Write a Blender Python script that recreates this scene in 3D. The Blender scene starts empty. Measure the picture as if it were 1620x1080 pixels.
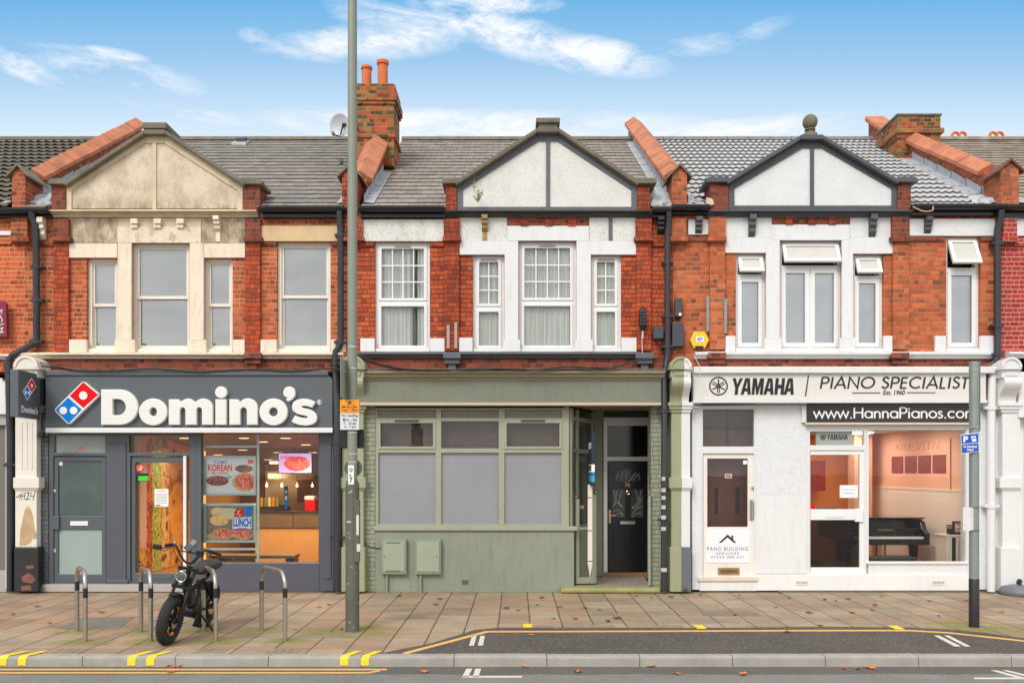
import bpy, bmesh, math, random
from mathutils import Vector, Matrix
R = math.radians
random.seed(7)
scene = bpy.context.scene
COL = scene.collection

# ---------------------------------------------------------------- camera
CAM_D, CAM_H, FPX, VX, VY = 13.6, 1.95, 1333.0, 818.0, 745.0
cd = bpy.data.cameras.new('camera'); cam = bpy.data.objects.new('camera', cd); COL.objects.link(cam)
cam.location = (0, -CAM_D, CAM_H); cam.rotation_euler = (R(90), 0, 0)
cd.sensor_width = 36; cd.lens = FPX / 1620 * 36
cd.shift_x = -(VX - 810) / 1620; cd.shift_y = (VY - 540) / 1620
cd.clip_start = 0.1; cd.clip_end = 3000
scene.camera = cam

# ---------------------------------------------------------------- world, sun, exposure
SUN_EL, SUN_AZ = 42, 205          # degrees, azimuth clockwise from north (+Y)
world = bpy.data.worlds.new('World'); scene.world = world; world.use_nodes = True
sun_d = bpy.data.lights.new('sun', 'SUN'); sun = bpy.data.objects.new('sun', sun_d); COL.objects.link(sun)
sun_d.energy = 2.0; sun_d.angle = R(22); sun_d.color = (1, 0.965, 0.925)
sv = Vector((math.sin(R(SUN_AZ)) * math.cos(R(SUN_EL)), math.cos(R(SUN_AZ)) * math.cos(R(SUN_EL)), math.sin(R(SUN_EL))))
sun.location = sv * 40; sun.rotation_euler = sv.to_track_quat('Z', 'Y').to_euler()
scene.view_settings.view_transform = 'Standard'; scene.view_settings.look = 'None'
scene.view_settings.exposure = 0.07; scene.view_settings.gamma = 1.0
scene.render.engine = 'CYCLES'
scene.cycles.use_denoising = True
scene.cycles.max_bounces = 8; scene.cycles.transparent_max_bounces = 16
scene.cycles.sample_clamp_indirect = 4.0
scene.cycles.caustics_reflective = False; scene.cycles.caustics_refractive = False

def lin(v):
    v /= 255.0
    return v / 12.92 if v <= 0.04045 else ((v + 0.055) / 1.055) ** 2.4
def c(r, g, b, k=1.0): return (lin(r) * k, lin(g) * k, lin(b) * k, 1)

class NT:
    """tiny node-tree writer"""
    def __init__(s, tree): s.t = tree; tree.nodes.clear()
    def n(s, typ, props=None, **ins):
        nd = s.t.nodes.new(typ)
        for k, v in (props or {}).items(): setattr(nd, k, v)
        for k, v in ins.items():
            key = int(k[1:]) if (k[0] == 'i' and k[1:].isdigit()) else k.replace('_', ' ')
            sock = nd.inputs[key]
            if isinstance(v, bpy.types.NodeSocket): s.t.links.new(v, sock)
            elif isinstance(v, bpy.types.Node): s.t.links.new(v.outputs[0], sock)
            else: sock.default_value = v
        return nd
    def m(s, op, a, b=0.0, d=None, clamp=False):
        kw = {'i0': a, 'i1': b}
        if d is not None: kw['i2'] = d
        return s.n('ShaderNodeMath', {'operation': op, 'use_clamp': clamp}, **kw).outputs[0]
    def mix(s, f, a, b, blend='MIX'):
        nd = s.n('ShaderNodeMix', {'data_type': 'RGBA', 'blend_type': blend})
        for idx, v in ((0, f), (6, a), (7, b)):
            if isinstance(v, (bpy.types.NodeSocket, bpy.types.Node)):
                s.t.links.new(v if isinstance(v, bpy.types.NodeSocket) else v.outputs[0], nd.inputs[idx])
            else: nd.inputs[idx].default_value = v
        return nd.outputs[2]
    def ramp(s, f, stops, interp='LINEAR'):
        nd = s.n('ShaderNodeValToRGB', Fac=f); cr = nd.color_ramp; cr.interpolation = interp
        while len(cr.elements) < len(stops): cr.elements.new(0.5)
        for e, (p, col) in zip(cr.elements, stops):
            e.position = p; e.color = col if isinstance(col, tuple) else (col, col, col, 1)
        return nd.outputs[0]
    def noise(s, vec, scale, detail=4, rough=0.55, dist=0.0):
        return s.n('ShaderNodeTexNoise', Vector=vec, Scale=scale, Detail=detail, Roughness=rough, Distortion=dist).outputs[0]
    def scale(s, vec, sx, sy, sz):
        return s.n('ShaderNodeMapping', {}, Vector=vec, Scale=(sx, sy, sz)).outputs[0]

# sky: Nishita blue, paler near the horizon, white wisps of cloud, bright veil of cloud behind the camera
w = NT(world.node_tree)
tc = w.n('ShaderNodeTexCoord').outputs['Generated']
sep = w.n('ShaderNodeSeparateXYZ', Vector=tc)
el = w.m('ARCSINE', sep.outputs[2]); az = w.m('ARCTAN2', sep.outputs[0], sep.outputs[1])
sky = w.n('ShaderNodeTexSky', {'sky_type': 'NISHITA', 'sun_disc': False, 'sun_elevation': R(SUN_EL), 'sun_rotation': R(SUN_AZ), 'air_density': 1.0, 'dust_density': 0.4, 'ozone_density': 2.0})
blue = w.mix(0.86, sky.outputs[0], (1.3, 4.7, 8.5, 1))
rise = w.m('DIVIDE', sep.outputs[2], w.m('MAXIMUM', sep.outputs[1], 0.35))
hz = w.ramp(rise, [(0.30, 1.0), (0.385, 0.86), (0.43, 0.60), (0.49, 0.28), (0.56, 0.05), (0.65, 0.0)])
base = w.mix(hz, blue, (8.3, 9.2, 9.9, 1))
av = w.n('ShaderNodeCombineXYZ', X=az, Y=el).outputs[0]
nvec = w.scale(av, 3.2, 9.0, 1.0)
nz = w.n('ShaderNodeTexNoise', Vector=nvec, Scale=2.6, Detail=9, Roughness=0.62, Distortion=0.9).outputs[0]
nz2 = w.n('ShaderNodeTexNoise', Vector=w.scale(av, 7, 22, 1), Scale=4, Detail=7, Roughness=0.7, Distortion=0.6).outputs[0]
tex = w.m('ADD', w.m('MULTIPLY', nz, 0.7), w.m('MULTIPLY', nz2, 0.3))
def pix_dir(px, py):
    d = Vector(((px - VX) / FPX, 1, (VY - py) / FPX)).normalized(); return math.atan2(d.x, d.y), math.asin(d.z)
mask = None
for (px, py, rx, ry, tilt, k) in [(600, 66, 150, 26, -.12, 1.0), (790, 50, 150, 30, .22, 1.05), (935, 88, 100, 26, .16, 1.15), (655, 40, 110, 28, .1, .8), (775, 8, 90, 14, 0, 1.1), (20, 99, 70, 17, .22, 1.25), (180, 114, 120, 24, .03, .85),
                                  (186, 87, 42, 9, 0, 1.1), (285, 172, 90, 13, .06, .75), (760, 206, 270, 26, 0, 1.1), (1140, 212, 180, 18, 0, 1.0), (1195, 52, 52, 15, -.2, .5), (1110, 72, 70, 16, 0, .5), (405, 58, 26, 12, 0, .55)]:
    a0, e0 = pix_dir(px, py); a1, _ = pix_dir(px + rx, py); _, e1 = pix_dir(px, py - ry)
    dx = w.m('SUBTRACT', az, a0); dy = w.m('SUBTRACT', el, e0)
    dy = w.m('ADD', dy, w.m('MULTIPLY', dx, tilt))
    q = w.m('ADD', w.m('POWER', w.m('DIVIDE', dx, abs(a1 - a0)), 2), w.m('POWER', w.m('DIVIDE', dy, abs(e1 - e0)), 2))
    g = w.m('MULTIPLY', w.m('SUBTRACT', 1.0, w.m('MULTIPLY', q, 0.5), clamp=True), k)
    mask = g if mask is None else w.m('MAXIMUM', mask, g)
cl = w.m('MULTIPLY', mask, w.ramp(tex, [(0.37, 0.0), (0.70, 1.0)]))
cl = w.ramp(cl, [(0.04, 0.0), (0.55, 0.95)])
front = w.mix(cl, base, (9.6, 9.8, 10.0, 1))
back = w.m('MULTIPLY', w.m('LESS_THAN', sep.outputs[1], 0.0), w.m('MULTIPLY', sep.outputs[1], -3.0, clamp=True), clamp=True)
over = w.m('DIVIDE', w.m('SUBTRACT', sep.outputs[2], 0.60), 0.2, clamp=True)      # unseen bright cloud added overhead to whiten the light
back = w.m('MAXIMUM', back, over)
veil = w.mix(w.ramp(nz, [(0.3, 0.0), (0.7, 1.0)]), (9.4, 9.6, 9.8, 1), (14.0, 13.8, 13.5, 1))
skyc = w.mix(back, front, veil)
bg = w.n('ShaderNodeBackground', Color=skyc, Strength=0.1)
w.n('ShaderNodeOutputWorld', Surface=bg)

# ---------------------------------------------------------------- geometry helpers
def X(px, Y=0.0): return (px - VX) * (CAM_D + Y) / FPX
def Z(py, Y=0.0): return CAM_H + (VY - py) * (CAM_D + Y) / FPX
def G(px, py, z=0.0):
    d = FPX * (CAM_H - z) / (py - VY); return Vector(((px - VX) * d / FPX, d - CAM_D, z))

class MB:
    def __init__(s): s.v = []; s.f = []; s.mi = []; s.cur = 0; s.seg = []
    def add(s, vs, fs):
        b = len(s.v); s.v += [tuple(p) for p in vs]
        c0 = len(s.f)
        for f in fs: s.f.append(tuple(b + i for i in f)); s.mi.append(s.cur)
        s.seg.append((b, len(s.v), c0, len(s.f)))
        return s
    def parts(s):
        out = []
        for (a, b, c0, d) in s.seg:
            m = MB(); m.v = s.v[a:b]; m.f = [tuple(i - a for i in f) for f in s.f[c0:d]]; m.mi = s.mi[c0:d]; out.append(m)
        return out
    def box(s, x0, x1, y0, y1, z0, z1):
        if x0 > x1: x0, x1 = x1, x0
        if y0 > y1: y0, y1 = y1, y0
        if z0 > z1: z0, z1 = z1, z0
        return s.add([(x0, y0, z0), (x1, y0, z0), (x1, y1, z0), (x0, y1, z0), (x0, y0, z1), (x1, y0, z1), (x1, y1, z1), (x0, y1, z1)],
                     [(0, 1, 5, 4), (1, 2, 6, 5), (2, 3, 7, 6), (3, 0, 4, 7), (4, 5, 6, 7), (3, 2, 1, 0)])
    def pb(s, px0, px1, py0, py1, Yf, dep):
        return s.box(X(px0, Yf), X(px1, Yf), Yf, Yf + dep, Z(py1, Yf), Z(py0, Yf))
    def prism(s, poly, y0, y1):       # poly in x,z
        n = len(poly)
        return s.add([(x, y0, z) for x, z in poly] + [(x, y1, z) for x, z in poly],
                     [tuple(range(n)), tuple(range(2 * n - 1, n - 1, -1))] + [(i, (i + 1) % n, n + (i + 1) % n, n + i) for i in range(n)])
    def pp(s, poly, Yf, dep):         # poly in pixels at depth Yf
        return s.prism([(X(a, Yf), Z(b, Yf)) for a, b in poly], Yf, Yf + dep)
    def prism_x(s, poly, x0, x1):     # poly in y,z
        n = len(poly)
        return s.add([(x0, y, z) for y, z in poly] + [(x1, y, z) for y, z in poly],
                     [tuple(range(n)), tuple(range(2 * n - 1, n - 1, -1))] + [(i, (i + 1) % n, n + (i + 1) % n, n + i) for i in range(n)])
    def prism_z(s, poly, z0, z1):     # poly in x,y
        n = len(poly)
        return s.add([(x, y, z0) for x, y in poly] + [(x, y, z1) for x, y in poly],
                     [tuple(range(n)), tuple(range(2 * n - 1, n - 1, -1))] + [(i, (i + 1) % n, n + (i + 1) % n, n + i) for i in range(n)])
    def tube(s, pts, r, n=8, cap=True, closed=False):
        pts = [Vector(p) for p in pts]; rings = []; N = len(pts)
        rs = r if isinstance(r, (list, tuple)) else [r] * N
        up = None
        for i, p in enumerate(pts):
            if closed: t = (pts[(i + 1) % N] - pts[i - 1]).normalized()
            else: t = (pts[min(i + 1, N - 1)] - pts[max(i - 1, 0)]).normalized()
            if up is None:
                a = Vector((0, 0, 1)) if abs(t.z) < 0.9 else Vector((0, 1, 0))
                up = t.cross(a).normalized()
            up = (up - t * up.dot(t)).normalized(); q = t.cross(up)
            rings.append([p + (up * math.cos(2 * math.pi * k / n) + q * math.sin(2 * math.pi * k / n)) * rs[i] for k in range(n)])
        vs = [v for rg in rings for v in rg]; fs = []
        for i in range(N if closed else N - 1):
            j = (i + 1) % N
            for k in range(n): fs.append((i * n + k, i * n + (k + 1) % n, j * n + (k + 1) % n, j * n + k))
        if cap and not closed: fs += [tuple(range(n))[::-1], tuple(range((N - 1) * n, N * n))]
        return s.add(vs, fs)
    def lathe(s, prof, o=(0, 0, 0), n=20, axis='z'):
        vs = []; fs = []
        for r, h in prof:
            for k in range(n):
                a = 2 * math.pi * k / n; x, y = r * math.cos(a), r * math.sin(a)
                vs.append({'z': (o[0] + x, o[1] + y, o[2] + h), 'y': (o[0] + x, o[1] + h, o[2] + y), 'x': (o[0] + h, o[1] + x, o[2] + y)}[axis])
        for i in range(len(prof) - 1):
            for k in range(n): fs.append((i * n + k, i * n + (k + 1) % n, (i + 1) * n + (k + 1) % n, (i + 1) * n + k))
        fs += [tuple(range(n))[::-1], tuple(range((len(prof) - 1) * n, len(prof) * n))]
        return s.add(vs, fs)
    def wall(s, x0, x1, z0, z1, y0, y1, holes=()):
        xs = sorted({x0, x1} | {min(max(h[i], x0), x1) for h in holes for i in (0, 1)})
        zs = sorted({z0, z1} | {min(max(h[i], z0), z1) for h in holes for i in (2, 3)})
        nx, nz_ = len(xs) - 1, len(zs) - 1
        def solid(i, j):
            if i < 0 or j < 0 or i >= nx or j >= nz_: return False
            cx, cz = (xs[i] + xs[i + 1]) / 2, (zs[j] + zs[j + 1]) / 2
            return not any(h[0] < cx < h[1] and h[2] < cz < h[3] for h in holes)
        idx = {}; vs = []
        def V(i, j, k):
            if (i, j, k) not in idx: idx[(i, j, k)] = len(vs); vs.append((xs[i], (y0, y1)[k], zs[j]))
            return idx[(i, j, k)]
        fs = []
        for i in range(nx):
            for j in range(nz_):
                if not solid(i, j): continue
                fs.append((V(i, j, 0), V(i + 1, j, 0), V(i + 1, j + 1, 0), V(i, j + 1, 0)))
                fs.append((V(i, j, 1), V(i, j + 1, 1), V(i + 1, j + 1, 1), V(i + 1, j, 1)))
                if not solid(i - 1, j): fs.append((V(i, j, 0), V(i, j + 1, 0), V(i, j + 1, 1), V(i, j, 1)))
                if not solid(i + 1, j): fs.append((V(i + 1, j, 0), V(i + 1, j, 1), V(i + 1, j + 1, 1), V(i + 1, j + 1, 0)))
                if not solid(i, j - 1): fs.append((V(i, j, 0), V(i, j, 1), V(i + 1, j, 1), V(i + 1, j, 0)))
                if not solid(i, j + 1): fs.append((V(i, j + 1, 0), V(i + 1, j + 1, 0), V(i + 1, j + 1, 1), V(i, j + 1, 1)))
        return s.add(vs, fs)

def wpos(o):
    p = Vector((0, 0, 0))
    while o is not None: p = p + o.location; o = o.parent
    return p
def obj(name, mb, mats, parent=None, smooth=False, local=False, bevel=0.0, at=None):
    """one mesh object; vertices are world coordinates unless local"""
    me = bpy.data.meshes.new(name)
    off = Vector((0, 0, 0))
    if not local:
        if parent is not None: off = wpos(parent)
        if at is not None: off = Vector(at)
    me.from_pydata([tuple(Vector(p) - off) for p in mb.v], [], mb.f)
    if not isinstance(mats, (list, tuple)): mats = [mats]
    for m in mats: me.materials.append(m)
    for p, i in zip(me.polygons, mb.mi): p.material_index = i; p.use_smooth = smooth
    bm = bmesh.new(); bm.from_mesh(me); bmesh.ops.recalc_face_normals(bm, faces=bm.faces); bm.to_mesh(me); bm.free()
    o = bpy.data.objects.new(name, me); COL.objects.link(o)
    if parent is not None: o.parent = parent
    elif at is not None: o.location = at
    if smooth:
        try: me.set_sharp_from_angle(angle=R(40))
        except Exception: pass
    if bevel:
        bv = o.modifiers.new('bevel', 'BEVEL'); bv.width = bevel; bv.segments = 2; bv.limit_method = 'ANGLE'
    return o
def objs(name, mb, mats, parent=None, **k):
    for m in mb.parts(): o = obj(name, m, mats, parent, **k)
    return o
def root(name, loc, label, cat, group=None, rot=(0, 0, 0)):
    o = bpy.data.objects.new(name, None); COL.objects.link(o); o.location = loc; o.rotation_euler = rot
    o.empty_display_size = 0.2
    o['label'] = label; o['category'] = cat
    if group: o['group'] = group
    return o
def tag(o, label, cat, group=None):
    o['label'] = label; o['category'] = cat
    if group: o['group'] = group
    return o
def struct(o): o['kind'] = 'structure'; return o
def copy_tree(o, parent=None):
    cpy = o.copy(); COL.objects.link(cpy)
    if parent is not None: cpy.parent = parent
    for ch in [k for k in bpy.data.objects if k.parent == o]: copy_tree(ch, cpy)
    return cpy

def curve_mesh(splines, ext, bev=0.0, scale=1.0, res=2):
    """flat filled outline (with holes) in x,y -> vertices, faces standing in x,z, facing -y"""
    cu = bpy.data.curves.new('tmp', 'CURVE'); cu.dimensions = '2D'; cu.fill_mode = 'BOTH'; cu.extrude = ext; cu.bevel_depth = bev; cu.bevel_resolution = res; cu.offset = -bev
    for sp in splines:
        s = cu.splines.new('POLY'); s.points.add(len(sp) - 1); s.use_cyclic_u = True
        for p, (a, b) in zip(s.points, sp): p.co = (a, b, 0, 1)
    o = bpy.data.objects.new('tmp', cu); COL.objects.link(o)
    me = bpy.data.meshes.new_from_object(o.evaluated_get(bpy.context.evaluated_depsgraph_get()))
    vs = [(v.co.x, -v.co.z, v.co.y) for v in me.vertices]; fs = [tuple(p.vertices) for p in me.polygons]
    bpy.data.objects.remove(o); bpy.data.curves.remove(cu); bpy.data.meshes.remove(me)
    return vs, fs
def text_mesh(body, ext=0.002, bold=0.0, shear=0.0, spacing=1.0):
    cu = bpy.data.curves.new('tmp', 'FONT'); cu.body = body; cu.extrude = ext; cu.offset = bold; cu.shear = shear; cu.space_character = spacing; cu.resolution_u = 3; cu.align_x = 'CENTER'
    o = bpy.data.objects.new('tmp', cu); COL.objects.link(o)
    me = bpy.data.meshes.new_from_object(o.evaluated_get(bpy.context.evaluated_depsgraph_get()))
    vs = [(v.co.x, -v.co.z, v.co.y) for v in me.vertices]; fs = [tuple(p.vertices) for p in me.polygons]
    bpy.data.objects.remove(o); bpy.data.curves.remove(cu); bpy.data.meshes.remove(me)
    return vs, fs
def fit(vs, x0, x1, z0, z1, y, th=0.004):
    """stretch vertices into the box x0..x1, z0..z1, back at y, th thick"""
    a0 = min(v[0] for v in vs); a1 = max(v[0] for v in vs); b0 = min(v[2] for v in vs); b1 = max(v[2] for v in vs)
    y0 = min(v[1] for v in vs); y1 = max(v[1] for v in vs)
    return [(x0 + (v[0] - a0) / (a1 - a0) * (x1 - x0), y - th + (v[1] - y0) / max(y1 - y0, 1e-6) * th, z0 + (v[2] - b0) / (b1 - b0) * (z1 - z0)) for v in vs]
def text_px(mb, body, px0, px1, py0, py1, Y, th=0.004, **k):
    vs, fs = text_mesh(body, **k)
    return mb.add(fit(vs, X(px0, Y), X(px1, Y), Z(py1, Y), Z(py0, Y), Y, th), fs)
def arc(cx, cy, rx, ry, a0, a1, n=14):
    return [(cx + rx * math.cos(R(a0 + (a1 - a0) * i / n)), cy + ry * math.sin(R(a0 + (a1 - a0) * i / n))) for i in range(n + 1)]
def catmull(P, n=6, closed=False):
    out = []; N = len(P)
    rng = range(N) if closed else range(N - 1)
    for i in rng:
        if closed: p0, p1, p2, p3 = P[i - 1], P[i], P[(i + 1) % N], P[(i + 2) % N]
        else: p0, p1, p2, p3 = P[max(i - 1, 0)], P[i], P[i + 1], P[min(i + 2, N - 1)]
        for k in range(n):
            t = k / n
            out.append(tuple(0.5 * ((2 * b) + (-a + cc) * t + (2 * a - 5 * b + 4 * cc - d) * t * t + (-a + 3 * b - 3 * cc + d) * t ** 3) for a, b, cc, d in zip(p0, p1, p2, p3)))
    if not closed: out.append(tuple(P[-1]))
    return out
def ribbon(pts, wd):
    """constant width outline of a polyline"""
    L, Rr = [], []; N = len(pts)
    for i in range(N):
        a = Vector(pts[max(i - 1, 0)]); b = Vector(pts[i]); d = Vector(pts[min(i + 1, N - 1)])
        t1 = (b - a).normalized() if i > 0 else (d - b).normalized(); t2 = (d - b).normalized() if i < N - 1 else t1
        n1 = Vector((-t1.y, t1.x)); n2 = Vector((-t2.y, t2.x)); mn = (n1 + n2)
        if mn.length < 1e-6: mn = n1
        mn.normalize(); k = min(1 / max(mn.dot(n1), 0.3), 2.4)
        L.append(tuple(b + mn * wd / 2 * k)); Rr.append(tuple(b - mn * wd / 2 * k))
    return L + Rr[::-1]
def ribbon_faces(mb, pts, wd, place, y, th, layer=0):
    """solid ribbon standing on a board; place maps (u,v)->(x,z)"""
    out = ribbon(pts, wd); n = len(pts); y1 = y; y0 = y - th - layer * 0.0006
    vs = [(place(p)[0], y0, place(p)[1]) for p in out] + [(place(p)[0], y1, place(p)[1]) for p in out]
    fs = []; m = 2 * n
    for i in range(n - 1): fs.append((i, i + 1, m - 2 - i, m - 1 - i))
    for i in range(m): fs.append((i, (i + 1) % m, m + (i + 1) % m, m + i))
    mb.add(vs, fs)

# geometric sans stroke font: glyph -> (advance, strokes); unit = cap height
def _g():
    O = arc(.5, .5, .44, .44, 0, 360, 28)
    xo = lambda cx: arc(cx, .33, .26, .28, 0, 360, 22)
    F = {
        'P': (.62, [[(.1, 0), (.1, .95)], [(.1, .94), (.36, .94)] + arc(.36, .7, .22, .24, 90, -90, 10)[1:] + [(.1, .46)]]),
        'I': (.28, [[(.14, 0), (.14, .95)]]),
        'A': (.84, [[(.04, 0), (.42, .98), (.8, 0)], [(.17, .32), (.67, .32)]]),
        'N': (.88, [[(.1, 0), (.1, .95), (.76, .05), (.76, 1)]]),
        'O': (1.0, [O]),
        'S': (.56, [catmull([(.47, .82), (.3, .95), (.12, .88), (.1, .72), (.26, .56), (.44, .43), (.48, .22), (.3, .05), (.06, .16)], 5)]),
        'E': (.56, [[(.1, 0), (.1, .95)], [(.1, .91), (.5, .91)], [(.1, .5), (.48, .5)], [(.1, .045), (.5, .045)]]),
        'C': (.86, [arc(.52, .5, .44, .44, 48, 312, 20)]),
        'L': (.5, [[(.1, .95), (.1, .045), (.46, .045)]]),
        'T': (.52, [[(.02, .91), (.5, .91)], [(.26, .9), (.26, 0)]]),
        'H': (.8, [[(.1, 0), (.1, .95)], [(.7, 0), (.7, .95)], [(.1, .5), (.7, .5)]]),
        'w': (.86, [[(.03, .62), (.22, .05), (.43, .6), (.64, .05), (.83, .62)]]),
        '.': (.26, [[(.13, -.02), (.13, .1)]]),
        'a': (.66, [xo(.33), [(.58, .62), (.58, 0)]]),
        'n': (.58, [[(.1, 0), (.1, .62)], [(.1, .3)] + arc(.29, .36, .19, .235, 170, 0, 10) + [(.48, 0)]]),
        'i': (.24, [[(.12, 0), (.12, .62)], [(.12, .78), (.12, .9)]]),
        'o': (.66, [xo(.33)]),
        'c': (.6, [arc(.34, .33, .26, .28, 45, 315, 16)]),
        's': (.42, [catmull([(.34, .52), (.22, .61), (.1, .54), (.12, .4), (.26, .32), (.35, .2), (.26, .06), (.13, .04), (.05, .13)], 5)]),
        'm': (.92, [[(.1, 0), (.1, .62)], [(.1, .3)] + arc(.27, .38, .17, .22, 170, 0, 10) + [(.44, 0)], [(.44, .3)] + arc(.61, .38, .17, .22, 170, 0, 10) + [(.78, 0)]]),
        ' ': (.34, []),
    }
    return F
GLY = _g()
def stroke_text(mb, body, px0, px1, py_top, py_base, Y, wd=0.1, shear=0.0, track=0.0, th=0.006):
    total = sum(GLY[ch][0] + track for ch in body) - track
    x0, x1, z0, z1 = X(px0, Y), X(px1, Y), Z(py_base, Y), Z(py_top, Y)
    sx = (x1 - x0) / total; sz = z1 - z0; u = 0; lay = 0
    for ch in body:
        adv, strokes = GLY[ch]
        for st in strokes:
            ribbon_faces(mb, [(p[0] * 1.0, p[1]) for p in st], wd, lambda p, u=u: (x0 + (u + p[0]) * sx + shear * p[1] * sz, z0 + p[1] * sz), Y, th, lay % 4); lay += 1
        u += adv + track

# ---------------------------------------------------------------- materials
MATS = {}
def newmat(name):
    m = bpy.data.materials.new(name); m.use_nodes = True; MATS[name] = m
    return m, NT(m.node_tree)
def finish(t, col, rough=0.6, metal=0.0, bump=None, bstr=0.3, bdist=0.01, spec=0.5, emis=None, estr=0.0, coat=0.0):
    kw = dict(Base_Color=col, Roughness=rough, Metallic=metal)
    kw['Specular_IOR_Level'] = spec
    if bump is not None: kw['Normal'] = t.n('ShaderNodeBump', Height=bump, Strength=bstr, Distance=bdist).outputs[0]
    if emis is not None: kw['Emission_Color'] = emis; kw['Emission_Strength'] = estr
    if coat: kw['Coat_Weight'] = coat
    b = t.n('ShaderNodeBsdfPrincipled', **kw)
    t.n('ShaderNodeOutputMaterial', Surface=b)
def paint(name, col, rough=0.5, var=0.12, scale=3.0, dirt=0.0, dirtcol=(0.05, 0.045, 0.035, 1), bump=0.15, bscale=60, metal=0.0, spec=0.5, chips=None, streak=True, coat=0.0, bdist=0.004):
    m, t = newmat(name)
    co = t.n('ShaderNodeTexCoord').outputs['Object']
    n1 = t.noise(co, scale, 6, 0.6)
    v = t.ramp(n1, [(0.25, 1 - var), (0.75, 1 + var * 0.4)])
    base = t.mix(1.0, col, v, 'MULTIPLY')
    if dirt > 0:
        n2 = t.noise(t.scale(co, 6, 6, 1.1) if streak else co, 2.2, 8, 0.68)
        base = t.mix(t.m('MULTIPLY', t.ramp(n2, [(0.5, 0.0), (0.78, 1.0)]), dirt), base, dirtcol)
    if chips:
        n3 = t.noise(co, chips[1], 6, 0.7)
        base = t.mix(t.ramp(n3, [(chips[2], 0.0), (chips[2] + 0.015, 1.0)]), base, chips[0])
    finish(t, base, rough, metal, t.noise(co, bscale, 3, 0.6), bump, bdist, spec, coat=coat)
    return m
def flat(name, col, rough=0.5, **k):
    m, t = newmat(name)
    co = t.n('ShaderNodeTexCoord').outputs['Object']
    finish(t, t.mix(1.0, col, t.ramp(t.noise(co, 9, 4), [(0.3, 0.93), (0.7, 1.03)]), 'MULTIPLY'), rough, **k)
    return m
def brick(name, stops, mortar, bw=0.222, bh=0.0745, mort=0.010, soot=0.35, wash=None, bump=0.6, rough=0.85, mdark=0.0, sootcol=(0.035, 0.025, 0.02, 1)):
    m, t = newmat(name)
    co = t.n('ShaderNodeTexCoord').outputs['Object']
    sp = t.n('ShaderNodeSeparateXYZ', Vector=co)
    u = t.m('ADD', sp.outputs[0], sp.outputs[1]); u = t.m('ADD', u, 50.0); v = t.m('ADD', sp.outputs[2], 20.0)
    wob = t.m('MULTIPLY', t.m('SUBTRACT', t.noise(co, 6, 3), 0.5), 0.018)
    row = t.m('FLOOR', t.m('DIVIDE', t.m('ADD', v, wob), bh))
    par = t.m('MODULO', row, 2.0)
    jit = t.m('MULTIPLY', t.n('ShaderNodeTexWhiteNoise', {'noise_dimensions': '1D'}, W=row).outputs[0], 0.25)
    uu = t.m('DIVIDE', t.m('ADD', u, wob), bw); uu = t.m('ADD', uu, t.m('ADD', t.m('MULTIPLY', par, 0.5), jit))
    cell = t.m('FLOOR', uu); fu = t.m('FRACT', uu); fv = t.m('FRACT', t.m('DIVIDE', t.m('ADD', v, wob), bh))
    # flemish bond: stretcher and header inside each cell
    thr = t.m('GREATER_THAN', fu, 0.66)
    e1 = t.m('MINIMUM', fu, t.m('SUBTRACT', 1.0, fu)); e2 = t.m('ABSOLUTE', t.m('SUBTRACT', fu, 0.66))
    eu = t.m('ADD', t.m('MULTIPLY', t.m('MINIMUM', e1, e2), bw), mort * 0.22); ev = t.m('MULTIPLY', t.m('MINIMUM', fv, t.m('SUBTRACT', 1.0, fv)), bh)
    edge = t.m('MINIMUM', eu, ev)
    mk = t.m('DIVIDE', t.m('SUBTRACT', edge, mort * 0.35), mort * 0.35, clamp=True)       # 0 in mortar, 1 in brick
    rnd = t.n('ShaderNodeTexWhiteNoise', {'noise_dimensions': '3D'}, Vector=t.n('ShaderNodeCombineXYZ', X=cell, Y=row, Z=thr).outputs[0]).outputs[0]
    bc = t.ramp(rnd, stops)
    g = t.noise(co, 45, 4, 0.7)
    bc = t.mix(1.0, bc, t.ramp(g, [(0.25, 0.78), (0.75, 1.12)]), 'MULTIPLY')
    mc = t.mix(t.ramp(t.noise(co, 1.3, 4), [(0.42, 0.0), (0.6, 1.0)]), mortar, tuple(list(x * (1 - mdark) for x in mortar[:3]) + [1]))
    col = t.mix(mk, mc, bc)
    so = t.m('MAXIMUM', t.ramp(t.noise(t.scale(co, 1, 1, 0.55), 1.5, 7, 0.65), [(0.47, 0.0), (0.8, 1.0)]), t.m('MULTIPLY', t.ramp(t.noise(co, 5, 6, 0.7), [(0.35, 0.0), (0.62, 0.9)]), t.ramp(t.m('SUBTRACT', sp.outputs[2], 5.25), [(0.0, 0.0), (0.5, 0.8), (1.0, 0.8)])))
    col = t.mix(t.m('MULTIPLY', so, soot), col, sootcol)
    if wash: col = t.mix(t.m('MULTIPLY', t.ramp(t.noise(co, wash[1], 6, 0.7), [(0.55, 0.0), (0.7, 1.0)]), wash[2]), col, wash[0])
    h = t.m('ADD', t.m('MULTIPLY', mk, 1.0), t.m('MULTIPLY', g, 0.35))
    finish(t, col, rough, 0, h, bump, 0.008, 0.3)
    return m
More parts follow.
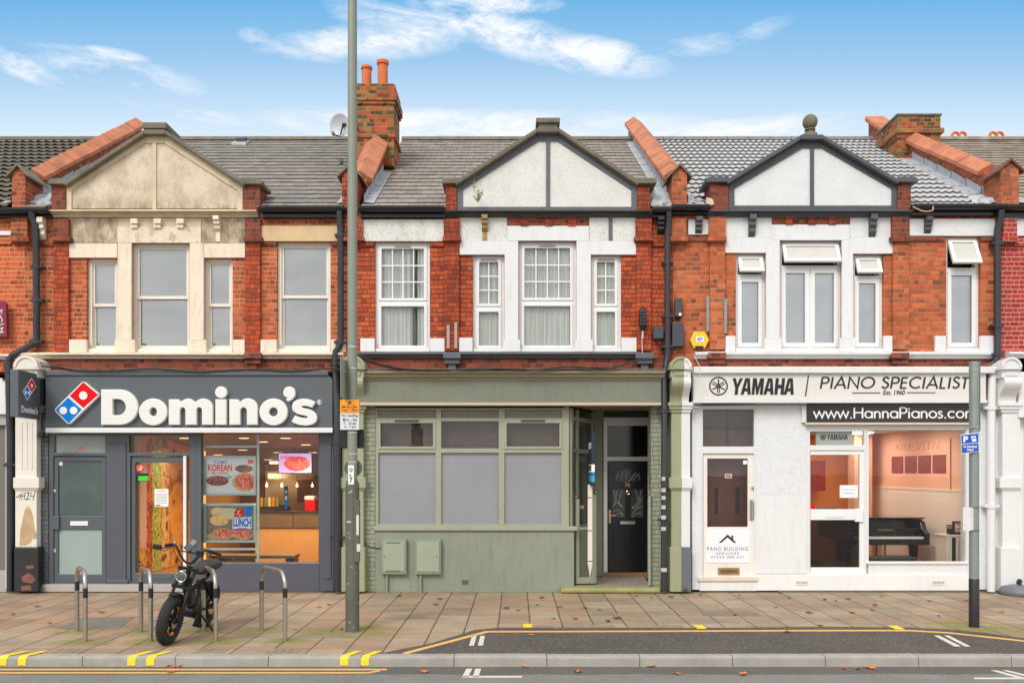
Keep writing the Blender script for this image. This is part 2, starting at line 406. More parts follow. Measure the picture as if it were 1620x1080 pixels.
def glass(name, tint=(0.99, 1.0, 0.995, 1), boost=1.0, base=0.02, rough=0.01, refl=(1, 1, 1, 1)):
    m, t = newmat(name)
    co = t.n('ShaderNodeTexCoord').outputs['Object']
    f = t.m('ADD', t.m('MULTIPLY', t.n('ShaderNodeFresnel', IOR=1.5).outputs[0], boost), base, clamp=True)
    nb = t.n('ShaderNodeBump', Height=t.noise(co, 1.6, 2, 0.5), Strength=0.06, Distance=0.02).outputs[0]
    tr = t.n('ShaderNodeBsdfTransparent', Color=tint); gl = t.n('ShaderNodeBsdfGlossy', Color=refl, Roughness=rough, Normal=nb)
    t.n('ShaderNodeOutputMaterial', Surface=t.n('ShaderNodeMixShader', i0=f, i1=tr, i2=gl))
    return m
def emit(name, col, s):
    m, t = newmat(name); finish(t, col, 0.5, emis=col, estr=s); return m

B_ORANGE = [(0.0, c(128, 62, 48)), (0.12, c(160, 74, 50)), (0.4, c(186, 86, 54)), (0.7, c(202, 96, 58)), (0.9, c(214, 116, 74)), (1.0, c(176, 96, 72))]
brickA = brick('red_brick_light_pointing', B_ORANGE, c(200, 168, 124), mort=0.0125, soot=0.5, mdark=0.4)
brickB = brick('red_brick_dark_pointing', [(0.0, c(140, 62, 42)), (0.2, c(180, 76, 44)), (0.65, c(200, 88, 50)), (0.9, c(210, 104, 62)), (1.0, c(170, 84, 56))], c(96, 66, 46), mort=0.0125, soot=0.55, mdark=0.4, wash=(c(222, 176, 140), 3.0, 0.12))
brickC = brick('orange_brick_buff_pointing', [(0.0, c(124, 70, 54)), (0.12, c(176, 86, 56)), (0.55, c(202, 98, 60)), (0.9, c(216, 118, 76)), (1.0, c(150, 84, 62))], c(176, 140, 100), mort=0.0125, soot=0.45, mdark=0.35, wash=(c(226, 190, 160), 2.2, 0.16))
brickPier = brick('rubbed_red_brick', [(0.0, c(150, 64, 44)), (0.4, c(186, 78, 46)), (0.8, c(204, 90, 52)), (1.0, c(160, 74, 52))], c(90, 62, 46), mort=0.011, soot=0.75)
brickDark = brick('sooty_brown_brick', [(0.0, c(92, 48, 40)), (0.4, c(138, 66, 48)), (0.8, c(160, 80, 58)), (1.0, c(120, 72, 60))], c(146, 116, 92), soot=0.35, mdark=0.4)
brickStock = brick('weathered_stock_brick', [(0.0, c(74, 60, 44)), (0.2, c(120, 96, 60)), (0.4, c(168, 136, 76)), (0.55, c(190, 96, 58)), (0.8, c(196, 88, 52)), (1.0, c(88, 66, 50))], c(176, 150, 104), soot=0.35, mdark=0.4)
brickRedPaint = brick('red_painted_brick', [(0.0, c(158, 50, 46)), (1.0, c(186, 66, 58))], c(214, 176, 158), soot=0.25)
brickOrangeLight = brick('orange_brick_cream_joints', [(0.0, c(170, 70, 44)), (0.4, c(204, 92, 54)), (1.0, c(220, 108, 66))], c(206, 176, 132), soot=0.2)
brickGrey = brick('grey_painted_brick', [(0.0, c(88, 93, 96)), (1.0, c(98, 103, 106))], c(64, 68, 70), soot=0.1, rough=0.55)
brickSage = brick('sage_painted_brick', [(0.0, c(150, 155, 132)), (1.0, c(160, 165, 142))], c(100, 104, 84), soot=0.12, rough=0.55)
brickWhite = brick('white_painted_brick', [(0.0, c(225, 226, 227)), (1.0, c(229, 230, 231))], c(214, 217, 220), mort=0.006, soot=0.04, rough=0.6, bump=0.18, sootcol=(.3, .27, .22, 1))
brickBlack = brick('black_painted_brick', [(0.0, c(48, 48, 50)), (1.0, c(58, 58, 60))], c(34, 34, 36), soot=0.2, rough=0.45)

def render_wall(name, col, spots, sk, bscale=90, bstr=0.8, stain=None, grime=None):
    m, t = newmat(name)
    co = t.n('ShaderNodeTexCoord').outputs['Object']
    base = t.mix(1.0, col, t.ramp(t.noise(co, 3, 5), [(0.3, 0.93), (0.7, 1.03)]), 'MULTIPLY')
    sp = t.noise(co, bscale * 0.45, 3, 0.7)
    base = t.mix(t.m('MULTIPLY', t.ramp(sp, [(0.52, 0.0), (0.68, 1.0)]), sk), base, spots)
    if grime is not None:
        zz = t.n('ShaderNodeSeparateXYZ', Vector=co).outputs[2]
        low = t.ramp(t.m('SUBTRACT', zz, grime), [(0.0, 1.0), (0.32, 0.0)])
        base = t.mix(t.m('MULTIPLY', t.m('MULTIPLY', low, t.ramp(t.noise(t.scale(co, 3, 3, 1.4), 2, 8, .75), [(0.36, 0.0), (0.6, 1.0)])), 0.8), base, c(112, 96, 66))
    if stain:
        z = t.n('ShaderNodeSeparateXYZ', Vector=co).outputs[2]
        st = t.ramp(t.noise(t.scale(co, 1.4, 1.4, 1.0), 2.2, 8, 0.7), [(0.46, 0.0), (0.72, 1.0)])
        base = t.mix(t.m('MULTIPLY', st, stain[1]), base, stain[0])
    finish(t, base, 0.9, 0, t.noise(co, bscale, 4, 0.8), bstr, 0.012, 0.25)
    return m
pebA = render_wall('aged_cream_pebbledash', c(230, 216, 192), c(146, 124, 98), 0.5, stain=(c(172, 148, 118), 0.8), grime=6.15)
pebB = render_wall('white_pebbledash', c(232, 231, 226), c(176, 168, 150), 0.5, bscale=70, stain=(c(186, 174, 150), 0.25))
pebC = render_wall('white_roughcast', c(230, 230, 229), c(206, 205, 198), 0.4, bscale=50)
creamStone = paint('cream_painted_stone', c(234, 219, 196), 0.6, 0.09, 2.5, dirt=0.4, dirtcol=c(150, 112, 72), bump=0.2, bscale=25)
creamPeel = paint('peeling_cream_render', c(230, 216, 192), 0.8, 0.12, 3, chips=(c(196, 180, 160), 4.5, 0.55), bump=0.9, bscale=9, bdist=0.02, dirt=0.3, dirtcol=c(120, 96, 70))
creamOld = paint('old_stained_cornice', c(216, 198, 168), 0.8, 0.15, 3, dirt=0.5, dirtcol=c(88, 76, 50), bump=0.5, bscale=20, streak=False)
cementCap = paint('mossy_cement', c(128, 120, 106), 0.95, 0.3, 4, dirt=0.6, dirtcol=c(64, 60, 46), bump=0.8, bscale=25, streak=False)
whiteSmooth = paint('white_masonry_paint', c(227, 227, 227), 0.55, 0.05, 2, dirt=0.2, dirtcol=c(150, 135, 110), bump=0.12, bscale=20)
whiteGloss = paint('white_gloss_paint', c(226, 226, 225), 0.35, 0.04, 2, dirt=0.14, dirtcol=c(140, 130, 110))
upvc = paint('white_plastic_frame', c(232, 232, 230), 0.28, 0.02, 2)
sashWhite = paint('aged_white_sash', c(232, 224, 210), 0.4, 0.05, 3, dirt=0.12, dirtcol=c(140, 110, 80))
greyTrim = paint('dark_grey_masonry_paint', c(98, 100, 104), 0.6, 0.1, 3, dirt=0.4, dirtcol=c(52, 52, 50), bump=0.3, bscale=25)
greyTrimC = paint('charcoal_masonry_paint', c(84, 85, 90), 0.6, 0.1, 3, dirt=0.35, dirtcol=c(44, 44, 44), bump=0.3, bscale=25)
greyWeather = paint('weathered_grey_moulding', c(84, 82, 76), 0.85, 0.3, 4, dirt=0.7, dirtcol=c(36, 34, 30), bump=0.6, bscale=22, streak=False)
blackGutter = paint('black_gutter_plastic', c(34, 34, 37), 0.3, 0.2, 3, dirt=0.2, dirtcol=c(90, 86, 78))
pipeBlack = paint('black_iron_pipe', c(48, 50, 56), 0.35, 0.15, 4, dirt=0.3, dirtcol=c(100, 96, 90))
terracotta = paint('terracotta_coping_tile', c(202, 126, 90), 0.85, 0.4, 3.5, dirt=0.8, dirtcol=c(122, 78, 62), bump=0.4, bscale=30, streak=False)
potClay = paint('clay_chimney_pot', c(214, 112, 66), 0.75, 0.15, 5, dirt=0.3, dirtcol=c(120, 60, 40))
leadGrey = paint('lead_flashing', c(176, 180, 184), 0.45, 0.2, 6, dirt=0.3, dirtcol=c(90, 90, 90), bump=0.8, bscale=12, bdist=0.02)
ridgeGrey = paint('grey_ridge_tile', c(128, 128, 128), 0.8, 0.2, 6)
sage = paint('sage_green_paint', c(150, 155, 134), 0.45, 0.06, 1.6, dirt=0.14, dirtcol=c(84, 84, 60), bump=0.08)
sageLight = paint('light_sage_frame_paint', c(162, 163, 142), 0.45, 0.08, 3, dirt=0.3, dirtcol=c(110, 106, 80))
sageDull = paint('dull_sage_fascia', c(126, 128, 112), 0.5, 0.12, 1.4, dirt=0.3, dirtcol=c(90, 88, 66), bump=0.08)
sageWall = paint('sage_rendered_riser', c(141, 147, 130), 0.6, 0.14, 1.3, dirt=0.42, dirtcol=c(92, 96, 76), bump=0.12, bscale=18, chips=(c(92, 92, 76), 26, 0.74))
taupe = paint('taupe_soffit_paint', c(170, 156, 134), 0.5, 0.06, 2)
fasciaGrey = paint('slate_grey_sign_panel', c(88, 94, 98), 0.35, 0.05, 1.2, dirt=0.05)
frameGrey = paint('grey_aluminium_frame', c(87, 93, 98), 0.32, 0.04, 2)
panelGrey = paint('dark_slate_panel', c(84, 86, 96), 0.38, 0.05, 1.5, dirt=0.08, dirtcol=c(110, 106, 100))
silver = paint('silver_trim', c(226, 228, 228), 0.3, 0.04, 2)
plinthGrey = paint('pale_stone_threshold', c(176, 168, 164), 0.6, 0.06, 3, dirt=0.15)
signOff = paint('light_grey_sign_board', c(222, 218, 212), 0.35, 0.03, 1.5, dirt=0.03)
darkVinyl = paint('dark_banner_vinyl', c(50, 46, 50), 0.3, 0.1, 1.5)
letterBlack = flat('black_lettering', c(30, 26, 24), 0.4)
letterWhite = flat('white_lettering', c(240, 240, 236), 0.35)
letterCream = paint('white_acrylic_lettering', c(230, 229, 224), 0.35, 0.03, 4)
logoRed = flat('red_vinyl', c(226, 0, 14), 0.5, spec=.2); logoBlue = flat('blue_vinyl', c(0, 120, 214), 0.5, spec=.2)
pavGreyBase = None
steel = paint('brushed_steel', c(186, 178, 168), 0.32, 0.12, 5, metal=0.85, dirt=0.2, dirtcol=c(100, 84, 66))
galv = paint('galvanised_steel', c(146, 154, 148), 0.5, 0.14, 6, metal=0.35, dirt=0.15, dirtcol=c(120, 116, 104))
poleGreen = paint('olive_grey_lamp_paint', c(138, 142, 126), 0.5, 0.1, 3, dirt=0.15, dirtcol=c(104, 104, 84))
poleBase = paint('scuffed_dark_lamp_base', c(96, 96, 84), 0.6, 0.2, 4, chips=(c(190, 186, 172), 16, 0.635), dirt=0.2, dirtcol=c(60, 58, 48))
blackTape = flat('black_tape', c(36, 34, 34), 0.5)
rubber = paint('tyre_rubber', c(44, 44, 44), 0.75, 0.2, 20, bump=0.9, bscale=45, bdist=0.01)
bikeBlack = paint('satin_black_metal', c(24, 24, 26), 0.5, 0.1, 4, spec=.35)
seatBlack = paint('black_vinyl_seat', c(44, 42, 42), 0.5, 0.1, 4)
chrome = flat('bright_chrome', c(220, 220, 220), 0.12, metal=1.0)
orangeP = flat('orange_plastic', c(240, 130, 30), 0.4)
brass = flat('worn_brass', c(190, 150, 90), 0.3, metal=0.9)
blackDoor = paint('black_composite_door', c(22, 23, 23), 0.25, 0.1, 3)
vinylGrey = paint('grey_frosting_film', c(148, 149, 154), 0.22, 0.10, 0.7, dirt=0.12, dirtcol=c(176, 176, 176))
frostGreen = paint('pale_green_frosted_film', c(152, 168, 162), 0.35, 0.05, 1.5)
frostDark = paint('smoky_green_obscured_glass', c(86, 100, 96), 0.2, 0.35, 1.4)
backGrey = paint('plain_grey_backing', c(198, 204, 207), 0.55, 0.10, 0.9)  # even grey sheet behind the sash panes
skyReflBlue = paint('pale_blue_sky_reflection', c(212, 224, 240), 0.5, 0.14, 0.9)  # pale sky reflection in the panes put into this colour
hopGrey = paint('grey_hopper_sheet', c(206, 202, 194), 0.6, 0.06, 5)  # opaque warm grey in place of the hopper glass
darkRoom = flat('dark_interior', c(58, 46, 42), 0.8)
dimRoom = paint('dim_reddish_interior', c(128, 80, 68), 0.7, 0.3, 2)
brownRefl = paint('brown_reflection_backing', c(110, 84, 70), 0.6, 0.35, 2.2)  # brown reflection of the street opposite put into this backing colour
yellow = paint('fresh_yellow_paint', c(246, 214, 40), 0.55, 0.06, 8, chips=(c(150, 140, 110), 22, 0.70))
amberLine = paint('worn_amber_road_line', c(232, 178, 96), 0.7, 0.12, 6, chips=(c(110, 100, 88), 12, 0.66))
whiteLine = paint('worn_white_road_line', c(214, 208, 194), 0.7, 0.1, 6, chips=(c(120, 116, 110), 14, 0.66))
GL = glass('window_glass', boost=.8, base=0.0); GLs = glass('sky_reflecting_glass', boost=1.6, base=0.10); GLshop = glass('shop_glass', tint=(0.97, 0.97, 0.97, 1), boost=0.55, base=0.0)

def curtain_mat():
    m, t = newmat('net_curtain'); co = t.n('ShaderNodeTexCoord').outputs['Object']
    n = t.noise(t.scale(co, 30, 30, 1.2), 1.0, 4, 0.6)
    finish(t, t.ramp(n, [(0.3, c(228, 230, 222)), (0.7, c(250, 250, 246))]), 0.9); return m
netCurtain = curtain_mat()

def tile_mat(name, a, b, d, moss, width=0.25, gauge=0.1503, jd=0.45):
    m, t = newmat(name)
    co = t.n('ShaderNodeTexCoord').outputs['Object']; sp = t.n('ShaderNodeSeparateXYZ', Vector=co)
    row = t.m('FLOOR', t.m('DIVIDE', t.m('SUBTRACT', sp.outputs[2], Z(329, -.10) + .012), gauge))
    u = t.m('ADD', t.m('DIVIDE', t.m('ADD', sp.outputs[0], 40.0), width), t.m('MULTIPLY', row, 0.5))
    rnd = t.n('ShaderNodeTexWhiteNoise', {'noise_dimensions': '3D'}, Vector=t.n('ShaderNodeCombineXYZ', X=t.m('FLOOR', u), Y=row, Z=3.0).outputs[0]).outputs[0]
    col = t.ramp(rnd, [(0, a), (0.5, b), (1.0, d)])
    fu = t.m('FRACT', u); e = t.m('MINIMUM', fu, t.m('SUBTRACT', 1.0, fu))
    col = t.mix(t.m('MULTIPLY', t.m('LESS_THAN', e, 0.022), jd), col, (0.03, 0.03, 0.03, 1))
    col = t.mix(1.0, col, t.ramp(t.noise(co, 6, 6, 0.7), [(0.3, 0.75), (0.7, 1.15)]), 'MULTIPLY')
    col = t.mix(t.ramp(t.noise(co, 5.5, 5, 0.75), [(0.62, 0.0), (0.69, moss)]), col, c(96, 100, 50))
    finish(t, col, 0.8, 0, t.noise(co, 40, 4), 0.3, 0.006, 0.3)
    return m
slateA = tile_mat('grey_slate_mossy', c(130, 123, 117), c(137, 130, 124), c(143, 136, 130), 1.0)
slateB = tile_mat('grey_brown_slate', c(138, 129, 121), c(146, 137, 129), c(152, 143, 135), 0.6)
tileD = tile_mat('brown_concrete_tile', c(134, 122, 108), c(150, 138, 122), c(160, 148, 134), 0.2, jd=0.2)
tilePan = paint('pale_grey_pantile', c(182, 181, 180), 0.5, 0.08, 4, dirt=0.12, dirtcol=c(120, 120, 118))
tileOld = paint('old_dark_pantile', c(112, 104, 92), 0.85, 0.25, 6, dirt=0.4, dirtcol=c(60, 54, 44), streak=False)

# ---------------------------------------------------------------- ground
def pavement_mat():
    m, t = newmat('paving_slabs'); co = t.n('ShaderNodeTexCoord').outputs['Object']; sp = t.n('ShaderNodeSeparateXYZ', Vector=co)
    x = t.m('ADD', sp.outputs[0], 40.0 - 0.07 + 0.0); y = t.m('ADD', sp.outputs[1], 40.0)
    wob = t.m('MULTIPLY', t.m('SUBTRACT', t.noise(co, 1.1, 2), 0.5), 0.02)
    cx = t.m('DIVIDE', t.m('ADD', x, wob), 0.405); ci = t.m('FLOOR', cx); fx = t.m('FRACT', cx)
    st = t.n('ShaderNodeTexWhiteNoise', {'noise_dimensions': '1D'}, W=ci).outputs[0]
    cy = t.m('ADD', t.m('DIVIDE', t.m('ADD', y, wob), 0.61), t.m('MULTIPLY', t.m('GREATER_THAN', st, 0.45), 0.5)); yi = t.m('FLOOR', cy); fy = t.m('FRACT', cy)
    rnd = t.n('ShaderNodeTexWhiteNoise', {'noise_dimensions': '2D'}, Vector=t.n('ShaderNodeCombineXYZ', X=ci, Y=yi).outputs[0]).outputs[0]
    col = t.ramp(rnd, [(0.0, c(158, 140, 120)), (0.3, c(172, 152, 131)), (0.7, c(181, 162, 141)), (0.9, c(172, 158, 138)), (1.0, c(156, 144, 126))])
    ex = t.m('MULTIPLY', t.m('MINIMUM', fx, t.m('SUBTRACT', 1.0, fx)), 0.405); ey = t.m('MULTIPLY', t.m('MINIMUM', fy, t.m('SUBTRACT', 1.0, fy)), 0.61)
    jx = t.m('LESS_THAN', ex, t.m('ADD', 0.005, t.m('MULTIPLY', t.noise(co, 2.5, 3), 0.010))); jy = t.m('LESS_THAN', ey, 0.007)
    big = t.noise(t.scale(co, 0.7, 1.6, 1), 1.1, 7, 0.62)
    col = t.mix(t.ramp(big, [(0.35, 0.0), (0.68, 1.0)]), t.mix(1.0, col, (0.96, 0.88, 0.80, 1), 'MULTIPLY'), t.mix(1.0, col, (0.94, 0.96, 0.94, 1), 'MULTIPLY'))
    col = t.mix(1.0, col, t.ramp(t.noise(t.scale(co, 3, 9, 1), 1.6, 8, 0.72), [(0.3, 0.80), (0.7, 1.08)]), 'MULTIPLY')
    col = t.mix(1.0, col, t.ramp(t.noise(t.scale(co, 1, 2, 1), 0.9, 9, 0.75), [(0.35, 0.72), (0.55, 1.0), (0.75, 1.1)]), 'MULTIPLY')
    spots_ = t.ramp(t.noise(co, 9, 3, 0.5), [(0.70, 0.0), (0.74, 0.5)])
    col = t.mix(spots_, col, c(96, 84, 72))
    # brown leaf stains, smeared along the street
    ls = t.ramp(t.noise(t.scale(co, 3, 12, 1), 1.5, 5, 0.6), [(0.62, 0.0), (0.72, 0.65)])
    col = t.mix(ls, col, c(120, 76, 54))
    pk = t.ramp(t.noise(t.scale(co, 0.5, 1.2, 1), 1.0, 4, 0.6, 0.5), [(0.45, 0.0), (0.62, 0.55)])
    left = t.m('MULTIPLY', pk, t.m('LESS_THAN', sp.outputs[0], 1.0))
    col = t.mix(t.m('MULTIPLY', left, 0.7), col, c(190, 146, 118))
    # moss along the building line, the kerb and round the feet of posts
    band = t.m('MULTIPLY', t.m('GREATER_THAN', sp.outputs[1], -0.30), 0.45)
    mossm = None
    for (qx, qy, r) in MOSS:
        d = t.m('SQRT', t.m('ADD', t.m('POWER', t.m('SUBTRACT', sp.outputs[0], qx), 2), t.m('POWER', t.m('MULTIPLY', t.m('SUBTRACT', sp.outputs[1], qy), 1.3), 2)))
        g = t.m('SUBTRACT', 1.0, t.m('DIVIDE', d, r), clamp=True); mossm = g if mossm is None else t.m('MAXIMUM', mossm, g)
    mn = t.noise(co, 5, 7, 0.7)
    mm = t.m('MULTIPLY', t.m('MAXIMUM', t.m('MULTIPLY', mossm, 2.6), band), t.ramp(mn, [(0.38, 0.0), (0.62, 1.0)]), clamp=True)
    col = t.mix(t.m('MULTIPLY', mm, 0.9), col, c(132, 130, 66))
    # dark repaired patch
    jm = t.m('MAXIMUM', t.m('MULTIPLY', jx, 0.85), t.m('MULTIPLY', jy, 0.45))
    col = t.mix(jm, col, c(84, 72, 54))
    h = t.m('ADD', t.m('MULTIPLY', t.m('SUBTRACT', 1.0, t.m('MAXIMUM', jx, jy)), 1.0), t.m('MULTIPLY', rnd, 0.5))
    finish(t, col, 0.75, 0, t.m('ADD', h, t.m('MULTIPLY', t.noise(co, 60, 3), 0.2)), 0.4, 0.006, 0.3)
    return m
RACKS = [((122, 998), (135, 1014)), ((223, 999), (238.5, 1014)), ((322, 997), (341, 1014)), ((414, 997), (451, 1013.5))]
LAMP = G(557.5, 998); POST = G(1541, 991)
MOSS = [(LAMP.x, LAMP.y, 0.75), (POST.x, POST.y, 0.8)]
for a_, b_ in RACKS:
    for q_ in (a_, b_): g_ = G(*q_); MOSS.append((g_.x, g_.y, 0.4))
pavMat = pavement_mat()
def asphalt_mat(name, base, agg, k, two=None):
    m, t = newmat(name); co = t.n('ShaderNodeTexCoord').outputs['Object']
    vo = t.n('ShaderNodeTexVoronoi', Vector=co, Scale=70.0)
    n = t.noise(co, 120, 3, 0.8)
    col = t.mix(1.0, base, t.ramp(t.noise(co, 1.5, 6, 0.6), [(0.3, 0.85), (0.7, 1.12)]), 'MULTIPLY')
    col = t.mix(t.m('MULTIPLY', t.m('GREATER_THAN', t.n('ShaderNodeTexWhiteNoise', {'noise_dimensions': '3D'}, Vector=vo.outputs['Color']).outputs[0], 0.88), k), col, agg)
    col = t.mix(1.0, col, t.ramp(n, [(0.3, 0.72), (0.7, 1.2)]), 'MULTIPLY')
    if two:
        y = t.n('ShaderNodeSeparateXYZ', Vector=co).outputs[1]
        e = t.m('ADD', t.m('MULTIPLY', t.m('SUBTRACT', t.noise(co, 1.2, 3), 0.5), 0.15), y)
        col = t.mix(t.m('MULTIPLY', t.m('GREATER_THAN', e, two[1]), 0.9), col, t.mix(1.0, col, two[0], 'MULTIPLY'))
    finish(t, col, 0.85, 0, t.m('ADD', n, vo.outputs['Distance']), 0.7, 0.01, 0.3)
    return m
roadMat = asphalt_mat('worn_road_asphalt', c(134, 131, 126), c(176, 172, 162), 0.3, two=((0.55, 0.52, 0.50, 1), -5.07))
bayMat = asphalt_mat('dark_bay_asphalt', c(92, 86, 80), c(160, 152, 140), 0.4)
kerbMat = paint('granite_kerb_stone', c(166, 161, 152), 0.8, 0.2, 4, dirt=0.45, dirtcol=c(128, 118, 104), streak=False, bump=0.4, bscale=40)

KB, KF = -4.60, -4.735      # back and face of the kerb
mb = MB(); mb.box(-40, 40, KB + 0.004, 14, -0.3, 0.0); struct(obj('pavement', mb, pavMat))
mb = MB(); mb.box(-400, 400, -400, KF + 0.02, -0.35, -0.105); struct(obj('road', mb, roadMat))
mb = MB(); mb.box(-400, 400, 14, 600, -0.4, -0.02); struct(obj('ground', mb, paint('rear_yard_ground', c(120, 116, 104), 0.9, 0.2, 0.2)))
mb = MB(); xk = -20.0 + 0.2
joints = [G(p, 1046).x for p in (112, 258, 403, 547, 694, 843, 996, 1152, 1306, 1470)]
step = (joints[-1] - joints[0]) / 9
xs_ = [joints[0] + step * i for i in range(-9, 20)]
for i in range(len(xs_) - 1):
    a, b = xs_[i] + 0.004, xs_[i + 1] - 0.004
    dz = random.uniform(-.002, .003)
    mb.prism_x([(KB, -0.3), (KB, 0.003 + dz), (KF + 0.02, 0.001 + dz), (KF + 0.004, -0.008 + dz), (KF, -0.025 + dz), (KF - 0.006, -0.3)], a, b)
struct(obj('kerb', mb, kerbMat))
mb = MB(); mb.box(xs_[0], xs_[-1], KB + .001, KF + .012, -0.3, -0.012); struct(obj('kerb_bedding', mb, flat('dark_joint_fill', c(70, 64, 56))))
# loading bay let into the pavement
bay = [(598, 1034.2), (680, 1018), (752, 996), (790, 992.3), (1100, 993), (1300, 991), (1440, 992), (1500, 995), (1560, 1001), (1625, 1010), (1760, 1029), (1800, 1034.2)]
bp = [(G(a, b).x, G(a, b).y) for a, b in bay]; bp[0] = (bp[0][0], KB + .002); bp[-1] = (bp[-1][0], KB + .002)
mb = MB(); mb.prism_z(bp, -0.05, 0.004); struct(obj('loading_bay', mb, bayMat))
def strip(pts, wd, z0, z1, mb):
    out = ribbon(pts, wd); n = len(pts); m2 = 2 * n
    vs = [(a, b, z0) for a, b in out] + [(a, b, z1) for a, b in out]
    mb.add(vs, [(m2 + i, m2 + i + 1, m2 + m2 - 2 - i, m2 + m2 - 1 - i) for i in range(n - 1)] + [(i, (i + 1) % m2, m2 + (i + 1) % m2, m2 + i) for i in range(m2)])
def g2(px, py, z=0): v = G(px, py, z); return (v.x, v.y)
mb = MB(); strip([g2(640, 1033.8), g2(700, 1018), g2(771, 999.2), g2(900, 999), g2(1300, 997.5), g2(1440, 997.5), g2(1500, 1001), (g2(1620, 1014)), g2(1740, 1031)], 0.075, 0.003, 0.008, mb)
struct(obj('loading_bay_line', mb, amberLine))
RZ = -0.105
mb = MB()
strip([g2(-300, 1058.5, RZ), g2(612, 1058.5, RZ)], 0.048, RZ, RZ + .004, mb)
strip([g2(-300, 1063.7, RZ), g2(582, 1063.7, RZ), g2(600, 1060.5, RZ)], 0.048, RZ, RZ + .0034, mb)
struct(obj('double_yellow_lines', mb, amberLine))
mb = MB()
def quad(pts, z0, z1, zr): mb.prism_z([g2(a, b, zr) for a, b in pts], z0, z1)
for q in ([(747, 1006), (754, 1006), (750, 1021), (742, 1021)], [(760, 1006), (767, 1006), (764, 1021), (756, 1021)],
          [(1478, 1005.5), (1486, 1005.5), (1520, 1022.5), (1510, 1022.5)], [(1494, 1005.5), (1501, 1005.5), (1535, 1022.5), (1526, 1022.5)]): quad(q, 0.003, 0.008, 0)
for q in ([(738, 1057.5), (747, 1057.5), (741, 1070), (731, 1070)], [(752, 1057.5), (761, 1057.5), (757, 1070), (748, 1070)], [(731, 1069), (826, 1069), (826, 1071), (731, 1071)],
          [(1568, 1060), (1577, 1060), (1618, 1071), (1607, 1071)], [(1586, 1060), (1594, 1060), (1640, 1071), (1629, 1071)], [(1541, 1071.5), (1700, 1071.5), (1700, 1073.5), (1541, 1073.5)]): quad(q, RZ, RZ + .004, RZ)
struct(obj('parking_bay_marks', mb, whiteLine))
mb = MB()
for (a, b, t_, bt, n_) in ((90, 142, 1026, 1033, 4), (316, 366, 1025, 1033, 4), (429, 478, 1026, 1033, 4), (514, 560, 1000, 1007, 3), (845, 876, 988.5, 992.5, 4), (932, 972, 988.5, 992.5, 4), (1034, 1078, 988, 992.5, 5), (975, 1014, 970, 975, 3), (1020, 1060, 966, 972, 5), (148, 182, 1014, 1020, 3)):
    ta, tb = G(a, t_), G(b, t_); ba = G(a, bt)
    x0, x1, y0, y1 = ta.x, tb.x, ba.y, ta.y; w_ = (x1 - x0) / n_
    for i in range(n_): mb.box(x0 + i * w_ + .006, x0 + (i + 1) * w_ - .006, y0 + .004, y1 - .004, -.02, .003 + (i % 2) * .0008)
struct(obj('paving_setts', mb, paint('mossy_brown_setts', c(150, 134, 108), .85, .25, 6, dirt=.6, dirtcol=c(110, 108, 64), streak=False, bump=.5, bscale=40)))
# yellow no-loading blips painted over pavement edge and kerb
mb = MB()
for a in (4, 34, 203, 232, 531, 563):
    x0 = G(a + 14, 1031).x; wd = 0.085; sh = 0.10
    mb.add([(x0, KF - .008, -0.09), (x0 + wd, KF - .008, -0.09), (x0 + wd, KF - .002, -0.018), (x0, KF - .002, -0.018), (x0 + .012, KF + .02, .007), (x0 + wd + .012, KF + .02, .007), (x0 + wd + sh * .6, KB, .009), (x0 + sh * .6, KB, .009), (x0 + wd + sh, KB + .12, .006), (x0 + sh, KB + .12, .006)],
           [(0, 1, 2, 3), (3, 2, 5, 4), (4, 5, 6, 7), (7, 6, 8, 9)])
for (a, b) in ((834, 990), (1107, 992), (1418, 993)):
    q = G(a, b); mb.box(q.x - .05, q.x + .06, q.y - .10, q.y + .13, 0.002, 0.0095)
struct(obj('kerb_blip_marks', mb, yellow))

# ---------------------------------------------------------------- houses
RIDGE_Y, RIDGE_Z, EAVE_Y, EAVE_Z = 4.9, Z(222, 4.9), -0.10, Z(329, -0.10)
hA = root('terraced_house', (-5.3, 0, 0), 'brick terraced house with aged cream pebbledash gable above a grey pizza shopfront', 'house')
hB = root('terraced_house', (0.0, 0, 0), 'brick terraced house with white gable capped by a square block above a sage green shopfront', 'house')
hC = root('terraced_house', (5.1, 0, 0), 'brick terraced house with white gable and stone ball finial above a white piano shop', 'house')
hL = root('terraced_house', (-9.8, 0, 0), 'orange brick house with old dark roof tiles cut off by the left edge', 'house')
hR = root('terraced_house', (9.6, 0, 0), 'red painted brick house with brown roof cut off by the right edge', 'house')

